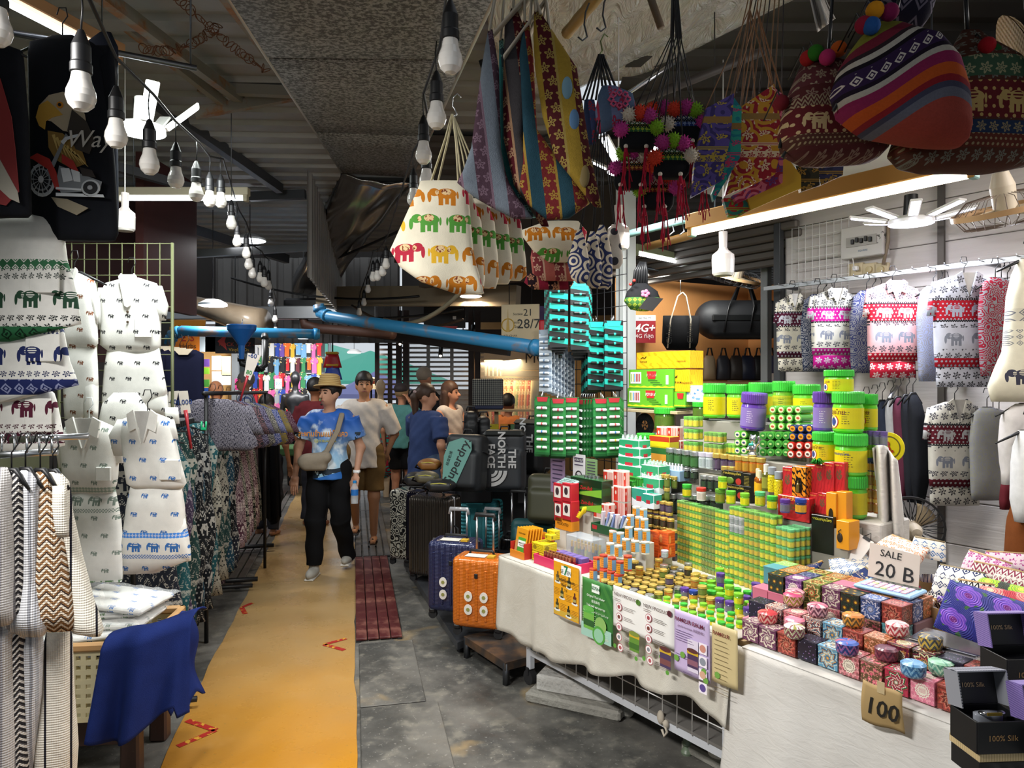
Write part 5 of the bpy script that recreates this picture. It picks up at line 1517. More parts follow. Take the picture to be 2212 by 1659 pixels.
t=thing('display_box','orange open display box with red sides holding the plaster packets','box',B(.08,.075,ZT),BROT)
for(x,y,sx,sy,sz,m)in((0,-.065,.125,.004,.04,M('d07a1a',.45)),(-.06,0,.004,.13,.08,M('b02a22',.45)),(.06,0,.004,.13,.085,M('b02a22',.45)),(0,.065,.125,.004,.08,M('d07a1a',.45)),(0,0,.125,.13,.003,M('d07a1a',.45))):
 bx(t,'box_side',m,x,y,0,sx,sy,sz)
t=thing('display_box','second orange and red display box behind, at the very corner of the table','box',B(.02,.22,ZT),BROT)
for(x,y,sx,sy,sz,m)in((0,-.045,.1,.004,.05,M('d07a1a',.45)),(-.05,0,.004,.09,.085,M('b02a22',.45)),(.05,0,.004,.09,.085,M('b02a22',.45)),(0,.045,.1,.004,.09,M('d9921c',.45))):
 bx(t,'box_side',m,x,y,0,sx,sy,sz)
yb=cell('banana_box','dcc81e','letters','6a5a14','8a7a1c')
for n in range(4):
 t=thing('banana_balm_box',['lowest yellow banana balm box with a dark emblem beside the plasters','yellow banana balm box on top of the lowest, open and full','small yellow banana box stacked at the back','little yellow banana box on top of the stack'][n],'box',B((.2,.2,.2,.215)[n],(.1,.1,.16,.13)[n],ZT+(0,.052,.1,.105)[n]+(.0 if n<2 else .004)),BROT)
 s=(.1,.1,.06,.05)[n];bx(t,'carton',yb,0,0,0,s,.09 if n<2 else .04,(.05,.045,.05,.028)[n],.002)
p=PW(1258,1105,.36);t=thing('banana_bunch','yellow banana-shaped card bunch beside the red striped boxes','bananas',p,BROT)
for k in range(4):
 tb(t,'banana',M('e0be1c',.4),[(.03,.0-.006*k,.03),(.02,-.006*k,-.0),(-.005,-.006*k,-.012-.006*k),(-.03,-.006*k,-.006-.008*k)],[.004,.008,.009,.003],8)
 # clear boxes, pink tray and tiger jars
t=thing('pink_tray','hot pink shallow tray of lip balms and roll-ons behind the yellow poster','tray',B(.36,.1,ZT),BROT)
for(x,y,sx,sy)in((0,-.075,.3,.005),(0,.075,.3,.005),(-.15,0,.005,.15),(.15,0,.005,.15)):bx(t,'tray_side',M('d0305e',.4),x,y,0,sx,sy,.05,.001)
bx(t,'tray_bottom',M('d0305e',.4),0,0,0,.3,.15,.004)
for i in range(9):
 for j in range(2):
  t=thing('lip_balm',f'rose-gold lip balm tube, {ORD[i]} along the {"front" if j == 0 else "second"} row of the pink tray','lip balm',B(.27+i*.024,.052+j*.03,ZT+.005),BROT,'lip balms in the pink tray')
  lt(t,'tube',[M('8a2a30',.3),M('c98a6a',.25,.8)],[(.009,0),(.009,.05),(.0085,.052),(.0085,.066),(0,.067)],12,mis=[0,1,1,1])
for i in range(5):
 tag((lambda g:(g.box(0,0,0,.035,.05,.03,.001),g.build('soap_box',M('6a5a9a',.4),None,B(.3+i*.042,.135,ZT+.035),BROT))[1])(G()),f'small violet box, {ORD[i]} at the back of the pink tray','box','violet boxes in the pink tray')
blbox=mat('clear_plastic',(.75,.85,.95),.08,alpha=.3,spec=.9)
t=thing('clear_case','clear plastic case full of roll-on bottles behind the pink tray','case',B(.33,.27,ZT),BROT)
bx(t,'case',blbox,0,0,.001,.2,.1,.13,.004)
for i in range(14):
 g=G();g.lathe([(.0085,0),(.0085,.055),(.007,.06),(.007,.09),(0,.092)],10,mis=[0,0,1,1]);g.build('roll_on',[M(('3c4a5a','8a9a34','4a5a3a')[i%3],.3),M(('c8a82c','c9b04a')[i%2],.3,.5)],t,(-.085+(i%7)*.028,-.02+.045*(i//7),.004))
t=thing('green_tray','dark green card tray with red badges, full of nasal inhalers','tray',B(.44,.36,ZT+.155),BROT)
for(x,y,sx,sy)in((0,-.06,.2,.004),(0,.06,.2,.004),(-.1,0,.004,.12),(.1,0,.004,.12)):bx(t,'tray_side',M('1c4a2c',.4),x,y,0,sx,sy,.045,.001)
bx(t,'tray_bottom',M('1c4a2c',.4),0,0,0,.2,.12,.003)
for x in(-.07,.07):pr(t,'red_badge',M('b02430',.4),[(x-.02,.036),(x+.02,.036),(x+.016,.016),(x-.016,.016)],-.0635,-.0625)
t2=thing('tray_stand','white carton hidden under the dark green tray','box',B(.44,.36,ZT),BROT);bx(t2,'carton',M('d8d4cc',.5),0,0.02,0,.16,.09,.154,.002)
for i in range(9):
 t=thing('boxed_inhaler',f'slim white and blue boxed inhaler, {ORD[i]} in the dark green tray','box',B(.37+i*.018,.35+.012*(i%2),ZT+.16),(0,.2*((i%3)-1)+.3,BROT),'boxed inhalers in the dark green tray')
 bx(t,'carton',cell('inh_'+str(i%3),('dde2ea','3a62b0','e6e2dc')[i%3],'tube',('b03040','e8e8ee','4a5a6a')[i%3]),0,0,0,.014,.02,.1,.001)
hexm=lambda bot,lab_,lid:[M(bot,.4),lab_,M(lid,.35)]
tgb=cell('tiger_blue','6fa4cc','half','6fa4cc');tgo=cell('tiger_orange','d98a1e','letters','2a1d08','d98a1e')
def hexjar(px,yb,yt,w,mats_,label,group,two=None):
 p,q=PW(px,yb,w),PW(px,yt,w);h=q.z-p.z;r=.021
 t=thing('hexagonal_balm',label,'jar',p,BROT+.3,group)
 lt(t,'box',mats_,[(0,0),(r,0),(r,h*.12),(r,h*.86),(r,h*.88),(r*1.02,h),(0,h)],6,mis=[0,0,1,2,2,0],sm=False)
 for k in range(6):
  if k%2==0:
   w_=2*pi*(k+.5)/6;ap=r*cos(pi/6)+.0006;T_=Matrix.Rotation(w_+pi/2,4,'Z')
   g=G();g.add([(-.0105,-ap,h*.12),(.0105,-ap,h*.12),(.0105,-ap,h*.86),(-.0105,-ap,h*.86)],[(0,1,2,3)],uvs=[(0,0),(1,0),(1,1),(0,1)],sm=False,T=T_);g.build('tiger_panel',tgo,t)
for n,(px,yb,yt)in enumerate(((1290,1228,1198),(1304,1222,1192),(1322,1228,1198),(1340,1236,1206),(1356,1226,1194),(1282,1250,1222),(1304,1252,1224),(1320,1258,1228),(1335,1264,1234))):
 hexjar(px,yb+6,yt+6,.07+.02*(n<5),[M('b8402c',.4),M('6f9cc0',.4),mat('dotted_red',lambda:mix(dots(UV()[0],UV()[1],.02),c('b23a26'),c('e0c060')),.4)],f'red-capped hexagonal balm box with blue and orange panels, {ORD[n % 5]} of the {"upper" if n < 5 else "lower"} row','red-capped hexagonal balm boxes')
n=0
for(px,yb)in((1318,1195),(1336,1200),(1352,1186),(1372,1190),(1394,1192),(1324,1168),(1340,1172),(1358,1160),(1378,1164),(1396,1166),(1362,1134),(1380,1138),(1392,1142),(1374,1116),(1390,1120)):
 hexjar(px,yb+4,yb-22,.22+(1200-yb)*.0022,[M('d8d6c6',.4),M('86b8d8',.4),mat('dotted_white',lambda:mix(dots(UV()[0],UV()[1],.02),c('dedccd'),c('2f6a4a')),.4)],f'white-capped hexagonal balm box with pale blue panels, {ORD[n % 5]} in the {("front", "middle", "back")[n // 5]} group','white-capped hexagonal balm boxes');n+=1
ob=cell('orange_box','dc5a1c','letters','b03a20','e8934a')
for n,(x0,y0,x1,y1)in enumerate(((1402,1150,1422,1176),(1422,1151,1443,1177),(1402,1176,1423,1200),(1423,1177,1444,1200))):
 pbox(x0,y0,x1,y1,.42,.05,'orange_box',('upper outer','upper inner','lower outer','lower inner')[n]+' bright orange ointment box before the jar wall','box',ob)
putjar('white',.017,.032,PW(1436,1203,.36),'small white jar with a lilac lid in front of the orange boxes',None)
# support blocks under floating groups
for(px,py,w,lab,sx,sy)in((1336,1202,.26,'front',.16,.06),(1372,1166,.34,'rear',.18,.06),(1325,1117,.5,'striped',.14,.06),(1424,1200,.445,'orange',.1,.06),(1216,1140,.36,'powder',.1,.08),(1268,1096,.45,'green',.14,.1),(1440,972,.96,'pair',.14,.1)):
 a=toB(PW(px,py,w));hh=a.z-ZT
 if hh>.012:
  t=thing('riser_block',f'plain white block lifting the {lab} goods off the cloth','riser',B(a.x,w+sy/2-.02,ZT),BROT);bx(t,'block',M('c9c6bd',.6),0,0,0,sx,sy,hh-.001,.002)
def jrow(px0,px1,n,yb0,yb1,hpx,w,kind,what,where,layers=1,name='balm_jar',dw=0.0,fat=.4):
 for L_ in range(layers):
  for i in range(n):
   t=(i+.5)/n
   px,yb=px0+(px1-px0)*t,yb0+(yb1-yb0)*t
   p,q=PW(px,yb,w+dw*i),PW(px,yb-hpx,w+dw*i)
   h=q.z-p.z
   putjar(kind,min(h*fat,(px1-px0)/n/FPX*p.y*.62),h,p+V((0,0,L_*h)),f'{what}, {ORD[i]} along {where}'+(f', {("lower", "upper", "top")[L_]} layer' if layers>1 else ''),f'{what} {where}',name)
jrow(1442,1560,5,1106,1112,42,.73,'silver_dark','black balm jar with a silver lid','the ledge behind the jar wall')
jrow(1441,1510,4,1002,1012,36,.80,'silver_green','dark green balm jar with a silver lid','the pack step')
jrow(1441,1508,4,1026,1036,22,.775,'silver_dark','squat black balm jar with a silver lid','the lower step')
jrow(1511,1542,2,1010,1013,34,.80,'white','white foot balm jar','the middle step')
jrow(1542,1592,3,1014,1020,36,.80,'gold_purple','dark brown balm jar with a printed label','the middle step')
jrow(1590,1652,4,1018,1024,34,.79,'gold_orange','honey-coloured balm jar with a gold lid','the middle step')
jrow(1515,1560,3,1056,1060,30,.76,'silver_dark','black lotus-label jar with a silver lid','the ledge beside the black cartons')
jrow(1560,1590,2,1040,1042,34,.78,'gold_dark','brown spa balm jar','the ledge above the black cartons')
jrow(1433,1462,3,1052,1056,26,.7,'gold_green','slim gold-capped oil bottle','the gap beside the green trays',1,'oil_bottle')
jrow(1415,1446,3,1078,1082,28,.64,'gold_green','slim gold-capped herb bottle','the front of the green trays',2,'oil_bottle')
jrow(1400,1452,4,1120,1130,22,.56,'gold_purple','dark grape-label balm jar','the stack before the green trays',2)
jrow(1398,1456,4,1150,1162,20,.52,'gold_dark','brown balm jar with a gold lid','the striped boxes',2)
jrow(1440,1462,2,1206,1212,22,.5,'gold_purple','dark jar with a gold lid','the foot of the jar wall',3)
# roll tubes lying with their ends outwards
def tubes(px0,px1,n,yb,yt,m_,w,rim,face,dot,lab):
 for j in range(m_):
  for i in range(n):
   px=px0+(px1-px0)*(i+.5)/n;py=yb+(yt-yb)*(j+.5)/m_
   p=PW(px,py,w);r=abs(yt-yb)/m_/2/FPX*p.y*.97
   t=thing('balm_roll',f'{lab}, {ORD[i]} along the {("bottom", "middle", "top")[j] if m_ == 3 else ("bottom", "top")[j]} row','roll',p,BROT,lab)
   T_=Matrix.Rotation(-pi/2,4,'X')
   lt(t,'roll',M(rim,.3,coat=.3),[(0,-.0005),(r*.98,0),(r,.004),(r,.1),(0,.1)],16,T=T_)
   pr(t,'end_label',M(face,.4),disc(0,0,r*.72,14),-.0015,-.0005)
   pr(t,'end_mark',M(dot,.4),disc(0,0,r*.42,10,r*.25),-.003,-.002)
tubes(1660,1733,4,930,876,3,.9,'55a83c','d8d0a0','b0402e','green tin roll with cream and red end')
tubes(1640,1706,4,986,932,3,.88,'4a9a3c','2f7a30','a8c47a','green tin roll with dark green end')
tubes(1703,1757,3,952,917,2,.86,'22356a','e0901e','7a4a10','navy tin roll with orange end')
tubes(1699,1754,3,990,954,2,.85,'b83024','d9cfc6','4a3a34','red tin roll with white tiger end')
tubes(1586,1614,2,982,930,3,.88,'58a838','d9d3b4','2b3a6a','green tin roll with flag end')
# wrapped packs on the upper steps
def pack(px0,yb,w,nj,nd,dj,hj,kind,lab):
 p=PW(px0,yb,w)
 t=thing('jar_pack',lab,'jar pack',p,BROT,'wrapped packs on the upper steps')
 me=jar(kind,dj*.48,hj,n=10)
 for i in range(nj):
  for d in range(nd):link('jar',me,t,(dj*(i+.5),dj*(d+.5),0))
 bx(t,'wrap',wrapm,dj*nj/2,dj*nd/2,.001,dj*nj,dj*nd,hj,.004)
for r in range(4):
 pack(1474,1002-27*r,.86,3,2,.033,.056,'hong',f'wrapped pack of yellow jars on the upper step next to the pillar, {ORD[r]} layer up')
 if r<3:pack(1518,1004-25*r,.88,4,2,.03,.053,'hong2',f'wrapped pack of yellow jars, middle of the upper step, {ORD[r]} layer up')
 if r<2:pack(1560,1000-22*r,.92,3,2,.028,.05,'lime',f'wrapped pack of bright yellow jars beside the tilted purple jar, {ORD[r]} layer up')
for r,k in enumerate(('red','red','gold_orange','blue','mint','purple')):
 kk=['gold_orange','gold_orange','gold_orange','blue','lime','purple'][r]
 pack(1868,1106-29*r,.86,3,1,.03,.062,kk,f'pack of {("red-brown", "red-brown", "red-brown", "blue and orange", "green and yellow", "purple")[r]} jars stacked beside the tower, {ORD[r]} from below')
 # green trays stack near the pillar
snow=cell('green_snow','2f9a68','snow','d8e4ea','b8303a')
for n,(x0,y0,x1,y1,w)in enumerate(((1334,1010,1384,1036,.62),(1335,990,1382,1012,.63),(1336,970,1382,992,.64),(1337,952,1380,972,.65),(1384,1036,1424,1062,.60),(1385,1008,1422,1036,.62))):
 t,a,b=pbox(x0,y0,x1,y1,w,.09,'inhaler_tray',f'green tray of clear-topped bottles printed with snowy peaks, {("lowest", "second", "third", "topmost", "lower", "upper")[n]} of the {"tall" if n < 4 else "short"} stack','box',snow)
 if n in(3,5,4):
  for i in range(10):lt(t,'bottle_top',mat('clear_green',(.6,.85,.7),.1,alpha=.6,spec=.8),[(.008,0),(.008,.012),(.005,.014),(.005,.024),(0,.024)],8,T=Matrix.Translation((-a*.42+a*.84*(i%5)/4,.02+.04*(i//5),b)))
for n,(x0,y0,x1,y1,w,lab)in enumerate(((1349,1040,1366,1068,.55,'topmost'),(1350,1068,1366,1094,.55,'second'),(1350,1094,1366,1120,.55,'lowest'),(1340,1034,1384,1060,.58,'wide'))):
 pbox(x0,y0,x1,y1,w,.08,'green_carton',f'mid-green carton with a round badge, {lab} of the column by the striped boxes','box',cell('green_round','3f9a34','stripeband','2a7028','d8d4b8'))
for n,(x0,y0,x1,y1,w)in enumerate(((1364,1058,1396,1092,.52),(1388,1070,1412,1096,.5),(1412,1036,1434,1062,.66))):
 pbox(x0,y0,x1,y1,w,.06,'teal_carton',('teal carton with snowy peaks, front one','small teal carton of brown bottles with a red oval','teal carton at the back by the slim bottles')[n],'box',cell('teal_snow','2f9a84','snow','dfe8ee','b8303a'))
for n,(x0,y0,x1,y1,lab,m)in enumerate(((1402,944,1446,966,'yellow and red herbal box on top of the orange ones',cell('yellow_red_box','d8cc1c','half','b83a1c')),(1400,966,1446,998,'orange box with two round badges under a dark green lid',cell('orange_badge_box','d99a3c','half','2f6a34')),(1418,998,1446,1014,'red box under the orange badge box',cell('red_orange_box','b82a2c','half','d8702c')))):
 pbox(x0,y0,x1,y1,.84,.08,'herbal_box',lab,'box',m)
t,a,b=pbox(1422,1018,1468,1034,.72,.08,'bottle_tray','pale blue tray of white-capped bottles','box',M('8fb0d0',.4))
for i in range(7):lt(t,'bottle',M('dfe3e6',.3),[(.008,0),(.008,.02),(.005,.022),(.005,.034),(0,.034)],8,T=Matrix.Translation((-a*.42+a*.84*i/6,.03,b)))
# black cartons with gold lettering, oil bottles, tiger boxes
for n,(x0,y0,x1,y1,w,d_)in enumerate(((1563,1020,1604,1050,.735,.1),(1572,1050,1606,1080,.73,.1),(1604,1024,1622,1052,.735,.1),(1605,1052,1622,1084,.73,.1))):
 t,a,b=pbox(x0,y0,x1,y1,w,d_,'black_carton',('upper black carton with gold lettering and a red seal','lower black carton with gold lettering and a red seal','upper plain black carton behind the oil bottles','lower plain black carton behind the oil bottles')[n],'box',M('1a1c16',.35))
 if n<2:
  text('ยาหม่องสมุนไพร',b*.2,M('c9b44a',.4),t,(-a*.05,-.002,b*.84),bold=.01);pr(t,'red_seal',M('b0342a',.4),disc(a*.3,b*.4,b*.2,12),-.003,-.0015);el_(t,'green_print',M('5a7a2a',.4),(-a*.15,-.002,b*.4),(a*.22,.004,b*.22))
 else:g=G();[g.box(0,-.001,b*(.15+.1*k),a*.6,.002,b*.03)for k in range(7)];g.build('small_print',M('8a7a34',.5),t)
t,a,b=pbox(1752,1118,1800,1190,.62,.08,'black_carton','tall black carton with yellow lettering past the jar wall','box',M('151712',.35));text('ยาดมสมุนไพร',.016,M('c9c23a',.4),t,(0,-.002,b*.9),bold=.01)
t,a,b=pbox(1806,1128,1834,1184,.60,.08,'orange_carton','orange carton with a black scorpion past the jar wall','box',M('d9921c',.4));g=G();g.ell((a*-.2,-.002,b*.4),(.012,.003,.02));g.tube([(-a*.2,-.003,b*.5),(-a*.3,-.003,b*.62),(-a*.1,-.003,b*.7)],.002,5);g.build('scorpion_print',M('2a1d10',.5),t)
for n,(px,yb,yt,kk)in enumerate(((1637,1070,1012,0),(1641,1072,1016,0),(1655,1060,1002,1),(1668,1062,1008,2),(1682,1072,1018,2))):
 p,q=PW(px,yb,.70-.01*n),PW(px,yt,.70-.01*n);h=q.z-p.z
 t=thing('oil_bottle',('amber oil bottle with a cream pump cap','second amber oil bottle close beside the first','tall olive oil bottle with a white cap','liniment bottle with a grey cap and yellow label, rear one','liniment bottle with a grey cap and yellow label, front one')[n],'bottle',p,BROT)
 r=.019 if kk else .016
 lt(t,'bottle',[mat('amber',c('8a4a14'),.1,coat=.5),mat('oliveglass',c('5a5a24'),.1,coat=.5),M('c9b81c',.3)][kk],[(0,0),(r,0),(r,h*.62),(r*.5,h*.72),(r*.5,h*.76),(0,h*.76)],16)
 lt(t,'label',[M('d9a41e',.4),M('8a8a34',.4),mat('liniment',lambda:mix((noi(vec(UV()[0]*30,UV()[1]*160),1,1)>.6),c('d8c41a'),c('23240f')),.4)][kk],[(r*1.02,h*.1),(r*1.03,h*.11),(r*1.03,h*.5),(r*1.02,h*.51)],16)
 lt(t,'cap',M(('d8cfae','d9d6cc','8f959c')[kk],.35),[(r*(.6 if kk<2 else .95),h*.7),(r*(.6 if kk<2 else .95),h*.98),(r*.4,h),(0,h)],16)
redb=cell('red_tiger_box','b8242a','redbox','a01c24','6a4a34')
for n,(x0,y0,x1,y1,w,lab)in enumerate(((1690,1010,1712,1074,.66,'red tiger-oil box beside the liniment'),(1740,1006,1760,1064,.68,'first of the upper red tiger boxes'),(1760,1004,1780,1064,.68,'second of the upper red tiger boxes'),(1780,1000,1801,1063,.68,'third of the upper red tiger boxes'),(1801,1000,1824,1063,.69,'last upper red tiger box by the tower'),(1680,1078,1748,1118,.62,'long red box lying behind the purple-lidded jar'),(1748,1066,1766,1116,.66,'first of the lower red tiger boxes'),(1766,1066,1786,1116,.66,'second of the lower red tiger boxes'))):
 t,a,b=pbox(x0,y0,x1,y1,w,.06,'medicated_oil_box',lab,'box',redb)
 text('TIGER OIL',a*.16,M('d9b04a',.4),t,(0,-.003,b*.9))
t,a,b=pbox(1710,1010,1741,1076,.64,.05,'medicated_oil_box','orange tiger-striped box with a window showing a dark bottle','box',mat('tiger_stripe',lambda:mix(fr(UV()[0]*2+UV()[1]*5+noi(vec(UV()[0],UV()[1]),4,2)*2)<.35,c('d98a1e'),c('1f1710')),.35))
pr(t,'window',M('1d150e',.2),[(-a*.2,b*.2),(a*.2,b*.2),(a*.26,b*.45),(a*.16,b*.66),(-a*.16,b*.66),(-a*.26,b*.45)],-.003,-.001);lt(t,'bottle',M('6a5a24',.2),[(0,0),(.007,0),(.007,.035),(.003,.04),(.003,.05),(0,.05)],10,T=Matrix.Translation((0,-.006,b*.22)))
for n,(x0,y0,x1,y1,w)in enumerate(((1784,1066,1806,1136,.64),(1806,1064,1828,1134,.65))):
 t,a,b=pbox(x0,y0,x1,y1,w,.05,'orange_carton',('tall orange carton with a bottle window by the tower','tall plain orange carton at the foot of the tower')[n],'box',M('d9901c',.4))
 if n==0:pr(t,'window',M('2b2418',.3),disc(0,b*.35,a*.22,14,b*.2),-.003,-.001)
p=PW(1764,1004,.66);t=thing('gift_bow','shiny green gift bow on top of the red tiger boxes','bow',p,BROT)
g=G()
for k in range(14):a_=k*2.4;g.tube([(0,0,.004),(.016*cos(a_),.016*sin(a_),.012+.008*(k%3)),(.026*cos(a_),.026*sin(a_),.006+.006*(k%3)),(.004*cos(a_),.004*sin(a_),.003)],.004,5,flat=.4)
g.build('ribbon',M('1f8a2c',.15,.6),t)
# ledges that carry these
for(px,py,w,u0,u1,d_,nm)in((1500,1106,.71,0,0,.14,'ledge'),):
 pass
for n,(pxa,pxb,py,w,d_)in enumerate(((1436,1568,1108,.70,.15),(1560,1690,1080,.70,.16),(1436,1512,1038,.77,.1),(1508,1660,1022,.77,.12),(1464,1640,1004,.85,.16),(1586,1762,990,.84,.17),(1684,1830,1120,.62,.16),(1330,1396,1037,.60,.14),(1396,1440,1014,.80,.2),(1468,1780,905,1.02,.18))):
 a,b=toB(PW(pxa,py,w)),toB(PW(pxb,py,w))
 zb=ZT+(.62 if n==9 else .2 if n in(4,5,8)else 0)
 if a.z-zb>.02:
  t=thing('riser_shelf',f'white ledge holding goods, {ORD[n]} of the balm display ledges','riser',B((a.x+b.x)/2,w,zb),BROT)
  bx(t,'step',M('8d8a80',.6),0,d_/2,0,b.x-a.x,d_-.01,a.z-zb-.001,.002)
  # silver waving figure
p=PW(1627,987,.82);t=thing('figurine','small silver seated figurine with a raised hand and turquoise bib before the roll tubes','figurine',p,BROT)
sdf('body',[('e',(0,0,.012),(.03,.026,.014)),('e',(0,0,.042),(.022,.02,.03)),('e',(0,0,.088),(.019,.018,.02)),('c',(.018,0,.055),(.036,-.004,.07),.008,.006),('c',(.036,-.004,.07),(.036,-.004,.1),.006,.007),('c',(-.018,0,.055),(-.02,-.02,.036),.008,.007),('c',(-.012,0,.1),(-.014,0,.112),.006,.002),('c',(.012,0,.1),(.014,0,.112),.006,.002)],.0035,M('c9ccd0',.2,.95),t,k=.008)
el_(t,'bib',M('2fa89a',.3),(0,-.016,.062),(.014,.008,.008))
# clothed stand with the white drape, round yellow sign
g=G();g.sheet(lambda u,v:PW(1884+52*u+20*v,968+210*v+30*u*(1-v)-20*sin(u*3),.80+.05*sin(u*12+v*3)+.06*v),24,24,th=.006)
tag(g.build('white_drape',whitec),'white cloth hung over the stand beside the jar tower','cloth')
p=PW(1922,966,1.12);t=thing('round_sign','round yellow sign with a red letter B behind the jar tower','sign',p,BROT)
lt(t,'disc',M('e0cc1c',.4),[(0,0),(.068,0),(.068,.006),(0,.006)],28,T=Matrix.Rotation(pi/2,4,'X'));lt(t,'ring_line',M('6a5a14',.5),[(.046,.0065),(.05,.007),(.052,.0065),(.046,.0065)],28,T=Matrix.Rotation(pi/2,4,'X'));text('B.',.07,M('b0281e',.4),t,(-.004,-.008,0),bold=.03)
tt=thing('sign_stick','stick holding the round yellow sign','stick',(p.x+BW.x*.02,p.y+BW.y*.02,0));tb(tt,'stick',M('8a7a5a',.6),[(0,0,0),(0,0,p.z)],.008,6)
# patterned gift boxes, tins, pouches, silk boxes
BX={'lattice':mandala('box_lattice',['5a2a4c','d8cfc0','c9bba8','7a4a64'],8),'redmand':mandala('box_redmand',['8a3a30','c98a70','b0443c','5a2420'],10),'navystar':mandala('box_navystar',['1d1a2c','7a6ab0','8fb0a0','b05a80'],6,3),'bluemand':mandala('box_bluemand',['5a93b0','d8a04a','2c4a6a','c9d0c4'],8),'pinkmed':mandala('box_pinkmed',['c9707a','e0a8a8','5a3a34','e6ddca'],6,1),'pinkflow':mandala('box_pinkflow',['5c4a34','d8607a','f0b8a8','d08a80'],6,2),'greenred':mandala('box_greenred',['b0304a','e0d8cc','2f5a34','7a2038'],8),'pinklace':mandala('box_pinklace',['dc7f96','e8a8b4','c06a80','e6dfd0'],10,1),'olivemed':mandala('box_olivemed',['8a8a2a','b0a040','5a2430','e0d8b8'],8,1),'sunfl':mandala('box_sunfl',['1d2620','5a3a1a','d8a42c','2c4a30'],12,4),'poppy':mandala('box_poppy',['8a5a34','d8704a','e0b080','e0a080'],6,2),'navymand':mandala('box_navymand',['26335a','8fa0c9','c9c4d0','3f5a9a'],12),'purpmed':mandala('box_purpmed',['7a4a86','b088b4','4a2456','e0d8cc'],7,1),'paisley':mandala('box_paisley',['dcd4c6','b05a4a','3a4a5a','d8b080'],6,5),'olive':mandala('box_olive',['6a7a34','c0402c','d8c88a','3a4a24'],8),'blackgold':mandala('box_blackgold',['1c1a16','c9a84a','e0d8c0','a03050'],9),'maroonmed':mandala('box_maroonmed',['7a1c3a','c08a40','2a1420','d8cca8'],9,1),'pink':M('cf7088',.45),'teal':M('4f8f98',.45),'tealmed':mandala('box_tealmed',['4f98a0','8fc0c0','2a5a60','e0d8c4'],8,1),'green':mandala('box_green',['7ab05a','9ac878','4a7a3a','c0d8a0'],6,2),'orangemand':mandala('box_orangemand',['c07a2a','e0c890','5a2a1a','3a6a6a'],10),'navy':mandala('box_navyplain',['2a2d4a','5a6a9a','8a90a8','3a4060'],8)}
DESC={'lattice':'purple and cream lattice box','redmand':'brown-red mandala box','navystar':'black-violet starry box','bluemand':'sky blue and orange mandala box','pinkmed':'pink floral box with a cream medallion','pinkflow':'salmon box with pink blossoms','greenred':'crimson, green and white mandala box','pinklace':'pink box with a lace medallion','olivemed':'olive box with a cream medallion','sunfl':'black box with golden sunflowers','poppy':'peach box with orange poppies','navymand':'navy mandala box','purpmed':'violet box with a cream medallion','paisley':'white box with coloured paisley','olive':'olive mandala box with a red heart','blackgold':'black and gold mandala box','maroonmed':'maroon box with a gold-edged medallion','pink':'plain pink box','teal':'plain teal box','tealmed':'teal box with a cream medallion','green':'pale green flowered box','orangemand':'orange mandala box','navy':'navy patterned box'}
BXN={}
def gbox(u,w,z,s,k,where,h=None,rot=0.0):
 key=(k,s,h)
 lo=B(u,w,z)
 if key not in BXN:
  t=BXN[key]=thing('gift_box',f'{DESC[k]}, {where}','gift box',lo,BROT+rot,'patterned gift boxes')
  h=h or s;lh=h*.3
  bx(t,'box',BX[k],0,0,0,s*.97,s*.97,h-.002,.001)
  bx(t,'lid',BX[k],0,0,h-.006,s,s,.006,.001)
 else:dup(BXN[key],lo,BROT+rot,f'{DESC[k]}, {where}')
S_=.07
Rw=[('A',1.535,.04,.752,['lattice','lattice','redmand','navystar','bluemand','pinkmed','pinkflow','greenred','pinklace','redmand','olivemed'],'along the front row by the sheet'),('B',1.50,.125,.80,['navystar','paisley','pinkmed','paisley','bluemand','redmand','poppy','maroonmed','blackgold','navystar','redmand'],'along the second row from the sheet'),('C',1.40,.285,.80,['pink','pink','lattice','olive','pinkmed','blackgold','pinkflow','tealmed'],'along the lower tier of the third row'),('D',1.40,.285,.871,['pink','sunfl','purpmed','olive','lattice','sunfl','navymand','redmand'],'along the upper tier of the third row'),('E',1.40,.357,.871,['teal','orangemand','navy','olive','pink','pinklace','orangemand','navymand'],'along the fourth row on top'),('F',1.40,.429,.871,['green','orangemand','olive','orangemand','poppy','sunfl','poppy','poppy'],'along the rear row on top')]
for nm,u0,w,z,ks,wh in Rw:
 for i,k in enumerate(ks):
  if nm=='D' and i==0:continue
  s=S_+(.0 if i<8 else .002)
  gbox(u0+i*(S_+.004),w+.004*sin(i*5),z,S_,k,f'{ORD[i]} {wh}',None,.03*sin(i*3+w*9))
for w,z,d_,n_ in((.125,.749,.075,'second'),(.357,.749,.24,'rear')):
 t=thing('riser_board',f'pink riser under the {n_} rows of gift boxes','riser',B(1.86 if w<.2 else 1.66,w,.749),BROT);bx(t,'step',M('b8788a',.6),0,0,0,.84 if w<.2 else .62,d_,.049 if w<.2 else .05,.002)
t=thing('riser_board','low riser hidden under the rearmost gift boxes','riser',B(1.66,.393,.80),BROT);bx(t,'step',M('8a6a70',.6),0,0,0,.6,.142,.07,.002)
tinm={}
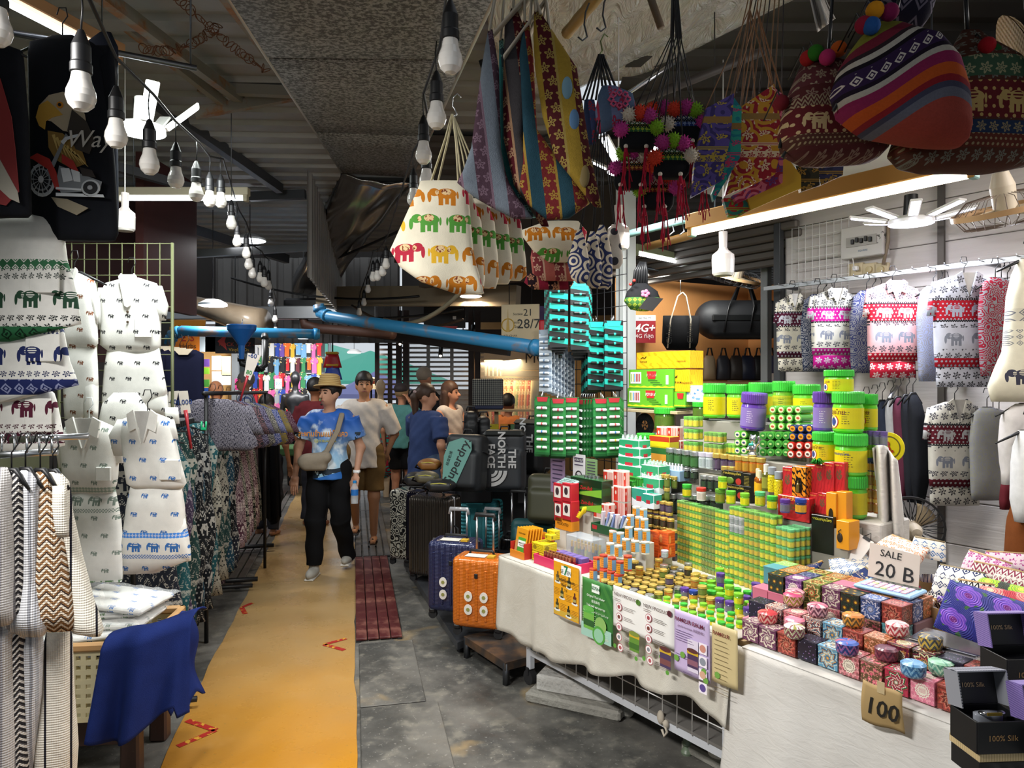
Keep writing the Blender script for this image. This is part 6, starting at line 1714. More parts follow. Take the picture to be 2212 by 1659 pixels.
def tin(px,pyb,ztop,cols,lab,style=0):
 p=PZ(px,pyb,ztop)
 k=mat('tin_'+cols[0]+cols[1],lambda:mix(zig(UV()[0]*8*.02,UV()[1],.02),mix(zig(UV()[0]*16*.02,UV()[1]+.01,.012),c(cols[0]),c(cols[2])),c(cols[1])),.35,coat=.3)
 lidm=mandala('tinlid_'+cols[0]+cols[1],[cols[0],cols[1],cols[2],cols[1]],10)
 t=thing('candle_tin',lab,'tin',(p.x,p.y,ztop+.0005),RN.random()*6)
 r=.033
 lt(t,'body',k,[(0,0),(r*.8,0),(r,.008),(r*1.03,.018),(r,.026),(0,.026)],22)
 lt(t,'lid',[k,lidm],[(r*.98,.026),(r*1.04,.026),(r*1.04,.036),(r*.8,.041),(.0001,.042)],22,mis=[0,0,1,1])
for a in((1717,1298,.871,('c98a98','e0d0d0','8a4a5a'),'small pink and white tin on the pink box at the back corner'),(1713,1306,.875,('b0406a','8a7a2a','e0c8b0'),'magenta and gold zigzag tin before the plain pink box'),(1766,1330,.871,('c06a80','6a3a4a','e0c0c0'),'pink zigzag tin with a dotted lid'),(1658,1345,.82,('b8323c','d0a090','a02838'),'plain red tin with a pale lid on the lattice boxes'),(1717,1360,.82,('dc7f96','e8b0bc','c06a80'),'plain pink tin behind the many-coloured tin'),(1716,1376,.82,('d8cfc4','7a3a4a','8a8a3a'),'many-coloured petal tin on the front row'),(1843,1352,.871,('b8702a','5a4a2a','d8a03c'),'orange and brown tin on the third row'),(1938,1372,.871,('d8a8a8','b0404a','e6dcd4'),'pink and white petal tin beside the poppy box'),(1830,1412,.82,('3a5aa8','26336a','c05a70'),'bright blue tin on the front row'),(1915,1426,.82,('5a2438','7a3a48','4a1c2c'),'dark maroon tin on the front row'),(2010,1400,.871,('5a5c5c','c9a84a','3a3c44'),'grey and gold zigzag tin near the silver packets'),(1973,1460,.824,('5a8fb8','3a6a98','8fb8d0'),'light blue tin on the pink lace box'),(2033,1456,.824,('8fc0a0','5a9a80','b8d8c0'),'mint green tin by the silk boxes'),(2092,1487,.824,('3a3a38','c9a04a','7a5a2a'),'black and gold tin half behind the silk box')):
 tin(*a)
 # blue calculator on the back row
p=PZ(1922,1276,.945);calc('calculator','pale blue calculator with pastel keys lying on the gift boxes',(p.x,p.y,.946),BROT+.05,.0,.2,.13,M('9ac4e6',.35),[M('d9b8d8',.4),M('c9d890',.4),M('e0b0b8',.4),M('d0c0e0',.4)],4,7)
# sale box of pouches
kr=M('9a7c54',.85)
a=toB(PW(1800,1200,.62));b=toB(PW(2085,1262,.52))
t=thing('carton_tray','open brown carton heaped with patterned pouches behind the gift boxes','carton',B(1.72,.62,ZT),BROT-.04)
for(x,y,sx,sy)in((0,-.16,.66,.006),(0,.16,.66,.006),(-.33,0,.006,.32),(.33,0,.006,.32)):bx(t,'carton_side',kr,x,y,0,sx,sy,.155,.001)
bx(t,'carton_bottom',kr,0,0,0,.66,.32,.006)
def pouchm(i):
 a_,b_=(('e0ddd6','2b3560'),('d8d4cc','8a3a50'),('dedad0','3f6fa8'),('c9c4d8','6a4ab0'),('d0305a','e6d0b0'),('e0dcd2','2a2a30'),('24305a','c9b48a'),('e0d4c8','d06a34'),('e4e0da','5a6a7a'),('d8c4cc','a83a86'))[i%10]
 return printed(f'pouch_print_{i % 10}',c(a_),[(-.02,-.008,c(b_),'zig',.01,c(a_)),(.008,.02,c(a_),'dia',.015,c(b_))],((('dia',.03,c(b_)),('flor',.03,c(b_)),('ele',.05,c(b_)),('zig',.018,c(b_)))[i%4],),.85)
PDS=['navy','wine-red','sky blue','violet','hot pink dotted','black','dark navy gold','orange','slate','magenta']
def pouch(loc,i,s,rz,tx_=0.0,ty=0.0,where='',fat=.3,tassel=False):
 t=thing('zip_pouch',f'{PDS[i % 10]} patterned zip pouch {where}','pouch',loc);t.rotation_euler=(tx_,ty,rz)
 rings=[]
 for k in range(9):
  f=k/8;z=(f-.5)*s*.62
  th=s*fat*.5*(max(.08,1-f**3))
  rings.append(ringpts(0,s*.5*(1-.12*f*f),th,z,18,.6))
 lf(t,'cloth',pouchm(i),rings)
 tb(t,'zip',KRAFT()if i%2 else M('8a7a5a',.5),[(-s*.42,0,s*.31),(s*.42,0,s*.31)],.004,6)
 if tassel:tb(t,'wrist_strap',M('b08a50',.6),[(s*.4,0,s*.3),(s*.52,-.01,s*.25),(s*.5,-.015,s*.12),(s*.42,-.01,s*.2)],.004,6,flat=.5)
 return t
for i in range(22):
 u=1.46+.062*(i%9)+.02*sin(i*3.1);w=.52+.085*((i*5)%3)+.012*sin(i)
 z=ZT+.09+.045*(i//8)+.02*sin(i*1.7)
 pouch(B(u,w,z),i*3+i//7,.15+.02*sin(i),BROT+.8*sin(i*2.3),-1.2+.5*sin(i*1.9),.35*sin(i*2.7),f'lying {ORD[i]} in the heap of the sale carton',.22,i%3==0)
p=PW(1984,1130,.78);pouch(PW(1950,1186,.66),7,.17,BROT,-1.1,.2,'with pink diamonds lying on top of the heap')
pouch(PW(2006,1186,.72),2,.12,BROT+.4,-.25,.1,'standing upright at the back of the sale carton')
for n,(px,py,i,s,w)in enumerate(((2075,1262,0,.16,.36),(2150,1254,1,.15,.44),(2135,1236,9,.17,.52),(2196,1262,1,.13,.38),(2178,1222,9,.14,.6),(2110,1286,5,.13,.30))):
 pouch(PW(px,py,w),i,s,BROT+.3*sin(n*2),-.25+.1*n%.3,.1*sin(n),('lying at the near end of the carton','with tribal bands beside the purple cushion','in magenta print tied like a bundle','cut by the picture edge','topmost of the group by the rust skirt','small and dark under the others')[n],.5)
p=PW(1930,1222,.49);t=thing('sale_sign','cream card sign reading SALE 20 B leaning on the carton of pouches','price card',p,BROT);t.rotation_euler=(-.12,.06,BROT+.12)
pr(t,'card',M('d5c9bd',.6),[(-.085,-.06),(.09,-.06),(.085,.058),(-.09,.065)],0,.003)
text('SALE',.036,M('1a1a1c',.5),t,(-.012,-.002,.036),bold=.006);text('20 B',.075,M('1a1a1c',.5),t,(.005,-.002,-.025),bold=.004)
p=PW(1848,1184,.66);t=thing('code_card','white clipped card standing at the corner of the pouch carton','card',p,BROT);t.rotation_euler=(-.5,.4,BROT);bx(t,'card',WHITE(),0,0,-.05,.09,.004,.11,.001);g=G();g.tube([(.0,0,.06),(.015,0,.085),(.03,0,.06)],.002,5);g.box(.015,0,.05,.03,.012,.014);g.build('clip',BLACK(),t)
# purple flowered cushion pouches
def flowery(name,base,pet,pet2,core,leaf):
 def f():
  x,y,z=OBJ()
  a_,b_,i,j=tile(x+.03*sn(z*14),z,.1,.085)
  r=sq(a_*a_+b_*b_);t=at2(b_,a_)
  q=r-.16*ab(sn(t*3))
  k=mix(q<.62,mix(noi(vec(x,z),40,1)>.62,c(base),c(leaf)),mix(fr(r*6+noi(vec(x,z),30,1))>.5,c(pet),c(pet2)))
  return dict(col=mix(r<.2,k,c(core)),bump=sn(r*60)+noi(OBJV(),300,1))
 return mat(name,f,.55,bs=.5,bd=.004)
for n,(px,py,w,s,m_,lab,tz,tx_)in enumerate(((2140,1338,.18,.26,flowery('embroid_purple','2c2f8a','6a3fc0','8f5ad0','7a2a8a','3a6a3a'),'purple and blue embroidered flower cushion pouch lying over silver packets',.12,-.62),(2170,1296,.30,.2,flowery('embroid_lime','1d2a14','b8d81c','7ab01c','d8e040','2a5a1c'),'lime and black embroidered pouch behind the purple one',-.2,-.9),(2190,1316,.25,.2,flowery('embroid_red','c02a3a','e0a090','d05a60','d8c8a0','3a5a2a'),'red embroidered pouch between the purple and lime ones',.1,-.9))):
 t=thing('embroidered_pouch',lab,'pouch',PW(px,py,w),BROT+tz);t.rotation_euler=(tx_,.14 if n==0 else 0,BROT+tz)
 lf(t,'cloth',m_,[ringpts(0,s*.5,max(.004,.022*sqrt(max(0,1-(2*k/10-1)**2))),(k/10-.5)*s*.62,26,.6)for k in range(11)])
foil=M('b9bcc4',.12,.9)
for n in range(7):
 t=thing('foil_packet',f'shiny silver-edged flat packet, {ORD[n]} from below under the purple pouch','packet',B(2.05+.01*n,.16+.012*n,.81+.0105*n),BROT+.1+.03*sin(n*2),'flat packets under the purple pouch');bx(t,'packet',[foil,M('23244a',.2,.3),M('c9c4c8',.15,.6)][n%3],0,0,0,.2,.14,.008,.003)
t=thing('packet_stand','dark box under the silver packets','box',B(2.06,.19,ZT),BROT);bx(t,'box',M('2a2a34',.5),0,0,0,.18,.14,.058,.002)
# silk gift boxes on a white wire stand, nearest corner
t=thing('wire_stand','white wire stand wrapped in string carrying the silk boxes','stand',P(2150,1659,1.55));t.location.z=0
zt=P(2150,1668,1.55).z
g=G()
for x in(.035,.3):
 for y in(-.05,.16):g.tube([(x,y,0),(x,y,zt-.01)],.006,6)
for z in(.2,.4,zt-.014):
 g.tube([(.035,-.05,z),(.3,-.05,z)],.005,6);g.tube([(.035,.16,z),(.3,.16,z)],.005,6);g.tube([(.035,-.05,z),(.035,.16,z)],.005,6)
for i in range(9):g.tube([(.035+.033*i,-.05,zt-.014),(.035+.033*i,.16,zt-.014)],.003,6)
g.build('wire_frame',WHITE(),t);el_(t,'string_wrap',M('d9d4cc',.8),(.035,-.05,zt-.03),(.014,.014,.03))
sk=M('111214',.5)
def silkbox(px,pyb,Y,s,lidm,label,ly=.0,items=True,rz=.06):
 o=P(px,pyb,Y)
 t=thing('silk_box',label,'gift box',o,rz)
 for(x,y,sx,sy)in((0,-s*.38,s,.004),(0,s*.38,s,.004),(-s/2,0,.004,s*.76),(s/2,0,.004,s*.76)):bx(t,'box_side',sk,x,y,0,sx,sy,s*.62,.001)
 g=G();g.box(0,0,0,s,s*.76,.004);g.box(0,0,s*.4,s*.96,s*.7,.004);g.build('bottom',sk,t)
 ld=G();T_=Matrix.Translation((0,s*.39,s*.62))@Matrix.Rotation(-.22,4,'X')
 ld.box(0,0,0,s,.006,s*.66,.001,T=T_);lo=ld.build('lid',sk,t)
 g=G();g.box(0,.005,0,s*1.02,.004,s*.68,.001,T=T_);g.box(-s*.51,-.02,0,.003,.05,s*.68,T=T_);g.box(s*.51,-.02,0,.003,.05,s*.68,T=T_);g.box(0,-.02,s*.67,s*1.02,.05,.003,T=T_);g.build('lid_cover',lidm,t)
 text('100% Silk',s*.16,M('b08a5a',.4),t,(0,-s*.38-.003,s*.3));o2=text('100% Silk',s*.13,M('c9a878',.4),t,(0,s*.36-.02+.0,s*.95));o2.rotation_euler=(pi/2-.22,0,0);o2.location=T_@V((0,-.005,s*.36))
 if items:
  lf(t,'folded_tie',M('8f939c',.35),[ringpts(0,s*.3,s*.1,s*(.42+.05*k),14,.8)for k in range(5)])
  for x in(-.2,.2):el_(t,'cufflink',STEEL(),(x*s,-s*.1,s*.66),(.008,.008,.004))
  bx(t,'tie_clip',M('c9a84a',.3,.9),0,-s*.18,s*.64,s*.3,.004,.006)
 return t
grid=mat('silk_grey',lambda:mix(mx(fr(OBJ()[0]*160)<.4,fr(OBJ()[2]*160)<.4),c('3a3c44'),c('8a8c94')),.5)
lil=mat('silk_lilac',lambda:mix(fr(OBJ()[0]*200+OBJ()[2]*200)<.5,c('8f7ab8'),c('6a5a98')),.5)
silkbox(2134,1606,1.62,.115,grid,'open black box lettered 100% Silk with a grey patterned lid and cufflinks')
silkbox(2196,1472,1.78,.12,lil,'open black box with a lilac lid, highest behind the grey-lidded one',items=False)
silkbox(2272,1632,1.58,.11,lil,'open black box with a lilac tie at the very picture corner')
t=thing('silk_box','closed cream-lidded box under the grey-lidded silk box','gift box',P(2140,1664,1.63),.06);bx(t,'box',sk,0,0,0,.125,.095,.046,.002);bx(t,'lid',mat('silk_cream',lambda:mix(fr(OBJ()[0]*160+OBJ()[1]*160)<.5,c('c9b48a'),c('b09a6c')),.5),0,0,.046,.13,.1,.02,.002)
t=thing('silk_box_stack','dark boxes stacked under the lilac-lidded silk box','gift box',P(2205,1560,1.78),.06);bx(t,'box',sk,0,0,0,.13,.1,.1,.002)
# hung over the stall
def rel(t,px,py,Y):return P(px,py,Y)-t.location
def bag(name,label,cat,m,Y,rows,th,straps=(),sm=None,fold=.004,sr=.004,flat=1.0,group=None):
 o=P((rows[0][1]+rows[0][2])/2,rows[0][0],Y)
 t=thing(name,label,cat,o,0,group)
 slab(G(),rows,Y,th,o,fold=fold,ph=RN.random()*6).build('cloth',m,t)
 for s in straps:tb(t,'strap',sm or BLACK(),[rel(t,*(q if len(q)==3 else(q[0],q[1],Y)))for q in s],sr,6,flat=flat)
 return t
def totem():
 x,y,z=OBJ();v=OBJV()
 a,b,i,j=tile(x+.3*y,z,.1,.084)
 h=wht(vec(i,j,3.0));h2=wht(vec(i,j,7.0))
 e,d=elephant((a+h2*.3-.15)*(1.0-2.0*(h2>.5))*.9,(b+h*.3-.15)*.92)
 k=ramp(h,[(0,c('a82a3c')),(.28,c('4f8f3a')),(.52,c('d2a42c')),(.76,c('b8701e'))])
 ck=mix(d,k,mix(noi(v,160,1)>.55,c('d8b98a'),c('7a3a24')))
 return dict(col=mulc(mix(e,c('d8d0ba'),ck),mix(noi(v,30,2),(.85,.85,.85),(1.1,1.1,1.1))),bump=noi(v,500,1))
TOTE=mat('elephant_tote',totem,.9,bs=.3,bd=.002,spec=.2)
cream=CL('c9bf9c')
bag('elephant_tote','cream tote printed with red, green and yellow elephants, front one of the bunch','bag',TOTE,2.05,[(392,908,1000),(420,898,1012),(540,842,1022),(575,862,1030),(610,910,1040),(634,985,1046)],.07,[[(930,396),(962,300),(976,248)],[(990,400),(985,310),(978,248)],[(945,398),(968,300),(977,250)]],cream,.012,.009,.3)
for n in range(4):
 x=30*n
 bag('elephant_tote',f'elephant-print tote, {ORD[n + 1]} of the bunch behind the front one','bag',TOTE,2.14+.07*n,[(420+10*n,940+x,1020+x),(480,930+x,1040+x*.95),(560,940+x,1046+x),(600-n*2,960+x,1048+x),(630-n*8,1000+x,1044+x*.9)],.06,[[(1000+x*.5,425),(990+8*n,330),(980,250)]],cream,.01,.009,.3)
tb(thing('s_hook','steel hook carrying the elephant totes','hook',P(978,240,2.1)),'hook',STEEL(),[V(p)*.001 for p in((0,0,-18),(12,0,-10),(6,0,6),(0,0,14),(0,0,40),(14,0,52),(24,0,40))],.0022)
def emb(key,base,band,ink,s=.035):
 def f():
  x,y,z=OBJ();v=OBJV()
  w=x+z*.12
  k=mix(fr(w*13+.1)<.5,c(base,.7),mix(flor(w,z,s,5),c(band,.7),c(ink,.7)))
  k=mix((fr(w*13+.1)>.46)*(fr(w*13+.1)<.54),k,c(ink,.7))
  return dict(col=mulc(k,mix(noi(v,120,2),(.8,.8,.8),(1.12,1.12,1.12))),bump=noi(v,400,1))
 return mat('embroid_'+key,f,.9,bs=.4,bd=.003,spec=.15)
for key,cols,Y,lab,rows in(('lilac',('767f8a','503a46','7a6270'),1.9,'light blue embroidered shoulder bag with purple brocade bands, lowest at the aisle side',[(64,1054,1064),(150,1040,1078),(320,1018,1082),(372,1000,1092),(396,988,1100),(425,1024,1116),(472,1108,1150)]),('teal',('2f6f70','3a4a50','6a9a90'),1.96,'teal edged shoulder bag squeezed between the blue and dark red ones',[(84,1078,1088),(300,1078,1094),(420,1092,1130),(470,1120,1160)]),('wine',('4a4648','5a1c24','b08a6a'),1.93,'dark red and grey embroidered shoulder bag with scroll border',[(18,1104,1116),(60,1090,1132),(200,1086,1140),(300,1088,1130),(400,1110,1160),(488,1170,1186)]),('azure',('2a4c5a','7a2a2c','a9883c'),1.9,'petrol blue shoulder bag with red embroidered stripes, bottom turned outward',[(46,1130,1142),(120,1122,1152),(280,1130,1160),(350,1130,1210),(400,1122,1250),(440,1140,1274),(472,1180,1230)]),('yellow',('9c8030','501c20','a08a4a'),1.86,'mustard yellow shoulder bag with a dark red border, nearest the purses',[(24,1154,1166),(80,1152,1200),(150,1156,1246),(250,1172,1262),(340,1200,1276),(410,1254,1292),(446,1284,1300)])):
 tp=rows[0];mx_=(tp[1]+tp[2])/2
 t=bag('shoulder_bag',lab,'bag',emb(key,*cols),Y,rows,.05,[[(mx_-2,tp[0]+4),(1120+(mx_-1120)*.7,-60)],[(mx_+30,tp[0]+60),(1180,0),(1165,-60)],[(mx_+8,tp[0]+10),(1150,-20),(1150,-60)]],CL('c9bfae'),.008,.02,.2)
 if key=='yellow':
  for k,(px,py)in enumerate(((1225,190),(1240,260),(1262,380))):el_(t,'embroidery',M(('5a7a8a','3f5f80','6a5a34')[k],.8),rel(t,px,py,Y-.026),(.014,.006,.03))
  # folded red and elephant purses behind
for n,(rows,m_,lab)in enumerate((([(478,1180,1250),(500,1120,1268),(540,1150,1262),(566,1185,1250)],TOTE,'elephant-print pouch hung behind the mustard bag'),([(530,1150,1240),(556,1146,1258),(590,1150,1258),(606,1170,1250)],emb('coral','c06a60','8a3a40','e0b8a0'),'coral embroidered purse under the elephant pouch'),([(590,1140,1230),(610,1132,1240),(625,1150,1230)],emb('ruby','8a2038','2a1a20','c08a6a'),'ruby and black purse under the coral one'))):
 bag('hanging_purse',lab,'purse',m_,2.6+.05*n,rows,.07,[[(1200,rows[0][0]),(1210,400),(1215,100)]])
for n,(x,y0,y1,w)in enumerate(((1252,496,612,26),(1280,500,622,24),(1300,486,625,28),(1326,485,580,24))):
 bag('drawstring_pouch',['navy and cream floral drawstring pouch, nearest the totes','navy and cream floral drawstring pouch between its two fellows','biggest navy and cream floral drawstring pouch','pale pouch with dark butterflies beside the floral ones'][n],'pouch',printed('pouch_navy_floral',c('c9bda8'),[],(('orn',.05,c('2c3358')),))if n<3 else printed('pouch_butterfly',c('c9c2b6'),[],(('dot',.05,c('3a3a40')),)),2.2+.05*n,[(y0,x-5,x+5),(y0+25,x-w*.55,x+w*.5),(y0+70,x-w,x+w*.8),(y1-12,x-w*.7,x+w*.8),(y1,x-w*.2,x+w*.5)],.06,[[(x,y0+4),(1290+n*4,260)],[(x+3,y0+4),(1296+n*4,260)]],sr=.0022)
 # blue hmong purses
for n,(rows,col)in enumerate((([(186,1300,1330),(205,1292,1366),(240,1286,1374),(262,1288,1360),(288,1290,1300)],('5a7090','7a86b0','b03a5a')),([(216,1262,1284),(250,1260,1290),(300,1264,1290),(312,1270,1284)],('2f3a5a','44507a','a03a4a')))):
 t=bag('embroidered_purse',('blue denim-like purse with pink spiral embroidery','dark blue striped purse half behind the mustard bag')[n],'purse',emb('hmong'+str(n),*col,.05),2.25+.08*n,rows,.08,[[((rows[0][1]+rows[0][2])/2+d,rows[0][0]),(1298+d*.3,118)]for d in(-14,-6,4,14)])
 if n==0:
  for k in range(8):a_=k*pi/4;tb(t,'spiral',M('b84a70',.8),[rel(t,1338+18*cos(a_)+6*cos(b_),214+14*sin(a_)+6*sin(b_),2.205)for b_ in(0,1.5,3,4.5,6)],.0035)
tb(thing('s_hook','green-tinged wire hook carrying the blue purses','hook',P(1296,100,2.3)),'hook',M('7a8a5a',.3,.8),[V(p)*.001 for p in((-4,0,-30),(8,0,-14),(2,0,16),(14,0,40),(26,0,30))],.0024)
for n,(px,py)in enumerate(((1262,60),(1302,40))):tb(thing('s_hook',('empty grey hook below the bamboo pole','long grey hook below the bamboo pole holding a wire hook')[n],'hook',P(px,py,2.3)),'hook',DSTEEL(),[V(p)*.001 for p in((-20,0,-30),(-6,0,-42),(10,0,-30),(0,0,10),(4,0,50),(16,0,80))],.003)
# pom-pom pouches with red tassels
pmat={k:printed('pom_'+k,c('14161a'),[(-.045,-.03,c(a),'dia',.014,c(b)),(-.028,-.02,c('1c1f24'),'dot',.008,c(b)),(-.018,.0,c(a),'zig',.016,c('d0d4c8'))])for k,a,b in(('green','2c5a34','b8c83a'),('blue','23356a','9ab0d0'),('red','6a2a24','d0a04a'))}
for n,(x,y,k,Y)in enumerate(((1378,262,'green',2.25),(1478,250,'blue',2.3),(1452,322,'green',2.22),(1366,345,'red',2.35),(1418,392,'red',2.4),(1502,330,'green',2.42),(1430,250,'red',2.45))):
 t=bag('pompom_pouch',f'{k} banded black felt pouch with pompoms and red tassels, {ORD[n]} of the bunch','pouch',pmat[k],Y,[(y,x-30,x+32),(y+10,x-38,x+40),(y+52,x-40,x+36),(y+64,x-34,x+28)],.07,[[(x-20,y),(1455-6+n,80),(1452+n,-40)],[(x+22,y),(1460+n*2,80),(1456+n,-40)]],sr=.0022)
 for j in range(5):
  dx,dy=((-36,18),(-20,-14),(4,-18),(24,-12),(40,14))[j]
  g=G();q=rel(t,x+dx,y+dy,Y-.03)
  g.ell(q,.021,n=14,m=10)
  for q_ in range(60):
   a_,b_=q_*2.4,math.acos(1-2*(q_+.5)/60);d=V((sin(b_)*cos(a_),sin(b_)*sin(a_),cos(b_)))
   g.tube([q+d*.017,q+d*.028],[.0035,.0008],4)
  g.build('pompom',CL(('b03a86','c9c0b0','c8402c','a83a80','7aa82c')[(j+n)%5]),t)
 for j,dx in enumerate((-26,18)):
  q=rel(t,x+dx,y+54,Y-.04)
  el_(t,'bead',M('d9cfc0',.4),q,.007)
  g=G();g.tube([q-V((0,0,.006)),q-V((0,0,.03))],[.005,.009],6)
  for s_ in range(9):d=V((.009*cos(s_*2.1),.008*sin(s_*2.1),0));g.tube([q+d*.8-V((0,0,.02)),q+d*1.2-V((.004*sin(s_),0,.08)),q+d*1.5-V((.008*sin(s_*3+n),0,.13+.02*sin(s_*5)))],.0016,4)
  g.build('tassel',CL('a81e38'),t)
  # flat silk pouches
def flatb(label,pts,Y,m_,th=.02,strap=True,sc='8f6a4a'):
 o=P(sum(p[0]for p in pts)/len(pts),sum(p[1]for p in pts)/len(pts),Y)
 t=thing('flat_pouch',label,'pouch',o)
 pr(t,'cloth',m_,[((P(x,y,Y)-o).x,(P(x,y,Y)-o).z)for x,y in pts],-th/2,th/2)
 if strap:
  a,b=pts[0],pts[1]
  for q,e in((a,-6),(b,10)):tb(t,'strap',M(sc,.7),[rel(t,q[0],q[1],Y),rel(t,1625+e,20,Y+.03),rel(t,1635+e,-60,Y+.04)],.005,6,flat=.35)
 return t
def silk(key,a,b,z):return printed('silk_'+key,c(a),[(-.05,-.03,c(b),'flor',.03,c(a)),(-.012,-.002,c(a),'str',.006,c(b)),(.07,.09,c('8a6a3a'),'plain',.01,c(a))],(('flor',.05,c(b)),('orn',.07,c(z))),.5)
flatb('purple and gold silk pouch with long tan straps, first of the flat bunch',[(1524,236),(1584,204),(1576,300),(1556,392),(1492,428),(1500,340)],2.2,silk('purple','3a3266','a8923c','54478a'))
flatb('turquoise floral silk pouch squeezed behind the purple one',[(1584,214),(1600,236),(1598,340),(1540,436),(1536,420),(1570,330)],2.24,silk('turq','1f7a86','c0406a','2f9a8a'))
flatb('red and cream floral silk pouch with long tan straps',[(1600,232),(1670,184),(1690,300),(1672,378),(1564,424),(1590,330)],2.26,silk('red','8f1f2c','d0b89a','b8862c'))
flatb('crimson silk pouch with violet blooms behind the red one',[(1668,190),(1692,210),(1688,396),(1590,440),(1580,424),(1668,380)],2.3,silk('crimson','8a2040','5a3a80','c06a80'))
flatb('plain mustard yellow pouch below the red silk pouch',[(1640,360),(1700,344),(1728,382),(1728,408),(1620,455),(1612,430)],2.32,M('b8921e',.5))
flatb('black and gold patterned pouch below the maroon backpack',[(1716,360),(1766,366),(1768,402),(1728,416)],2.34,silk('black','1c1a14','8a6a2a','2a2a1c'),strap=False)
flatb('navy pouch with gold flecks beside the black and gold one',[(1762,352),(1820,342),(1818,380),(1770,402)],2.36,silk('navy','1c1f3a','8a6a2a','2a2a4c'),strap=False)
flatb('red, lime and teal printed pouch lowest of the flat bunch',[(1560,430),(1640,424),(1634,446),(1592,470),(1572,468)],2.33,silk('lime','a82a2c','7aa03a','2f7a6a'),strap=False)
for n in range(9):
 tb(thing('bag_strap',f'tan hanging strap, {ORD[n]} of the loose straps between silk pouches and backpack','strap',P(1580+14*n,180,2.3+.02*n)),'strap',M(('8a6746','6a4f38','2a2426')[n%3],.7),[P(1560+16*n,240-(n%3)*20,2.3+.02*n)-P(1580+14*n,180,2.3+.02*n),P(1630+8*n,-60,2.34+.02*n)-P(1580+14*n,180,2.3+.02*n)],.005,6,flat=.35)
 # drawstring backpacks
mar=printed('backpack_maroon',c('4a1f20'),[(-.215,-.15,c('561a1e'),'ele',.02,c('b39a70')),(-.15,-.125,c('8a7a62'),'zig',.012,c('4a1f20')),(-.24,-.215,c('4a2a22'),'dot',.01,c('8a7a5c')),(-.10,-.05,c('52262a'),'flor',.03,c('8a7a66'))],(('flor',.035,c('7a6458')),))
mar2=printed('backpack_brown',c('4a2a20'),[(-.235,-.15,c('5c1c20'),'ele',.02,c('b0935a')),(-.27,-.24,c('23304a'),'flor',.03,c('8a7a5c')),(-.14,-.09,c('38503c'),'flor',.035,c('8f8a6a')),(-.30,-.27,c('5a2a20'),'dot',.012,c('8a7a5c'))],(('flor',.03,c('6a6a60')),))
def stripes():
 x,y,z=OBJ()
 q=z-.14*x-.035*sn(x*16)*1.0+.9*x*x*.5
 f=(q+.25)*4.0
 K=ramp(f,[(0,c('8a3a30')),(.07,c('5a5a66')),(.15,c('3a3a4c')),(.2,c('7a1c24')),(.26,c('a84a1c')),(.36,c('7a2048')),(.46,c('a09a90')),(.51,c('1c1420')),(.55,c('2c1c3c')),(.70,c('17121a')),(.74,c('a8a298')),(.79,c('2a2024')),(.83,c('6a2030')),(.92,c('7a7a2c'))])
 dm=(f>.57)*(f<.68)*dia(x,q,.028)
 return dict(col=mulc(mix(dm,K,c('b9b0a8')),mix(noi(OBJV(),200,1),(.8,.8,.8),(1.1,1.1,1.1))),bump=fr(x*160+z*160))
bag('drawstring_backpack','maroon elephant-print drawstring backpack with pompoms, nearest the silk pouches','backpack',mar,1.72,[(118,1748,1800),(150,1728,1830),(220,1700,1880),(290,1684,1905),(325,1690,1910),(345,1730,1890),(354,1780,1860)],.16,[[(1760,126),(1700,240),(1684,320)],[(1772,126),(1744,240),(1690,340)],[(1790,120),(1800,-40)]],fold=.008,sr=.004)
bag('drawstring_backpack','striped woven drawstring backpack in orange, pink and purple with pompoms','backpack',mat('backpack_stripes',stripes,.9,bs=.3,bd=.003,spec=.15),1.55,[(50,1890,1950),(80,1860,1995),(140,1820,2060),(200,1799,2082),(245,1812,2086),(280,1870,2086),(305,1950,2084),(316,2000,2076)],.15,[[(1905,58),(1850,150),(1800,240)],[(1930,54),(1950,-40)]],fold=.008,sr=.004)
bag('drawstring_backpack','brown and green elephant-print drawstring backpack, nearest the straw hat','backpack',mar2,1.68,[(66,2078,2116),(110,2056,2150),(190,2000,2235),(280,1945,2260),(330,1925,2255),(354,1945,2240),(368,1990,2160)],.16,[[(2090,70),(2084,-40)],[(2100,72),(2150,160),(2215,260)]],fold=.008,sr=.005)
bag('drawstring_backpack','dark navy patterned backpack hanging highest above the striped one','backpack',printed('backpack_navy',c('1c1a2c'),[],(('dia',.04,c('6a6474')),)),1.75,[(-60,1890,2000),(0,1880,2010),(40,1900,2004),(62,1950,1990)],.14)
for n,(px,py,Y,col)in enumerate(((1890,22,1.5,'d08a1c'),(1922,26,1.5,'7a1c4a'),(1866,54,1.5,'8a1c34'),(1882,56,1.49,'23508f'),(1762,114,1.66,'2c6a1e'),(1787,124,1.64,'a82a5c'),(1812,106,1.66,'b8541c'),(1745,126,1.68,'9a2020'),(2132,98,1.6,'9a1620'),(2144,112,1.62,'1c4a24'),(1688,222,1.7,'6a1c24'))):
 t=thing('felt_pompom',('orange','plum','dark red','blue','green','pink','bright orange','small red','crimson','bottle green','maroon')[n]+' felt ball on the cord of '+('the striped backpack' if n<4 else 'the maroon backpack' if n<8 or n==10 else 'the brown and green backpack'),'pompom',P(px,py,Y));el_(t,'ball',CL(col),(0,0,0),.0185,n=16)
 tb(t,'cord',BLACK(),[(0,0,0),(.01,.05,.05),(.0,.12,.0)],.002)
straw=mat('straw',lambda:dict(col=mix(noi(OBJV(),40,3),c('8f7346'),c('b8986a')),bump=sn(OBJ()[2]*700)+sn(OBJ()[0]*500)),.8,bs=.5,bd=.003)
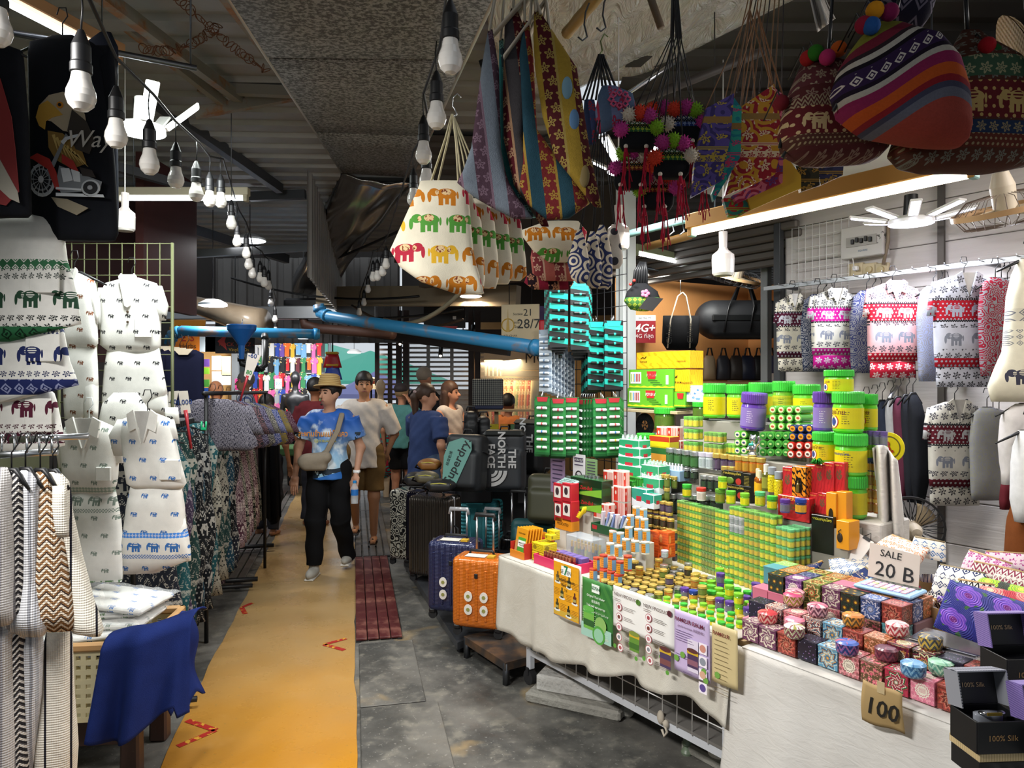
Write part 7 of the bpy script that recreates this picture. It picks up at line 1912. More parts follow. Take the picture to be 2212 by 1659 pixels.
t=thing('straw_hat','wide brown straw hat hanging at the picture edge above the cage fan','hat',P(2225,210,1.75));g=G();T_=Matrix.Rotation(1.2,4,'Y')@Matrix.Rotation(.5,4,'X');g.lathe([(.21,0),(.2,.01),(.1,.015),(.095,.07),(.07,.11),(0,.115)],28,T=T_);g.lathe([(.0,.11),(.066,.105),(.09,.07),(.094,.012),(.2,.004),(.21,-.002)],28,T=T_);g.build('hat',straw,t);tb(t,'cord',BLACK(),[(0,0,.1),(0,.05,.5)],.003)
# bamboo pole, plastic sheet
t=thing('bamboo_pole','bamboo pole under the plastic sheet','pole',P(1260,40,2.45));a,b=rel(t,1224,72,2.6),rel(t,1310,-30,2.3)
tb(t,'culm',M('a8854a',.45),[a+(b-a)*k/6 for k in range(7)],[.022,.02,.022,.02,.022,.02,.022],10)
pl=mat('milky_plastic',lambda:dict(col=mix(noi(OBJV(),3,4,.6,1),c('b8b0a6'),c('dad5ce')),bump=noi(vec(OBJ()[0]*2,OBJ()[1]*.6,OBJ()[2]),5,4,.6,1.5)),.15,bs=.9,bd=.04,spec=.9,alpha=.93)
g=G()
def sheet_(u,v):
 p=P(1030+720*u,-110,2.7).lerp(P(1090+590*u,215-60*u-110*u*u,4.3),v)
 return p+V((0,0,.018*sin(u*19+v*14)*(.4+v)-.06*sin(pi*v)+.01*sin(u*33+v*29)))
g.sheet(sheet_,60,24,th=.004)
tag(g.build('plastic_sheet',pl),'creased milky plastic sheet slung under the roof over the hanging bags','plastic sheet')
g=G();g.sheet(lambda u,v:P(1745+40*u+20*v,-20+90*v-50*u*v+20*u,2.1+.06*sin(u*9)+.1*u),10,10,th=.003);tag(g.build('plastic_sheet',pl),'loose white plastic flap above the maroon backpack','plastic sheet')
for n,(a,b)in enumerate((((1400,-20,2.5),(1428,60,2.5)),((1180,300,3.2),(1650,110,3.0)),((1290,245,3.0),(1480,120,3.0)))):
 t=thing('hanging_rail',('wooden peg stuck down through the plastic sheet','long dark rail under the roof behind the pouches','bright steel rail under the plastic sheet')[n],'rail',P(*a));tb(t,'rail',[M('6a5a48',.7),M('3a3430',.6),STEEL()][n],[(0,0,0),P(*b)-P(*a)],[.014,.02,.009][n],8)
 # embroidered black handbag on the pillar
t=bag('embroidered_handbag','black cotton handbags with green embroidery hanging on the pillar in a bunch','bag',printed('hmong_green',c('1a1a1c'),[(-.2,-.09,c('3f6a34'),'dia',.03,c('a8b83a'))],(),.85),4.3,[(612,1372,1396),(630,1354,1420),(650,1348,1426),(668,1362,1412),(672,1380,1400)],.13,[[(1366+6*k,628),(1372+5*k,585),(1384+2*k,566)]for k in range(6)],None,.006,.009)
pr(t,'card_bottom',BLACK(),[((rel(t,x,y,4.2)).x,(rel(t,x,y,4.2)).z)for x,y in((1400,640),(1433,645),(1410,672),(1380,666))],-.1,-.09)
for k in range(5):a_=k*1.26;el_(t,'flower',M('b86a8a',.7),rel(t,1394+6*cos(a_),634+5*sin(a_),4.23),(.012,.006,.012))
for x,y in((1362,614),(1370,606)):el_(t,'bead',M('b0302a',.4),rel(t,x,y,4.24),.01)
# inhaler cards
t=thing('wire_grid','black wire grid behind the inhaler cards','grid',PW(1290,700,1.0),BROT)
g=G()
for k in range(9):g.tube([(-.28+.07*k,0,-1.0),(-.28+.07*k,0,.5)],.003,5)
for k in range(16):g.tube([(-.28,0,-1.0+.1*k),(.28,0,-1.0+.1*k)],.003,5)
g.build('wire',BLACK(),t)
CM={'teal':(mat('card_teal',lambda:mix(fr(UV()[1]*6.2+UV()[0]*.25)<.5,c('1fa89a'),c('191b1c')),.35),M('1c1d1e',.3),M('2fb0a2',.3)),'clear':(mat('card_silver',lambda:mix(fr(UV()[1]*8)<.5,c('7a8a9c'),c('b8c4d0')),.2),M('c9d2da',.2),M('5a7aa0',.3)),'green':(mat('card_green',lambda:mix(fr(UV()[1]*6.2)<.25,c('2a7a3c'),c('1c5a2c')),.35),M('d9dcdc',.25),M('c83a6a',.3))}
CP={}
def card(kind,px,pyt,pyb,Y,yaw,label,tint=None,n=6):
 o=P(px,pyt,Y);H_=(pyb-pyt)/FPX*Y;W_=H_*.27
 key=(kind,round(H_,2))
 if key in CP:return dup(CP[key],o,yaw,label)
 t=CP[key]=thing('inhaler_card',label,'inhaler card',o,yaw,f'{kind} inhaler cards')
 cm,tm,bm=CM[kind]
 bx(t,'card',cm,0,0,-H_,W_,.004,H_,.001)
 pr(t,'header',M({'teal':'22b3a6','clear':'8f9cab','green':'a82a34'}[kind],.4),[(-W_*.4,-.004),(W_*.4,-.004),(W_*.32,-H_*.09),(-W_*.32,-H_*.09)],-.0045,-.003)
 tb(t,'hook',STEEL(),[(0,0,-.01),(0,.004,.03),(0,.02,.035)],.002)
 for k in range(n):
  z=-H_*(.2+.78*k/(n-.2))
  g=G();T_=Matrix.Translation((-W_*.34,-.011,z))@Matrix.Rotation(pi/2,4,'Y')
  r=.0085;L_=W_*.68
  g.lathe([(r*.8,0),(r,.003),(r,L_*.45),(r*1.01,L_*.46),(r*1.01,L_*.62),(r,L_*.63),(r,L_-.004),(r*.8,L_)],10,mis=[0,0,0,1,0,0,0],T=T_)
  g.build('inhaler',[tm,M(('c83a5a','d0405a','c84a4a','3f7ac0','d0b02c','3f9a5a')[k%6],.35)if kind=='green' else bm],t)
 return t
for n in range(5):card('teal',1252+2*n,606+6*n,756+6*n,4.42+.04*n,.12+.02*n,f'teal inhaler card, {ORD[n]} of the upper pack with the wider face')
for n in range(5):card('teal',1207-3*n,600+6*n,750+6*n,4.40+.04*n,-.2-.03*n,f'teal inhaler card, {ORD[n]} of the upper pack on the aisle side')
for n in range(4):card('teal',1326-2*n,692+2*n,842+2*n,4.46+.05*n,.1,f'teal inhaler card, {ORD[n]} of the lower pack next to the pillar')
for n in range(5):card('teal',1288-6*n,694+4*n,844+4*n,4.5+.05*n,.25+.2*n,f'teal inhaler card, {ORD[n]} of the lower pack fanned toward the aisle')
for n in range(8):card('clear',1178+8*n,712+8*n,846+3*n,4.5+.03*n,-.75-.05*n,f'silver-blue blister card, {ORD[n]} of the fan on the aisle side',n=8)
GX=[(1172,856,-.5),(1206,860,-.3),(1234,858,-.1),(1298,860,.05),(1326,858,.3)]
for n,(x,y,yw)in enumerate(GX):
 for k in range(3):card('green',x+3*k*(1 if n>2 else-.4),y+k*3,y+126+k*3,4.3+.05*k,yw,f'green inhaler card with white tubes, {ORD[k]} of the {ORD[n]} pack from the aisle')
for k in range(7):card('green',1254+5*k,862,986,4.4+.012*k,-1.15+.12*k,f'green inhaler card seen edge-on, {ORD[k]} of the middle fan')
for n,(a,b,lab)in enumerate((((-.28,2.15,3.02),(.75,2.35,3.02),'dark rail above the picture carrying shoulder bags and pouches'),((.75,1.6,2.68),(1.6,1.6,2.62),'dark rail above the picture carrying the drawstring backpacks'))):
 t=thing('hanging_rail',lab,'rail',a);tb(t,'rail',DSTEEL(),[(0,0,0),V(b)-V(a)],.014,8)
 for q in((0,0,0),V(b)-V(a)):tb(t,'hanger_wire',DSTEEL(),[q,V(q)+V((0,0,.8))],.004)
 # lamps, fans, wall goods
cool,warm=glow('cool','eef6ff',9),glow('warm','ffe9cc',9)
def tubelamp(label,a,b,hm,gm=cool,r=.013,up=.05):
 a,b=V(a),V(b);d=(b-a);L_=d.length;o=(a+b)/2
 t=thing('tube_lamp',label,'lamp',o,math.atan2(d.y,d.x))
 bx(t,'housing',hm,0,0,.018,L_+.07,.055,up,.004)
 tb(t,'tube',gm,[(-L_/2,0,0),(L_/2,0,0)],r,10)
 for s in(-.8,.8):tb(t,'cord',DSTEEL(),[(s*L_/2,0,.03),(s*L_/2,0,1.0)],.003)
 for s in(-1,1):bx(t,'end_holder',hm,s*(L_/2+.015),0,-.02,.025,.045,.045,.004)
tubelamp('long glowing tube lamp in a turquoise and orange housing under the backpacks',P(1500,500,3.38),P(2092,378,2.42),mat('turq_paint',lambda:mix(OBJ()[1]<-.02,c('8fb8b4'),c('d09a4a')),.5),warm,.016,.07)
tubelamp('tube lamp in an orange-tan housing at the top corner above the T-shirts',P(-60,-30,2.4),P(246,122,2.95),M('b8895c',.6))
tubelamp('tube lamp in a cream housing below the string of bulbs',P(262,426,4.5),P(526,432,4.5),M('9a927c',.6))
tubelamp('tube lamp over the bag stall behind the pillar',P(1376,548,5.4),P(1560,586,6.3),M('a8b08a',.6))
def ledfan(label,o,n,r,pl_,glowm,tilt):
 t=thing('panel_lamp',label,'lamp',o)
 g=G();g.lathe([(0,0),(r,.004),(r,.03),(r*.6,.045),(0,.05)],24,mis=[0,1,1,1]);g.build('disc',[glowm,WHITE()],t)
 lt(t,'socket',BLACK()if n>5 else WHITE(),[(r*.35,.04),(r*.3,.16),(0,.165)],14)
 for k in range(n):
  T_=Matrix.Rotation(2*pi*k/n+.35,4,'Z')@Matrix.Translation((r*1.02,0,.025))@Matrix.Rotation(-tilt,4,'Y')
  g=G();g.box(pl_/2,0,0,pl_,.055,.012,.004,T=T_);g.box(pl_/2,0,-.003,pl_*.9,.042,.004,.001,mi=1,T=T_);g.build('light_panel',[WHITE(),glowm],t)
ledfan('blazing five-panel lamp beside the motorcycle T-shirt',P(306,288,3.2),5,.1,.19,glow('hot','f4fbff',14),.75)
ledfan('blazing panel lamp half hidden behind the red tassels',P(1352,372,3.8),5,.1,.19,MATS['glow_hot'],.5)
ledfan('eight-armed panel lamp with a black socket over the wall of printed sets',PW(1968,486,1.75),8,.11,.19,glow('violet','e6e6ff',4),.2)
for n,(px,py,Y,r,m_,lab)in enumerate(((540,520,7,.15,cool,'bright round lamp behind the second run of bulbs'),(460,660,7.2,.14,cool,'flat round lamp over the navy cardigans'),(1016,640,7.4,.12,warm,'warm round lamp below the elephant totes'),(765,762,12,.12,cool,'small round lamp by the daylight end of the aisle'),(655,730,9.5,.1,cool,'small lamp over the boxing shorts stall'))):
 t=thing('disc_lamp',lab,'lamp',P(px,py,Y));g=G();g.lathe([(0,-.01),(r*.8,-.01),(r,.0),(r,.02),(r*.5,.06),(0,.07)],24,mis=[0,0,1,1,1]);g.build('shade',[m_,WHITE()],t);tb(t,'cord',BLACK(),[(0,0,.06),(0,0,1.3)],.004)
for px,py,Y,s,lab in((1562,562,4.0,1,'unlit big white bulb lamp hanging before the bag stall'),(270,470,3.9,.85,'white cylinder bulb lamp beside the motorcycle T-shirt'),(1336,505,3.2,.8,'white bulb lamp behind the floral pouches')):
 t=thing('bulb_lamp',lab,'lamp',P(px,py,Y));t.scale=(s,)*3
 lt(t,'diffuser',mat('opal',c('cfcac4'),.25,coat=.4),[(0,-.09),(.05,-.088),(.06,-.075),(.062,0),(.058,.03)],20);lt(t,'collar',M('c9bfb8',.4),[(.062,.0),(.06,.03),(.03,.055),(.022,.07),(.024,.16),(0,.16)],20);tb(t,'cord',WHITE(),[(0,0,.15),(0,0,1.4)],.004)
 # strings of bulbs
opal=mat('bulb_opal',lambda:c('d6d2cc'),.16,coat=.5)
BP=[]
def bulb(par,loc):
 if BP:return dup(BP[0],loc,RN.random()*6,parent=par)
 b=lt(par,'bulb',opal,[(0,-.056),(.014,-.053),(.025,-.042),(.03,-.026),(.0285,-.012),(.021,.008),(.0175,.03),(.017,.04)],20);b.location=loc
 lt(b,'socket',BLACK(),[(.0185,.026),(.022,.028),(.022,.046),(.0195,.05),(.0195,.085),(.012,.105),(.006,.12),(0,.122)],14)
 tb(b,'drop_wire',BLACK(),[(0,0,.12),(.004,0,.17),(0,0,.21)],.0022,5);BP.append(b)
for nm,lst,(e0,e1)in(('string of opal bulbs running from the top corner down the aisle over the T-shirts',[(-6,45,60),(175,185,60),(251,278,46),(323,340,41),(380,376,34),(424,408,30),(453,424,26),(477,427,25),(500,476,22),(512,516,19),(532,542,18.5),(537,566,18),(545,586,17),(562,596,16),(571,606,16),(580,613,15),(585,651,13),(594,686,12),(595,711,11.5)],((60,-80,1.4),(600,700,8.5))),('string of opal bulbs hanging along the awning toward the elephant totes',[(973,110,54),(943,240,43),(915,322,36),(921,380,33),(893,420,28),(834,566,17),(826,582,16.5),(815,592,16),(806,594,15.5),(795,621,13),(786,650,12),(776,671,12),(775,690,11),(761,706,10),(753,718,9.5),(752,728,9)],((990,-90,1.5),(745,700,10.5)))):
 t=thing('string_light',nm,'string lights',P(*e0));pts=[V((0,0,0))]
 for i,(px,py,w)in enumerate(lst):
  q=P(px,py,FPX*.06/w)-t.location;bulb(t,q);pts.append(q+V((.012*(i%2),0,.2)))
 pts.append(P(*e1)-t.location);tb(t,'cable',BLACK(),pts,.005,6)
 # rusty ring chains
rust=M('6a4028',.8,.3);t=thing('ring_chain','rusty chain of wire rings looped under the roof','chain',P(400,20,3.0))
pr0=None
for n,(a,b,s_)in enumerate(((P(380,-10,2.9),P(575,152,3.6),.02),(P(310,105,3.1),P(470,55,3.3),.05))):
 for i,q in enumerate(sag(a,b,s_,22)):
  q=q-t.location
  if pr0 is None:pr0=tb(t,'link',rust,[(.022*cos(2*pi*k/12),0,.022*sin(2*pi*k/12))for k in range(13)],.002,5);pr0.location=q
  else:dup(pr0,q,(i*.9,.5,i*1.3+n),parent=t)
  # fans
def cagefan(label,o,rot,r,m_):
 t=thing('cage_fan',label,'fan',o);t.rotation_euler=rot;g=G()
 for k in range(28):
  a_=2*pi*k/28
  g.tube([(r*.2*cos(a_),r*.2*sin(a_),-.07),(r*.8*cos(a_+.2),r*.8*sin(a_+.2),-.06),(r*cos(a_+.3),r*sin(a_+.3),0),(r*.7*cos(a_+.3),r*.7*sin(a_+.3),.06),(r*.3*cos(a_+.3),r*.3*sin(a_+.3),.07)],.0018,4)
 g.build('cage',m_,t);lt(t,'rim',M('b8936a',.5)if m_ is not BLACK()else m_,[(r-.004,-.012),(r+.006,-.012),(r+.006,.012),(r-.004,.012),(r-.004,-.012)],28)
 lt(t,'motor',M('bdb09c',.5),[(0,-.03),(r*.22,-.02),(r*.24,.1),(r*.15,.16),(0,.165)],18)
 for k in range(3):a_=2*pi*k/3;sh(t,'blade',M('b9a88c',.4),lambda u,v:(cos(a_+v*1.1+.3*u)*r*(.15+.7*u),sin(a_+v*1.1+.3*u)*r*(.15+.7*u),-.02+.03*v),6,5,th=.003)
cagefan('tan cage fan hanging from the booth ceiling at the picture edge',PW(2172,452,1.35),(.15,-.25,0),.2,M('6a5a50',.4))
cagefan('black cage fan standing on the floor behind the heap of pouches',PW(1968,1138,1.35),(pi/2,0,BROT+.6),.14,BLACK())
cagefan('black cage fan under the ceiling of the bag stall',P(1590,598,6.2),(.3,.2,0),.24,DSTEEL())
# switch gear on the wall
o=PW(1868,522,2.16);t=thing('breaker_box','scuffed white breaker box high on the boarded wall','breaker box',o,BROT)
bx(t,'case',mat('scuffed',lambda:mix(noi(OBJV(),12,5,.7)>.64,c('c4c0bc'),c('55524e')),.5),0,0,-.1,.27,.08,.2,.006);bx(t,'switch_window',M('9a9690',.4),0,-.042,-.03,.19,.01,.06)
for k in range(5):bx(t,'switch',BLACK(),-.05+.028*k,-.052,-.015+.008*(k%2),.016,.02,.03,.002)
text('SQUARE',.016,M('3a6a8a',.5),t,(.01,-.042,-.06));tb(t,'conduit',M('8a7a66',.5),[(.15,-.01,.14),(.15,-.01,-.02),(.12,-.01,-.16)],.01)
for k,(px,lab)in enumerate(((1846,'cream twin socket with a white plug under the breaker box'),(1877,'first cream fan dial under the breaker box'),(1902,'second cream fan dial under the breaker box'))):
 t=thing('wall_dial' if k else 'wall_socket',lab,'switch',PW(px,582,2.16),BROT);bx(t,'plate',M('cbbb96',.5),0,.02,-.04,.085 if k else .1,.03,.08,.004)
 if k:lt(t,'dial',M('b8a678',.4),[(.022,0),(.02,.012),(0,.013)],16,T=Matrix.Translation((0,.004,0))@Matrix.Rotation(pi/2,4,'X'))
 else:bx(t,'plug',WHITE(),.015,-.015,-.012,.03,.03,.03,.005);tb(t,'flex',WHITE(),[(.015,-.03,0),(.0,-.03,.1),(-.03,0,.2)],.003)
t=thing('display_rail','flat chrome rail on the boarded wall with pegs for the printed sets','rail',PW(2000,580,2.02),BROT);bx(t,'bar',STEEL(),.1,0,-.02,2.3,.012,.03,.002)
for k in range(26):tb(t,'peg',STEEL(),[(-.9+.085*k,0,0),(-.9+.085*k,-.05,0),(-.9+.085*k,-.055,.012)],.003,5)
for u_ in(-.9,.3,1.2):bx(t,'bracket',DSTEEL(),u_,.08,-.02,.02,.17,.02)
t=thing('grid_panel','white wire grid on the wall left of the breaker box','grid',PW(1770,520,2.15),BROT)
g=G()
for k in range(9):g.tube([(-.2+.05*k,0,-.45),(-.2+.05*k,0,.12)],.0022,4)
for k in range(9):g.tube([(-.2,0,-.45+.07*k),(.2,0,-.45+.07*k)],.0022,4)
g.build('wires',WHITE(),t)
def wallset(key,cx_,y0,y1,hw,base,bg_,ink,lab,dots_=.02,w=1.93,sub=None):
 Y=PW(cx_,(y0+y1)/2,w).y;h=(y1-y0)/FPX*Y;hs=y0+(y1-y0)*.82
 m_=printed('wallset_'+key,c(base),[(-h*.40,-h*.22,c(bg_),'ele',dots_,c(ink)),(-h*.225,-h*.205,c('26262a'),'dot',.012,c(base)),(-h*.42,-h*.4,c('26262a'),'dot',.012,c(base)),(-h*.66,-h*.47,c(base),'ele',.0,c('7d8290')),(-h*.82,-h*.74,c(bg_),'dot',.022,c(ink)),(-h,-h*.83,c(sub or base),'flor',.05,c('3a3a40' if not sub else ink))],(('flor',.05,c('4a4a52')),))
 hung('printed_set',lab,'clothes',m_,Y,[(y0,cx_-hw*.3,cx_+hw*.3),(y0+10,cx_-hw*.75,cx_+hw*.75),(y0+26,cx_-hw*.86,cx_+hw*.84),(hs,cx_-hw*.84,cx_+hw*.86)],.08,[[(y0+12,cx_-hw*.9,cx_-hw*.6),(y0+(y1-y0)*.36,cx_-hw*1.05,cx_-hw*.78)],[(y0+12,cx_+hw*.6,cx_+hw*.9),(y0+(y1-y0)*.36,cx_+hw*.78,cx_+hw*1.05)]],[(hs-8,cx_-hw*.78,cx_+hw*.78),(y1,cx_-hw*.8,cx_+hw*.82)],(hw*.3,(y1-y0)*.19,'lapel'),hw=hw/FPX*Y,fold=.008,string=False,pocket=None)
wallset('plum',1712,640,802,40,'c9c3b4','4c1c30','b9bac4','plum and cream elephant set, first on the wall beside the duffel bag')
wallset('magenta',1802,628,796,58,'c9c6bc','b01c80','b9b8c0','magenta and white elephant set, second on the wall',sub='b01c80')
wallset('red',1928,612,816,62,'d6a4a8','b01c30','dccccc','red and white medallion elephant set, third on the wall',sub='b8243a')
wallset('scarlet',2082,596,836,76,'c2c4d2','a81c2c','a9b0c4','white elephant set with scarlet bands, largest on the wall')
wallset('maroon',2062,868,1092,66,'c9c6be','5a1c28','b0b0b4','maroon and white banded elephant set on the lower rail')
k_=0
for cx_,y0,y1,cols in((1766,636,802,('26304a','3a3a5c','a82a80')),(1872,628,806,('3a3f6a','8a1f6a','2c3a6a')),(2016,618,824,('8a92b0','b8962c','3a3f5a')),(2150,600,812,('8a1c30','3a4a4a','7a2a3a','4a4a7a')),(2132,880,1080,('8a8a80','26304a','3a3a3c'))):
 for j,col in enumerate(cols):
  Y=PW(cx_,700,1.97).y+.03*j;x=cx_+13*j
  hung('printed_shirt',f'{("navy", "violet", "magenta", "slate", "plum", "blue", "pale grey", "ochre", "grey-blue", "crimson", "green-grey", "wine", "lavender", "grey", "midnight", "charcoal")[k_]} printed shirt hanging behind the {("magenta", "red", "scarlet", "end", "maroon")[(1766, 1872, 2016, 2150, 2132).index(cx_)]} set','shirt',printed('wallshirt_'+col,c(col),[],(('orn',.032,c('85858c')),)),Y,[(y0+4*j,x-14,x+14),(y0+14,x-30,x+36),(y0+70,x-36,x+44),(y1-6*j,x-32,x+40)],.06,hw=.2);k_+=1
for n,(rows,m_,Y,lab)in enumerate((([(560,2200,2240),(640,2180,2260),(760,2170,2280),(835,2140,2280),(868,2146,2280)],printed('skirt_cream',c('cfc8b4'),[(-.62,-.5,c('cfc8b4'),'ele',0,c('3a3a48')),(-.42,-.34,c('cfc8b4'),'dia',.03,c('7a7a7c')),(-.3,-.24,c('bfb8a6'),'dia',.04,c('6a6a70'))]),3.4,'cream skirt with small elephants at the picture edge'),([(872,2195,2240),(890,2168,2260),(960,2160,2260),(1020,2165,2260),(1046,2162,2250)],CL('c9c4c2'),3.4,'white cotton blouse under the cream skirt'),([(930,2200,2240),(1000,2190,2260),(1080,2186,2270),(1126,2190,2270)],CL('d6d6d6'),3.3,'white tunic in front of the blouse'),([(1080,2188,2230),(1140,2180,2240),(1236,2172,2260)],CL('7a4420'),3.36,'rust-brown skirt below the white tunic'),([(1040,2164,2200),(1100,2160,2200)],CL('5a1c24'),3.5,'dark red garment behind the rust skirt'))):
 hung('hanging_garment',lab,'clothes',m_,Y,rows,.12,fold=.014,hang=n<3,hw=.3)
for n,(x,col)in enumerate(((1884,'24262c'),(1902,'6a3a50'),(1918,'2a3040'),(1936,'a8a8ac'),(1952,'5a2a3c'),(1970,'23252c'),(1984,'1c1e24'))):
 hung('plain_t_shirt',f'{("black", "mauve", "dark slate", "light grey", "maroon", "charcoal", "last black")[n]} T-shirt edge-on in the row behind the jar tower','T-shirt',CL(col),4.25-.06*n,[(872-n*4,x-18,x-6),(884-n*2,x-22,x+6),(940,x-18,x+18),(1010+n*3,x-14,x+22),(1060+n*5,x-8,x+14)],.1,hw=.1,fold=.01)
tb(thing('slanted_rail','slanting chrome peg rail holding the plain T-shirts','rail',PW(1900,850,2.1),0),'rail',STEEL(),[(-.1,-.3,-.02),(.1,0,.04)],.012,8)
# luggage stall
dp=mat('diamond_plate',lambda:dict(col=mix(noi(OBJV(),8,4),c('43454a'),c('6a6c70')),bump=dia(OBJ()[0],OBJ()[1],.03)),.4,.7,bs=.7,bd=.004)
rp=mat('rusty_plate',lambda:dict(col=mix(sst(noi(OBJV(),7,5),.4,.65),c('3a3634'),c('6a503a')),bump=dia(OBJ()[0],OBJ()[1],.04)),.55,.4,bs=.7,bd=.004)
def platform(name,lab,pts,z,m_):
 q=[PZ(x,y,z)for x,y in pts];o=sum(q,V())/len(q);o.z=0
 t=thing(name,lab,'platform',o)
 g=G();g.add([p-o for p in q]+[p-o-V((0,0,.045))for p in q],[(0,1,2,3),(7,6,5,4)]+[((i+1)%4,i,i+4,(i+1)%4+4)for i in range(4)],sm=False);g.build('deck',m_,t)
 for p in q:d=p-o;tb(t,'foot',DSTEEL(),[d*.94-V((0,0,d.z-z+.0))+V((0,0,0)),V((d.x*.94,d.y*.94,0))],.02,4)
platform('luggage_platform','long grey diamond-plate platform under the suitcases',[(988,1388),(1150,1330),(1180,1120),(872,1212)],.09,dp)
platform('luggage_platform','low rusty steel platform at the table end under the orange suitcase',[(1002,1374),(1092,1432),(1222,1398),(1150,1340)],.13,rp)
def shellm(h,kind):
 def f():
  x,y,z=OBJ()
  if kind=='print':return mix(orn(x+y,z,.06),c('15161a'),c('a8a69a'))
  b={'rib':sn((x+y)*300),'hrib':sn(z*190)*(ab(x)>.1)+sn(z*900)*.1,'carbon':sn(z*700)*.1+sn(x*160)*.4}[kind]
  return dict(col=c(h),bump=b)
 return mat(f'shell_{h}_{kind}',f,.28,.15 if kind!='rib' else .75,bs=.8,bd=.006,coat=.3)
def suitcase(label,px,pyb,Y,w,h,d,yaw,hx,kind,pull=.0,wrap=False,trim='18181a',sticker=False):
 o=PZ(px,pyb,.132 if 'orange' in label else .092);t=thing('suitcase',label,'suitcase',o,yaw);r=.05
 m_=shellm(hx,kind);sdf('shell',[('b',(0,0,h/2+.05),(w/2,d/2,h/2),.035)],.011,m_,t,k=.01)
 bx(t,'zip_band',M(trim,.4,.5 if trim!='18181a' else 0),0,0,.053,w+.006,.022,h-.006,.008)
 for sx in(-1,1):
  for sy in(-1,1):lt(t,'wheel',RUBBER(),[(.008,-.014),(.027,-.013),(.028,.013),(.008,.014)],14,T=MT((sx*w*.4,sy*d*.36,.028))@MR(pi/2,4,'X'));bx(t,'wheel_housing',BLACK(),sx*w*.4,sy*d*.36,.035,.05,.045,.035,.01)
 tb(t,'side_handle',BLACK(),[(w/2,0,h*.45),(w/2+.03,0,h*.48),(w/2+.03,0,h*.68),(w/2,0,h*.71)],.009)
 tb(t,'top_handle',BLACK(),[(-.08,0,h+.05),(-.07,0,h+.075),(.07,0,h+.075),(.08,0,h+.05)],.009)
 for k in range(5):bx(t,'rib',m_,-w*.36+w*.18*k,-d/2-.002,.1,w*.05,.01,h-.12,.004)
 if pull:
  for s in(-1,1):tb(t,'pull_tube',STEEL(),[(s*.055,d*.3,h),(s*.055,d*.3,h+pull)],.008,8)
  tb(t,'pull_grip',mat('wrapped_grip',c('8a8a8e'),.15,coat=.6)if wrap else BLACK(),[(-.065,d*.3,h+pull-.02),(-.06,d*.3,h+pull+.015),(.06,d*.3,h+pull+.015),(.065,d*.3,h+pull-.02)],.014,8)
 if sticker:
  for x,z in((-.05,.2),(.05,.2),(-.05,.12),(.05,.12)):pr(t,'white_sticker',M('d9d4cc',.4),disc(x,z+.05,.026,16,.032),-d/2-.012,-d/2-.008);pr(t,'printed_icon',M('8a8a4a',.5),disc(x,z+.05,.012,8),-d/2-.0135,-d/2-.012)
  bx(t,'badge',BLACK(),0,-d/2-.009,.36,.022,.006,.03,.003);bx(t,'paper_tag',M('d9d6cc',.5),-.02,-d*.2,h+.052,.13,.07,.003);bx(t,'yellow_tag',M('c9a02c',.5),.08,-d*.25,h+.05,.045,.05,.012)
 return t
suitcase('shiny orange ribbed cabin suitcase with white stickers, nearest the table cloth',1041,1366,4.62,.33,.43,.2,-.3,'c4681c','carbon',.27,sticker=True)
suitcase('dark navy cabin suitcase with stickers right behind the orange one',985,1330,4.95,.33,.46,.21,-.25,'23284a','carbon',.22,True,sticker=True)
suitcase('large charcoal ribbed suitcase with a silver frame',940,1252,5.5,.36,.63,.26,-.45,'4a4540','rib',0,trim='a9abb0')
suitcase('dark suitcase with a pale brocade print at the aisle end',880,1215,6.2,.22,.6,.26,-.4,'15161a','print')
suitcase('narrow dark navy suitcase squeezed beside the brocade one',902,1222,6.0,.14,.6,.2,-.4,'1c1c30','rib')
suitcase('turquoise ribbed suitcase with a black band',1040,1192,6.0,.36,.44,.24,-.35,'3f9aa4','hrib',.1)
suitcase('black and cream printed suitcase past the turquoise one',1112,1180,6.1,.3,.44,.24,-.3,'15161a','print',0)
suitcase('low silver-trimmed black suitcase lying behind the navy cabin case',1056,1262,5.3,.4,.2,.3,-.3,'2a2a2c','hrib',.36,True,trim='a9abb0')
suitcase('black suitcase with a tall black pull handle by the table corner',1116,1250,5.35,.24,.3,.2,-.25,'1a1a1c','rib',.38)
def pack(label,px,pyb,Y,w,h,d,yaw,hx,lean=0.0,front=None):
 t=thing('backpack',label,'backpack',P(px,pyb,Y));t.rotation_euler=(lean,0,yaw);m_=M(hx,.5)
 sdf('body',[('b',(0,0,h/2),(w/2,d/2,h/2),.05),('b',(0,-d*.3,h*.38),(w*.44,d*.4,h*.32),.04)],.012,m_,t,k=.02)
 for s in(-1,1):tb(t,'side_strap',BLACK(),[(s*w*.5,-d*.3,h*.7),(s*w*.52,0,h*.68),(s*w*.5,d*.4,h*.66)],.012,6,flat=.4)
 tb(t,'top_loop',BLACK(),[(-.04,0,h),(-.03,0,h+.04),(.03,0,h+.04),(.04,0,h)],.008)
 if front:front(t,w,h,d)
 return t
def f1(t,w,h,d):
 y=-d*.7-.004
 for k,s in enumerate(('THE','NORTH','FACE')):text(s,.085,M('c9c9c9',.5),t,(w*(.16-.24*k)+.02,y-.012,h*.42),(pi/2,pi/2,0),bold=.03,align='RIGHT')
 for r0,r1 in((.03,.052),(.062,.09),(.1,.13)):pr(t,'white_arc',M('c9c9c9',.5),[(-.09+r*cos(a_),h*.12+.13-r*sin(a_)*1)for r,rng in((r0,range(9)),(r1,range(8,-1,-1)))for a_ in[k*pi/16 for k in rng]],y-.013,y-.01)
 bx(t,'lid_flap',M('2b2d2c',.5),0,-.01,h*.9,w*.98,d*1.05,h*.12,.03)
pack('charcoal box backpack with white block lettering and arcs standing on the suitcases',1090,1060,5.95,.36,.5,.22,-.1,'33363a',0,f1)
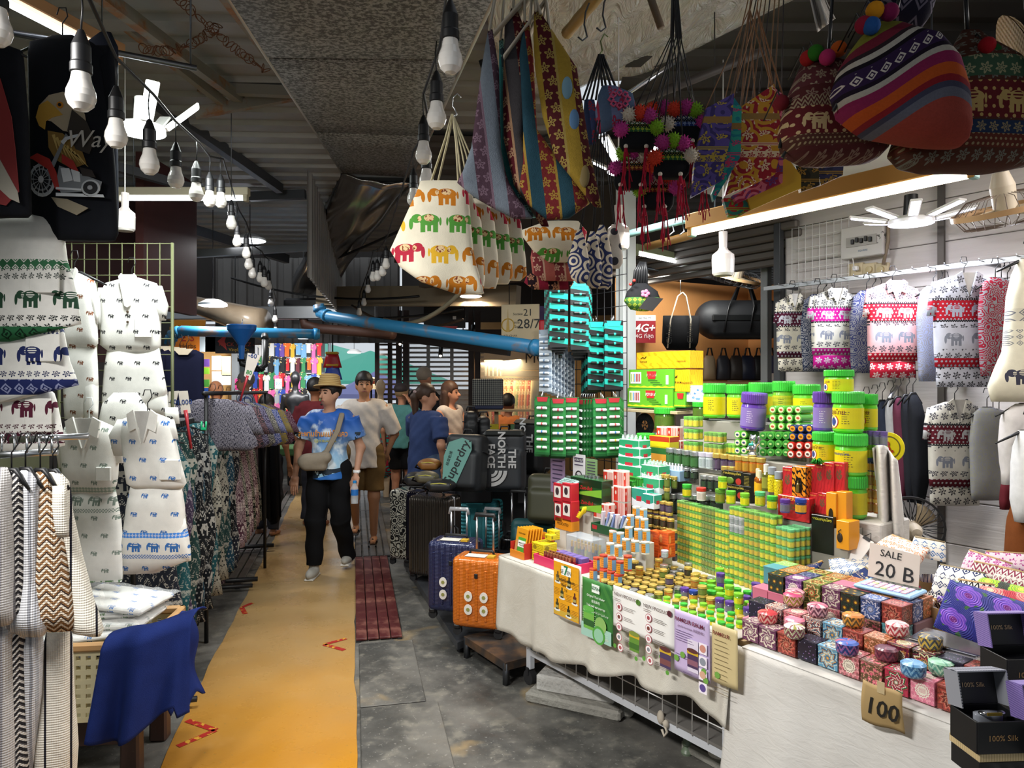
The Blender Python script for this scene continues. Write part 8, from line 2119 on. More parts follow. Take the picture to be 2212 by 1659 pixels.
def f2(t,w,h,d):
 y=-d*.7-.006
 pr(t,'teal_panel',M('5f8f86',.5),[(-w*.42,h*.12),(-w*.05,h*.12),(w*.32,h*.72),(w*.3,h*.86),(w*.05,h*.92),(-w*.3,h*.84),(-w*.42,h*.6)],y-.004,y)
 text('Superdry.',.1,M('16181a',.5),t,(-w*.04,y-.007,h*.52),(pi/2,-1.15,0),bold=.012);text('極度乾燥',.03,M('16181a',.5),t,(-w*.26,y-.007,h*.56),(pi/2,-1.3,0))
pack('black backpack with a lettered teal panel leaning back',1004,1062,5.7,.32,.46,.2,-.35,'24272a',-.15,f2)
pack('black backpack with white block lettering behind the inhaler cards',1150,1020,6.3,.3,.46,.2,-.6,'1b1c1e',0,f1)
pack('olive backpack with kraft tags leaning beside the powder boxes',1185,1130,5.2,.3,.36,.2,-.3,'3a3a28',-.1)
pack('dark teal backpack with a round red badge beside the black pull handle',1150,1180,5.3,.32,.2,.2,-.2,'1f4a4c',-.3)
pack('black cylinder bag standing behind the teal-panelled backpack',1016,960,6.3,.12,.3,.12,.2,'17181a',.1)
pack('second black cylinder bag standing behind the grey box backpack',1042,965,6.4,.12,.28,.12,.3,'1b1b1d',.15)
for lab,px,py,Y,w,h,hx in(('black waist bag with yellow zips on the charcoal suitcase',952,1062,5.4,.24,.1,'18181a'),('khaki waist bag behind the black one',922,1044,5.6,.2,.1,'4f4a3a'),('brown studded leather bag hanging on a wrapped pull handle',928,1016,5.8,.2,.1,'7a5024'),('dark waist bag at the aisle end of the heap',898,1050,5.9,.2,.12,'222224')):
 t=thing('waist_bag',lab,'bag',P(px,py,Y));sdf('body',[('e',(0,0,h/2),(w/2,.07,h/2)),('b',(0,-.03,h*.4),(w*.34,.04,h*.3),.02)],.009,M(hx,.5),t,k=.02);tb(t,'zip',M('b0a84a',.4),[(-w*.3,-.06,h*.66),(0,-.075,h*.74),(w*.34,-.055,h*.6)],.004)
 tb(t,'belt',BLACK(),[(-w*.5,0,h*.5),(-w*.6,.04,h*.2),(-w*.4,.08,0)],.01,6,flat=.4)
for n,(px,py,k)in enumerate(((1066,930,'b0a01c'),(1092,930,'c07a1c'),(1108,930,'3a5a34'))):t=thing('small_carton',f'{("yellow", "orange", "green")[n]} carton under the shelf of the brocade tote','box',P(px,py,6.8));bx(t,'carton',M(k,.5),0,0,0,.1,.1,.06,.002)
t=thing('shelf_stand','narrow wooden shelf on a post carrying the navy brocade tote','shelf',P(1090,884,7.0));bx(t,'board',M('8a7454',.6),.05,0,-.02,.62,.2,.02);bx(t,'post',M('8a7454',.6),-.08,0,-t.location.z,.04,.04,t.location.z-.02)
t=thing('brocade_tote','navy and grey brocade tote with a plain blue band on the wooden shelf','bag',P(1054,884,6.95));bx(t,'body',mat('brocade',lambda:mix(fr((OBJ()[2]+.0)*3.2)<.12,mix(dia(OBJ()[0],OBJ()[2],.02)*1.0,c('16171c'),c('8f8f86')),c('1d2440')),.7),0,0,0,.3,.12,.3,.01)
# bag stall behind the pillar
t=bag('tote_bag','black tote with lettered cream straps hanging in the bag stall','bag',CL('151517'),6.1,[(682,1432,1512),(740,1430,1508),(756,1440,1500)],.12,[[(1442,752,6.03),(1449,690,6.03),(1464,640),(1474,632)],[(1490,752,6.03),(1492,690,6.03),(1482,640),(1474,632)]],CL('cfc2ae'),fold=.0,sr=.018,flat=.25)
text('Chloé',.07,M('1a1816',.6),t,rel(t,1491,720,6.0),(pi/2,-pi/2,0));text('Chloé',.07,M('1a1816',.6),t,rel(t,1446,722,6.0),(pi/2,-pi/2,0))
tb(t,'s_hook',STEEL(),[rel(t,1470,636,6.1),rel(t,1470,588,6.08)],.004)
t=thing('duffel_bag','big black duffel bag with webbing hanging in the bag stall','bag',P(1600,690,6.3));sdf('body',[('c',(-.24,0,0),(.24,0,0),.17,.17),('b',(0,0,-.05),(.3,.14,.12),.06)],.014,M('16171a',.6),t,k=.03)
for s in(-.1,.12):tb(t,'handle',BLACK(),[(s-.1,-.17,-.12),(s-.06,-.17,.1),(.02+s*.3,-.03,.34),(s+.04,.05,.12)],.018,6,flat=.3)
bx(t,'side_band',M('0e0f10',.4),0,-.15,-.03,.6,.05,.06,.01)
for n,(px,w,hx)in enumerate(((1497,30,'a84828'),(1532,28,'8a7860'),(1562,30,'2a2c34'),(1590,32,'2c2624'),(1614,36,'1a2034'),(1638,28,'1a1a1c'),(1664,30,'3a3f5a'))):
 bag('handbag',f'{("rust woven", "beige checked", "charcoal monogram", "dark brown", "navy", "black crocodile", "blue monogram")[n]} handbag standing on the shelf of the bag stall','bag',M(hx,.5),6.6,[(768,px-w*.3,px+w*.3),(778,px-w*.45,px+w*.45),(817,px-w*.5,px+w*.5),(821,px-w*.48,px+w*.48)],.14,[[(px-6,772),(px-2,752),(px+4,752),(px+8,772)]],None,0,.008)
t=thing('handbag_shelf','wooden shelf of the bag stall under the row of handbags','shelf',P(1580,823,6.6));bx(t,'board',M('9a7a50',.6),0,0,-.03,1.0,.25,.025);bx(t,'front_panel',M('6a6058',.7),0,.1,-1.2,1.0,.04,1.17)
t=thing('phone_sign','red and white phone sign reading 4G hanging in the bag stall','sign',P(1392,712,6.4));bx(t,'board',M('8f1f28',.4),0,0,-.12,.2,.012,.2);bx(t,'white_strip',WHITE(),0,-.002,.08,.2,.012,.05);text('4G+',.1,M('e6e0dc',.5),t,(0,-.01,.01),shear=.2,bold=.02);text('4G ที่สุด',.05,M('e6e0dc',.5),t,(0,-.01,-.06));text('be mo H',.03,M('2a2a2a',.5),t,(0,-.01,.105))
tb(thing('hanging_rail','dark rail of the bag stall carrying the totes and the duffel','rail',P(1400,577,5.9)),'rail',DSTEEL(),[(-.1,0,0),P(1636,615,6.5)-P(1400,577,5.9)],.016,8)
t=thing('display_crate','dark crate behind the box backpack holding up the hindmost bags','crate',PZ(1085,1240,.0)*0+V((P(1085,900,6.75).x,6.75,0)));bx(t,'crate',M('1d1c1e',.7),0,0,0,.7,.3,P(1085,934,6.75).z-.005,.01)
for n,(px,Y,z,lab)in enumerate(((1030,6.36,1.08,'dark crate under the black cylinder bags'),(1150,6.32,.86,'dark crate under the backpack behind the inhaler cards'))):bx(thing('display_crate',lab,'crate',(P(px,900,Y).x,Y,.6)),'crate',M('1d1c1e',.7),0,0,0,.28,.2,z-.6,.01)
# people: each body one continuous surface
HD=[]
def hand(par,at,d,m_):
 """relaxed hand, wrist at the origin, fingers along -z; shared between people"""
 key=m_.name
 src=next((o for k,o in HD if k==key),None)
 if src is None:
  pp=[('b',(0,0,-.045),(.038,.014,.045),.013),('c',(0,0,.02),(0,0,-.02),.024,.026),('c',(.03,-.006,-.025),(.05,-.018,-.055),.012,.01,.008),('c',(.05,-.018,-.055),(.048,-.026,-.085),.01,.008,.004)]
  for i,(x,L_)in enumerate(((.028,.07),(.0095,.08),(-.0095,.075),(-.028,.058))):
   pp+=[('c',(x,0,-.085),(x*1.05,-.008,-.085-L_*.55),.0092,.0085,.003),('c',(x*1.05,-.008,-.085-L_*.55),(x,-.026,-.085-L_),.0085,.007,.003)]
  o=sdf('hand',pp,.0045,m_,par,k=.01);HD.append((key,o))
 else:
  o=link('hand',src.data,par)
 o.location=at;o.rotation_euler=V((-d[0],-d[1],-d[2])).to_track_quat('Z','Y').to_euler()
 return o
SKIN=lambda h='b98a6e':mat('skin_'+h,lambda:mulc(c(h),mix(noi(OBJV(),20,2),(.92,.9,.9),(1.05,1.04,1.03))),.5,spec=.35)
def person(label,px,Y,H,yaw,skin='b98a6e',hair='1d1714',shirt=None,hem=.88,sl=.5,pants=None,cuff=.08,le=(.27,.02,1.14),lh=(.27,-.06,.9),re_=(-.27,.02,1.14),rh=(-.27,-.06,.9),lk=(.1,-.03,.5),lf=(.1,.03,.05),rk=(-.1,-.03,.5),rf=(-.1,.03,.05),hy=0.0,hairlong=0,shoe=None,face=True,wide=1.0,tank=False,res=.012,z0=0.0):
 t=thing('person',label,'person',P(px,0,Y)*1.0,yaw);t.location.z=z0;S=H/1.75;t.scale=(S,S,S)
 sk=SKIN(skin);w=wide
 hm=Matrix.Rotation(hy,3,'Z')
 def hp(x,y,z):q=hm@V((x,y,0));return(q.x,q.y-.012,z)
 b=[('c',(0,0,.95),(0,.01,1.2),.115*w,.105*w),('e',(0,.01,1.3),(.155*w,.1,.17)),('c',(-.13*w,.01,1.4),(.13*w,.01,1.395),.05,.05),('c',(0,.01,1.4),(0,0,1.52),.055,.05,.03),('e',hp(0,.012,1.645),(.074,.092,.1),(0,0,hy)),('e',hp(0,-.025,1.575),(.056,.062,.062),(0,0,hy)),('c',hp(0,-.088,1.63),hp(0,-.106,1.597),.009,.015,.012),('c',hp(-.02,-.08,1.563),hp(.02,-.08,1.563),.009,.009,.01),('e',hp(.075,.015,1.615),(.012,.022,.033),(0,0,hy)),('e',hp(-.075,.015,1.615),(.012,.022,.033),(0,0,hy))]
 for s,e,h_,k,f in((1,le,lh,lk,lf),(-1,re_,rh,rk,rf)):
  b+=[('c',(s*.185*w,.01,1.39),e,.05,.038),('c',e,h_,.038,.024),('c',(s*.09*w,0,.92),k,.092*w,.058),('c',k,(f[0],f[1],f[2]+.05),.055,.036),('c',(f[0],f[1]+.02,f[2]-.01),(f[0],f[1]-.13,f[2]-.02),.036,.028,.02)]
 sdf('body',b,res,sk,t,k=.035)
 for e,h_ in((le,lh),(re_,rh)):d=(V(h_)-V(e)).normalized();hand(t,V(h_)+d*.02,d,sk)
 if shirt:
  q=[('c',(0,.0,hem),(0,.005,1.2),.172*w,.146*w),('e',(0,.005,1.3),(.19*w,.13,.19)),('c',(-.14*w,.01,1.41),(.14*w,.01,1.41),.074,.074)]
  if not tank:
   for s,e in((1,le),(-1,re_)):a=V((s*.185*w,.01,1.4));q.append(('f',tuple(a),tuple(a.lerp(V(e),sl*1.5)),.084,.084))
  q+=[('&',('h',(0,0,hem),(0,0,-1))),('-',('c',(0,-.02,1.5),(0,0,1.62),.07 if not tank else .1,.08))]
  sdf('shirt',q,res,shirt,t,k=.045,wob=lambda p:(.005*np.sin(p[...,2]*38+p[...,0]*22)*np.sin(p[...,0]*31+p[...,2]*9)).astype(np.float32))
 if pants:
  q=[('c',(-.06*w,0,.95),(.06*w,0,.95),.125*w,.125*w)]
  for s,k,f in((1,lk,lf),(-1,rk,rf)):
   kz=V(k);a=V((s*.095*w,0,.92))
   if cuff>.4:q.append(('f',tuple(a),tuple(a.lerp(kz,min(1.0,(.92-cuff)/(.92-k[2])))),.108*w,.1))
   else:q+=[('c',tuple(a),k,.11*w,.088),('f',k,tuple(kz.lerp(V(f),(k[2]-cuff)/max(k[2]-f[2],.01))),.088,.07)]
  sdf('trousers',q,res,pants,t,k=.03,wob=lambda p:(.006*np.sin(p[...,2]*27+p[...,0]*14)).astype(np.float32))
 if hair:
  hk=[('e',hp(0,.022,1.668),(.091,.106,.106),(0,0,hy)),('-',('b',hp(0,-.105,1.58),(.064,.075,.09),.02,(0,0,hy))),('-',('b',(0,0,1.5),(.2,.2,.1),.01))]
  if hairlong==1:hk+=[('c',hp(0,.1,1.68),hp(0,.14,1.62),.035,.045),('c',hp(0,.14,1.62),hp(.02,.13,1.32),.045,.02)]
  if hairlong==2:hk+=[('c',hp(.06,.05,1.62),hp(.075,.03,1.36),.05,.03),('c',hp(-.06,.05,1.62),hp(-.075,.04,1.36),.05,.03),('e',hp(0,.09,1.52),(.08,.03,.14))]
  sdf('hair',hk,.01,M(hair,.55),t,k=.015,wob=lambda p:(.002*np.sin(p[...,0]*260)*np.sin(p[...,2]*90)).astype(np.float32))
 if face:
  for s in(-1,1):
   el_(t,'eye',M('181210',.2),hp(s*.03,-.078,1.633),(.013,.007,.0055));tb(t,'eyebrow',M(hair or '3a2c24',.7),[hp(s*.014,-.087,1.655),hp(s*.032,-.083,1.66),hp(s*.048,-.07,1.653)],.004)
  tb(t,'mouth',M('8a4a44',.5),[hp(-.024,-.082,1.562),hp(0,-.0905,1.564),hp(.024,-.082,1.562)],.0045)
 if shoe:
  for f in(lf,rf):sdf('shoe',[('e',(f[0],f[1]-.05,f[2]-.005),(.048,.135,.045)),('c',(f[0],f[1]+.01,f[2]),(f[0],f[1]+.01,f[2]+.05),.045,.045),('&',('h',(0,0,f[2]-.045),(0,0,-1)))],.01,shoe,t,k=.02);bx(t,'sole',M('c9c4ba',.6),f[0],f[1]-.045,f[2]-.05,.085,.25,.022,.01)
 return t
def scenic():
 x,y,z=OBJ();v=OBJV()
 k=mix(sst(z,.9,1.4),c('a5cfe6'),c('1f5ab0'));k=mix(sst(noi(v,5,4,.6),.52,.66),k,c('dce8f0'))
 k=mix((z+.06*sn(x*9+1)<1.02)*(noi(v,12,3)>.46),k,c('1d2c3a'));k=mix(z<.9+.04*sn(x*7),k,c('2a6ab8'));return mix((ab(x)>.24)*(noi(v,14,2)>.5)*(z<1.28),k,c('23303a'))
blackp,tan,beige=CL('0f0f11'),M('a8905c',.8),CL('8f8474')
t=person('man in a straw hat and blue scenic T-shirt walking with a water bottle',712,6.2,1.69,.0,'b78a70','1a1512',mat('scenic_shirt',scenic,.6),.86,.44,blackp,.1,(.27,.05,1.13),(.25,-.04,.9),(-.29,.03,1.14),(-.3,-.03,.9),(.1,-.02,.5),(.12,.22,.09),(-.1,-.1,.5),(-.11,-.12,.05),hy=-.55,shoe=M('a39f96',.7),res=.0095)
text('สะพานข้ามแม่น้ำแคว',.068,M('d88a1c',.5),t,(-.02,-.147,1.27),bold=.02,sx=.8);text('@กาญจนบุรี',.038,M('b8b02c',.5),t,(0,-.152,1.21),bold=.01)
g=G();g.lathe([(.15,-.02),(.135,-.005),(.1,0),(.098,.03),(.088,.085),(.07,.1),(0,.104)],24,T=MT((0,.0,1.7))@MR(-.16,4,'X'));g.build('straw_hat',mat('hat_straw',lambda:dict(col=mix(fr(OBJ()[2]*60+OBJ()[1]*8)<.5,c('a8874e'),c('c9ac74')),bump=sn(OBJ()[2]*500)),.8),t)
tb(t,'bag_strap',beige,[(.12,-.02,1.475),(.13,-.1,1.42),(.11,-.155,1.3),(.02,-.168,1.12),(-.06,-.165,1.06)],.024,8,flat=.25)
sdf('sling_bag',[('c',(-.17,-.18,1.03),(.02,-.2,1.07),.065,.05),('b',(-.08,-.19,1.02),(.11,.045,.07),.04)],.01,beige,t,k=.03)
lt(t,'watch',WHITE(),[(.031,-.012),(.034,0),(.031,.012)],14,T=MT((.252,-.03,.925)));el_(t,'watch_face',WHITE(),(.27,-.055,.92),(.012,.012,.014))
tb(t,'goatee',M('2a201c',.8),[(-.055,-.088,1.53),(-.045,-.1,1.528)],.008)
b_=thing('water_bottle','clear blue-capped water bottle held by the man in the straw hat','bottle',P(766,1062,6.1));lt(b_,'bottle',mat('pet',(.85,.93,.98),.08,alpha=.35,spec=.9),[(0,-.1),(.03,-.1),(.032,-.03),(.03,0),(.032,.03),(.014,.07),(.013,.08)],16);lt(b_,'label',M('2f6fb8',.3),[(.0325,-.03),(.0325,.02)],16);lt(b_,'cap',M('2a8ad0',.3),[(.016,.075),(.016,.095),(0,.096)],14)
t=person('dark-haired man in a white T-shirt and brown shorts walking behind',787,7.25,1.76,.1,'b0805f','15110f',CL('c9c0b6'),.8,.62,CL('6a5230'),.56,(.3,.1,1.12),(.22,.16,.92),(-.3,.05,1.12),(-.28,-.05,.88),(.1,-.04,.5),(.09,.04,.06),(-.1,-.04,.5),(-.12,.3,.12),hy=.15,wide=1.06)
for f in((.09,.04,.06),(-.12,.3,.12)):bx(t,'flip_flop',BLACK(),f[0],f[1]-.05,f[2]-.052,.09,.26,.018,.006);tb(t,'flip_flop_strap',BLACK(),[(f[0]-.04,f[1]-.05,f[2]-.03),(f[0],f[1]-.12,f[2]+.015),(f[0]+.04,f[1]-.05,f[2]-.03)],.008)
person('man in a maroon T-shirt seen from behind with a strap over his back',681,8.2,1.7,2.8,'8a5a40','14110f',CL('5a2024'),.84,.5,CL('2a2a30'),face=False,res=.015)
t=person('woman in a teal top, black shorts and dark cap, raising a hand to her head',868,8.9,1.62,2.9,'b98468','8a7050',CL('4f8484'),.9,.35,CL('121214'),.62,re_=(-.32,.05,1.25),rh=(-.16,.06,1.5),face=False,hairlong=0,res=.015)
sdf('cap',[('e',(0,.03,1.7),(.095,.11,.08)),('b',(0,-.1,1.68),(.06,.06,.008),.006),('&',('h',(0,0,1.66),(0,0,-1)))],.01,M('2a2226',.7),t,k=.02)
person('grey-haired man in a black T-shirt looking away',917,9.4,1.84,2.5,'b8846a','8f8478',CL('17171a'),.85,.5,CL('23252c'),face=False,res=.015)
t=person('woman in a blue T-shirt with a brown ponytail bending to the bags',922,6.9,1.64,2.35,'b5856a','3f2a1c',CL('33426a'),.78,.55,CL('4a5a74'),.1,(.36,-.1,1.18),(.2,-.4,1.02),(-.36,.1,1.15),(-.3,.02,.92),hy=-.9,hairlong=1,face=False,wide=1.2,res=.012)
lt(t,'hair_tie',M('b8a0a0',.5),[(.03,0),(.042,.006),(.03,.012)],12,T=MT((.08,.09,1.655))@MR(1.2,4,'X'))
t=person('girl with long brown hair in a white tank top looking at a phone',973,7.9,1.66,1.0,'c98f70','4a3020',CL('c9bdb4'),.85,.3,CL('5a6478'),le=(.22,-.1,1.14),lh=(.1,-.32,1.12),re_=(-.24,-.06,1.14),rh=(-.06,-.32,1.13),hy=.3,hairlong=2,tank=True,res=.013)
bx(t,'phone',BLACK(),.02,-.42,1.12,.075,.012,.14,.004)
person('person in an orange sleeveless top behind the wooden shelf',1098,8.0,1.52,2.6,'8a5a40','15110f',CL('b0683a'),.9,.3,CL('2a2a2c'),tank=True,face=False,res=.016)
person('bald man in a pink shirt beyond the racks',466,8.2,1.68,2.9,'a8704e',None,CL('c08080'),.85,.5,CL('2a2a30'),face=False,res=.016)
t=person('grey-haired man with glasses and a striped shirt beyond the racks',530,9.1,1.78,-1.2,'b58468','77716c',printed('striped_shirt',c('c9ccd6'),[],(('col',.04,c('5a6a9a')),)),.85,.5,CL('2f3440'),res=.015)
for s in(-1,1):tb(t,'glasses',BLACK(),[(s*.03+.019*cos(k),-.108,1.632+.016*sin(k))for k in[q*.7 for q in range(10)]],.003,4)
person('dark-haired woman low behind the last T-shirts of the rack',577,7.7,1.52,2.9,'9a6a4c','17110e',CL('3a2a28'),.85,.5,CL('2a2a30'),face=False,hairlong=2,res=.016)
# pipes, signs, shops behind
bp=mat('blue_pipe',lambda:mix(sst(noi(OBJV(),6,4),.55,.7)*(OBJ()[2]>-.6),c('2f7fae'),c('7a6a60')),.4)
def pipe(lab,pts,r,bp=bp):
 t=thing('water_pipe',lab,'pipe',pts[0]);tb(t,'pipe',bp,[p-pts[0]for p in pts],r,14)
 for a,b in zip(pts,pts[1:]):d=(b-a).normalized();tb(t,'collar',bp,[b-pts[0]-d*.06,b-pts[0]-d*.02],r*1.18,14)
pipe('thick blue water pipe slanting down behind the 28/7 sign to the pillar',[P(688,658,7.2),P(692,676,7.2),P(712,684,7.1),P(1166,752,5.4)],.056)
pipe('blue water pipe level over the far racks with the funnel in front',[P(366,745,6.9),P(372,722,6.9),P(392,715,6.9),P(690,722,7.4)],.052)
t=thing('drain_pipe','rusty brown drain pipe below the slanting blue pipe','pipe',P(655,680,8.6));tb(t,'pipe',M('4a3026',.6),[(0,0,0),(.02,0,-.12),(.2,0,-.17),P(850,722,8.0)-t.location],.06,10)
t=thing('market_sign','cream hanging sign reading Section 21 and Soi 28/7 with a gold tower emblem','sign',P(1124,697,6.2),-.22);bx(t,'board',M('d0bd98',.5),0,0,-.16,.34,.012,.32,.002)
for s,x,z,sz in(('Section',-.02,.075,.03),('21',.07,.085,.085),('Soi',-.03,-.035,.035),('28/7',.075,-.015,.115),('ซอย',-.03,0,.03)):text(s,sz,M('1c1a18',.5),t,(x,-.008,z),bold=.006)
pr(t,'gold_tower',M('b8922c',.4),[(-.125,-.08),(-.095,-.08),(-.1,0),(-.107,.05),(-.11,.12),(-.113,.05),(-.12,0)],-.009,-.0065);lt(t,'emblem_ring',M('b8922c',.4),[(.05,0),(.055,.002),(.06,0),(.05,0)],20,T=MT((-.11,-.007,-.02))@MR(pi/2,4,'X'));text('CHATUCHAK',.026,M('2a2016',.5),t,(-.105,-.008,-.115))
for s in(-.1,.1):tb(t,'hanger_wire',BLACK(),[(s,0,.16),(s,0,.9)],.004)
t=thing('arrow_sign','red bent arrow sign on a dark board above the shop front','sign',P(960,708,8.5));pr(t,'arrow',M('b01c24',.4),[(-.16,.02),(.16,.02),(.1,-.09),(.1,-.04),(-.16,-.02)],-.01,0);bx(t,'board',M('1a1718',.6),0,.03,0,.5,.03,.3)
pr(t,'white_note',WHITE(),[(.1,.1),(.14,.1),(.14,.14),(.1,.14)],-.0,.02)
bx(thing('purple_banner','narrow purple banner beside the market sign','banner',P(1174,690,6.4)),'cloth',M('3a2454',.6),0,0,-.1,.1,.01,.22);bx(thing('red_packet','red tool packet hanging beside the purple banner','packet',P(1180,720,5.9)),'packet',M('b81e28',.3),0,0,-.14,.12,.03,.25,.01)
# glass shop front with louvres behind
brn=M('2e1f1a',.5)
SF=struct(link('window_1',None,None,P(862,820,10.4)));SF.location.z=0
X1=P(1170,820,10.4).x-SF.location.x
for px in(862,878,1018,1032):bx(SF,'post',brn,P(px,820,10.4).x-SF.location.x,0,0,.08,.08,2.7)
bx(SF,'header',brn,X1/2,0,2.3,X1,.1,.12)
sl=None
for k in range(26):
 if sl is None:sl=bx(SF,'slat',M('3a2a20',.5),0,0,0,1.3,.05,.03)
 else:sl=dup(sl,parent=SF)
 sl.location=(.58,.45,.5+k*.072)
for k in range(4):bx(SF,'mullion',brn,.02+.36*k,.42,0,.05,.05,2.4)
bx(SF,'glass',mat('shop_glass',(.9,.95,.95),.05,alpha=.16,spec=1.0),.55,.1,.2,1.0,.01,2.1);bx(SF,'glass',MATS['shop_glass'],1.6,.1,.2,.9,.01,2.1)
for px in(812,840):bx(SF,'frame_post',brn,P(px,820,10.4).x-SF.location.x,.1,0,.06,.06,2.6)
for k in range(22):dup(sl,(-.2,.3,.7+k*.075),parent=SF,scale=(.24,1,1))
wall('wall_shop',P(1030,820,12.2),P(1360,820,11.0),0,2.7,M('9a7a4c',.7))
wall('wall_behind_slats',P(868,820,13),P(1030,820,12.4),0,1.5,M('4a3a30',.7))
text('MORIN',.22,M('3a3028',.6),SF,(2.2,.06,2.0))
t=thing('gold_rail','gold clothes rail with cream and floral dresses in the lit shop','clothes rail',P(1110,815,10.9));tb(t,'rail',M('c9a04a',.3,.9),[(-.4,0,0),(.42,0,0)],.014,8);tb(t,'upper_rail',M('c9a04a',.3,.9),[(-.42,0,-.1),(-.4,0,.11),(.4,0,.11),(.44,0,-.1)],.012,8)
for k in range(16):
 hx=('b8704a','c9a87a','b84a3a','d8c8a0','8a9a6a','c98a70')[k%6]
 d=thing('dress',f'{("rust", "cream", "red", "ivory", "sage", "peach")[k % 6]} dress, {ORD[k]} along the gold rail of the lit shop','dress',P(1068+k*6.2,822,10.9),.9,'dresses on the gold rail')
 lf(d,'cloth',printed('dress_'+hx,c(hx),[],(('flor',.12,c('d9c9a0')),)),[ringpts(0,.2-.02*(q>3)*(q-3),.03,-1.0+q*.2,14)for q in range(6)]);tb(d,'hanger',M('c9a04a',.3,.9),[(-.16,0,-.02),(0,0,.03),(0,0,.06)],.004)
t=thing('chandelier','glass rod chandelier in the lit shop','lamp',P(1066,782,11));lt(t,'ring',glow('amber','ffd9a0',3),[(.14,0),(.15,.02),(.14,.03),(.13,.02),(.14,0)],18)
for k in range(12):tb(t,'rod',mat('rod_glass',(.9,.9,.85),.1,alpha=.4),[(.13*cos(k*.52),.13*sin(k*.52),0),(.13*cos(k*.52),.13*sin(k*.52),-.22)],.008,5)
for n,(px,py)in enumerate(((865,735),(952,760),(1022,712),(1000,742))):t=thing('track_spot',f'black track spotlight, {ORD[n]} under the dark ceiling of the shop front','spotlight',P(px,py,9.6));tb(t,'barrel',BLACK(),[(0,.03,.06),(0,-.03,-.05)],.03,10);el_(t,'lens',glow('spot','fff0d8',5),(0,-.034,-.055),.018);tb(t,'stem',BLACK(),[(0,.03,.06),(0,.03,.5)],.008)
t=thing('potted_plant','leafy plant in a black pot on a saucer by the shop front','plant',PZ(836,1022,0));lt(t,'pot',M('1d2320',.5),[(.1,.02),(.13,.2),(.12,.2),(.11,.17),(0,.17)],18);lt(t,'saucer',M('c0aa98',.5),[(.15,0),(.17,.02),(0,.02)],18)
lfm=M('2c5a24',.4)
for k in range(16):a_=k*2.4;r_=.12+.1*(k%3);sh(t,'leaf',lfm,lambda u,v:((.02+r_*v)*cos(a_)+(u-.5)*.09*sin(pi*min(v*.9+.08,1))*-sin(a_),(.02+r_*v)*sin(a_)+(u-.5)*.09*sin(pi*min(v*.9+.08,1))*cos(a_),.18+.34*v-.2*v*v*(k%3)*.7),3,6)
# far left stall: signs, boards, boxing goods
wall('wall_poster',P(372,820,10.2),P(505,820,11.2),0,2.45,M('a8804a',.7));wall('wall_grey_post',P(500,820,11),P(514,820,11),0,2.7,M('7a8084',.5))
wall('wall_stall_back',P(512,820,12.6),P(700,820,12.6),0,2.5,M('7c8484',.7))
for n,(x0,y0,x1,y1,hx,lab)in enumerate(((366,716,432,762,'dc7a1e','orange herbal shop board with ES on it'),(432,722,496,760,'c9d4d8','pale light-box of bottles beside the orange board'),(458,769,478,800,'c9c9bc','grey leaf poster on the wood wall'),(480,770,498,812,'a8a87c','olive poster on the wood wall'),(458,802,478,832,'d0ccc4','white and red poster on the wood wall'),(478,810,498,832,'d6d4d0','white diagram poster on the wood wall'),(436,776,452,792,'5a3a80','purple packets on the stall wall'),(436,794,452,808,'7ab02c','lime and red packets on the stall wall'),(438,820,452,836,'4f9a3a','green packets on the stall wall'),(438,838,452,860,'2a5ab0','blue packets on the stall wall'),(508,818,528,842,'c83a7a','pink panel behind the man with glasses'),(444,700,474,760,'a89c98','grey blank board hung over the stall'),(546,692,570,745,'b0a4a0','second grey blank board over the stall'),(372,690,444,712,'e0901e','orange sign edge above the cardigans'))):
 a,b=P(x0,y0,10.1),P(x1,y1,10.1);t=thing('wall_poster_sheet' if n>1 else 'shop_board',lab,'sign',(a+b)/2);bx(t,'sheet',M(hx,.5),0,0,(b.z-a.z)/2,b.x-a.x,.02,a.z-b.z)
 if n==0:text('E S',.16,M('a82a1c',.5),t,(.05,-.02,.06));text('Herbs',.1,M('3a2a1c',.5),t,(.05,-.02,-.06))
t=thing('music_banner','black record shop banner with a red arrow and JAZZ','banner',P(508,728,9.4),.15);bx(t,'cloth',M('17171a',.5),0,0,-.22,.5,.012,.44)
text('ROCK - JAZZ -',.07,M('c04a34',.5),t,(.02,-.01,-.1));text('Vinyl, CDs',.06,M('c9a02c',.5),t,(.05,-.01,-.17));text('黒魂音楽',.07,M('b8a8a8',.5),t,(.02,-.01,.16));pr(t,'red_arrow',M('c03a34',.5),[(-.22,-.06),(-.1,.05),(-.13,-.06),(-.1,-.18)],-.012,-.007)
t=thing('blue_funnel','bright blue plastic funnel hanging at the level blue pipe','funnel',P(522,712,6.7));g=G();g.lathe([(.022,-.28),(.03,-.15),(.13,.0),(.135,.04),(.13,.045),(.12,.005),(.02,-.15),(.018,-.28)],20);g.build('funnel',M('1f66b4',.35),t);tb(t,'hook',STEEL(),[(0,0,.04),(.01,0,.1)],.004)
pipe('black bent hose below the blue funnel',[P(520,765,6.75),P(522,785,6.75),P(560,798,6.8),P(572,790,6.8),P(572,722,6.95)],.03,BLACK())
shops=[('red','b8202c'),('gold','c9a02c'),('black','1a1a1e'),('pink','d0609a'),('royal blue','26429a'),('white','c9c9c9'),('sky blue','6a9ac0'),('orange','d8601c'),('maroon','5a1c26'),('green','2f7a4a'),('violet','6a4a9a'),('silver','9aa0a4')]
q=None
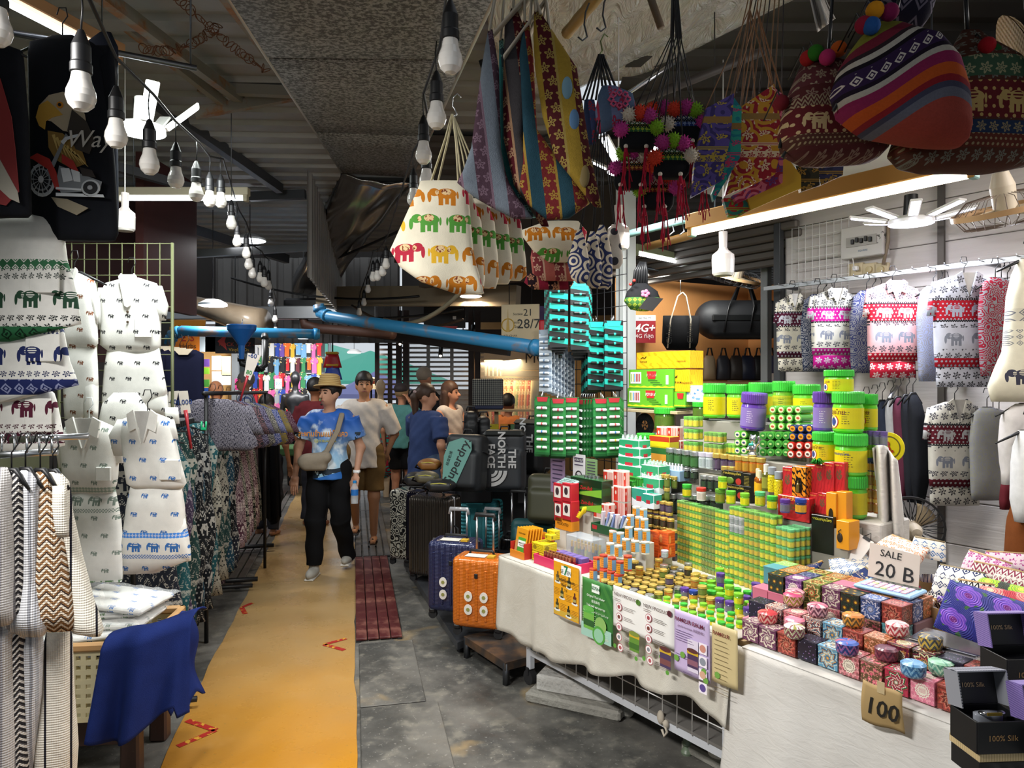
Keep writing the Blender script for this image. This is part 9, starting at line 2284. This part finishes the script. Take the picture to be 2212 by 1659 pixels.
for k in range(91):
 nm,hx=shops[RN.randrange(12)];px=552+(k%13)*11.5+1*sin(k*5);row=k//13;py=738+row*34+4*sin(k*3)
 lo=P(px,py,11.57+.026*(k%2));lb_=f'{nm} garment, {ORD[k % 13]} in the {ORD[row]} tier of the far sports stall'
 if q is None:q=thing('stall_garment',lb_,'clothes',lo,0,'goods of the far sports stall');pr(q,'cloth',mat('stall_cloth',lambda:mix(noi(OBJV(),16,3)>.6,OCOL(),c('d8c48a')),.7),[(x*.56,z)for x,z in((-.06,-.26),(.06,-.26),(.058,-.08),(.085,-.1),(.1,-.05),(.05,0),(.02,-.015),(-.02,-.015),(-.05,0),(-.1,-.05),(-.085,-.1),(-.058,-.08))],-.01,.01);paint(q,c(hx))
 else:dup(q,lo,.05*sin(k),lb_,color=c(hx),scale=(.8+.5*RN.random(),1,.8+.4*RN.random()))
for n,(px,py,hx)in enumerate(((718,772,'b81e28'),(719,798,'26429a'))):t=thing('boxing_shorts',('red satin boxing shorts hung over the aisle end','blue satin boxing shorts hung below the red pair')[n],'shorts',P(px,py,9.6));lf(t,'cloth',M(hx,.35),[ringpts(0,.13-.012*i,.05,-.14+.045*i,16)for i in range(5)]);bx(t,'waistband',M('c9a02c',.4),0,-.01,.04,.17,.09,.035,.01)
def manneq(lab,px,Y,hx,dress,z0):
 t=thing('mannequin',lab,'mannequin',P(px,820,Y));t.location.z=z0
 sdf('figure',[('e',(0,0,1.66),(.07,.085,.11)),('c',(0,0,1.58),(0,0,1.42),.04,.05),('e',(0,0,1.3),(.17,.1,.16)),('c',(0,0,1.2),(0,0,.95),.1,.14),('c',(.17,0,1.38),(.22,0,1.0),.045,.03),('c',(-.17,0,1.38),(-.22,0,1.0),.045,.03),('c',(.08,0,.9),(.08,0,.05),.08,.04),('c',(-.08,0,.9),(-.08,0,.05),.08,.04)],.018,M(hx,.35),t,k=.03)
 if dress:sdf('dress',[('e',(0,0,1.28),(.19,.12,.17)),('c',(0,0,1.2),(0,0,.6),.13,.26),('-',('b',(0,-.05,1.46),(.1,.2,.12),.02))],.018,printed('mannequin_dress',c('8a1c2c'),[],(('orn',.12,c('2f8a80')),)),t,k=.04)
manneq('cream mannequin in a red and teal dress by the shop front',822,10.2,'c9b090',True,-.08);manneq('black mannequin in sports gear before the far stall',638,10.8,'141416',False,.05)
t=thing('sun_hat','cream sun hat with a flowered band beside the mannequin','hat',P(802,832,10.6));g=G();g.lathe([(.2,-.06),(.15,0),(.1,.02),(.09,.1),(0,.13)],20);g.build('hat',M('c9b48a',.7),t);lt(t,'band',printed('hatband',c('8a2a2a'),[],(('flor',.05,c('c9a03a')),)),[(.11,.02),(.1,.06)],20);tb(t,'stand',BLACK(),[(0,0,0),(0,0,-t.location.z)],.015)
pcard('price_card','white card reading 300 on the post of the far stall',[(594,818),(609,818),(609,840),(594,840)],10.8,[('300',.07,0,'2a6ab0')],peg=False)
bx(thing('green_mat','green artificial turf step before the far stall','mat',P(640,963,10.5)*1.0,0),'turf',mat('turf',lambda:dict(col=mix(noi(OBJV(),90,2),c('1d3a1c'),c('3a5a30')),bump=noi(OBJV(),200,2)),.9),0,.3,-.12,.8,1.2,.12,.02)
# wiring and odd beams under the roof
for n,(a,b,d_)in enumerate((((640,668,9),(1000,668,7),.1),(((500,600,9)),(905,640,7.5),.12),((640,590,9.3),(860,500,6.9),.02),((760,660,8),(1000,690,7),.15),((1040,130,3),(1160,330,3.6),.12),((830,690,7.6),(1040,580,6.0),.2))):
 o=P(*a);t=thing('loose_cable',f'{("black", "black", "black", "brown", "black", "pale")[n]} loose cable slung under the roof, {ORD[n]} of the tangle','cable',o);tb(t,'cable',M(('141414','141414','141414','4a3a2c','141414','b0a488')[n],.5),[p-o for p in sag(P(*a),P(*b),d_,12)],.014 if n!=5 else .022,6)
for n,(a,b,w_)in enumerate(((P(690,640,8.5),P(1120,640,7.4),.22),(P(860,560,8.8),P(1200,590,7.4),.1),(P(700,708,9.5),P(1100,760,8.6),.1))):beam('beam_1'+str(3+n),a,b,.12,w_,M(('8a7c66','5a4a3a','2a2220')[n],.7))
t=thing('rolled_tarp','rolled brown translucent awning above the cardigans','awning',P(440,655,8.0));lf(t,'tarp',mat('tarp_brown',lambda:dict(col=mix(noi(OBJV(),4,4),c('5a4a3a'),c('9a8a74')),bump=noi(OBJV(),9,3)),.3),[[V((-.5+.17*k,.3*cos(a_),.1-.05*k+(.05+.02*k)*sin(a_)))for a_ in[q_*pi/7 for q_ in range(14)]]for k in range(8)])
for r in range(7):tb(thing('stall_rail',f'steel rail of the far sports stall, {ORD[r]} from above','rail',P(540,739+34*r,11.64)),'rail',STEEL(),[(0,0,0),P(712,739+34*r,11.62)-P(540,739+34*r,11.62)],.03)
for q,o_ in(((0,0,.22),'music_banner'),((0,0,.04),'boxing_shorts'),((0,0,.04),'boxing_shorts.001')):tb(bpy.data.objects[o_],'cord',BLACK(),[q,V(q)+V((0,0,1.1))],.006)
t=thing('turquoise_pipe','pale turquoise pipe running from the pillar to the tube lamp','pipe',P(1348,508,4.3));tb(t,'pipe',M('7fa9a4',.5),[(0,0,0),P(1530,462,3.9)-t.location],.022,10)
for k in range(2):tb(t,'hook',STEEL(),[P(1452+22*k,482,4.05)-t.location,P(1456+22*k,500,4.05)-t.location,P(1446+22*k,508,4.05)-t.location],.004)
t=thing('bamboo_pole','short tan bamboo pole tied under the turquoise pipe','pole',P(1396,534,4.4));tb(t,'culm',M('8f6a3a',.5),[(0,0,0),P(1492,508,4.2)-t.location],.024,10)
for n,(x0,y0,x1,y1,hx,lab)in enumerate(((1190,984,1220,1068,'8f7a9a','lilac printed sheet hanging below the green inhaler cards'),(1238,980,1264,1046,'c9c8cc','white notice with a no-smoking mark below the green cards'),(1266,990,1290,1046,'7a9a6a','green leaf leaflet below the green cards'))):
 a,b=PW(x0,y0,.62),PW(x1,y1,.62);t=thing('notice_sheet',lab,'sheet',(a+b)/2,BROT);W_,H_=(toB(b).x-toB(a).x),a.z-b.z;bx(t,'paper',M(hx,.5),0,0,-H_/2,W_,.004,H_)
 for k in range(6 if n!=1 else 3):bx(t,'small_print',M('3f3450',.6),0,-.003,H_*(.36-.12*k),W_*.7,.002,H_*.03)
 if n==1:text('SE7EN',W_*.28,M('2a2a2c',.5),t,(0,-.004,H_*.3));lt(t,'ban_ring',M('2a2a2c',.5),[(W_*.22,0),(W_*.27,.002),(W_*.3,0),(W_*.22,0)],18,T=MT((0,-.003,-H_*.25))@MR(pi/2,4,'X'));tb(t,'ban_bar',M('2a2a2c',.5),[(-W_*.18,-.004,-H_*.2),(W_*.18,-.004,-H_*.3)],.003,4)
for n,px in enumerate((540,712)):q=P(px,800,11.64);tb(thing('stall_post',f'steel post at the {("board wall", "aisle")[n]} end of the far sports stall','post',(q.x,q.y,0)),'post',STEEL(),[(0,0,0),(0,0,2.45)],.03)
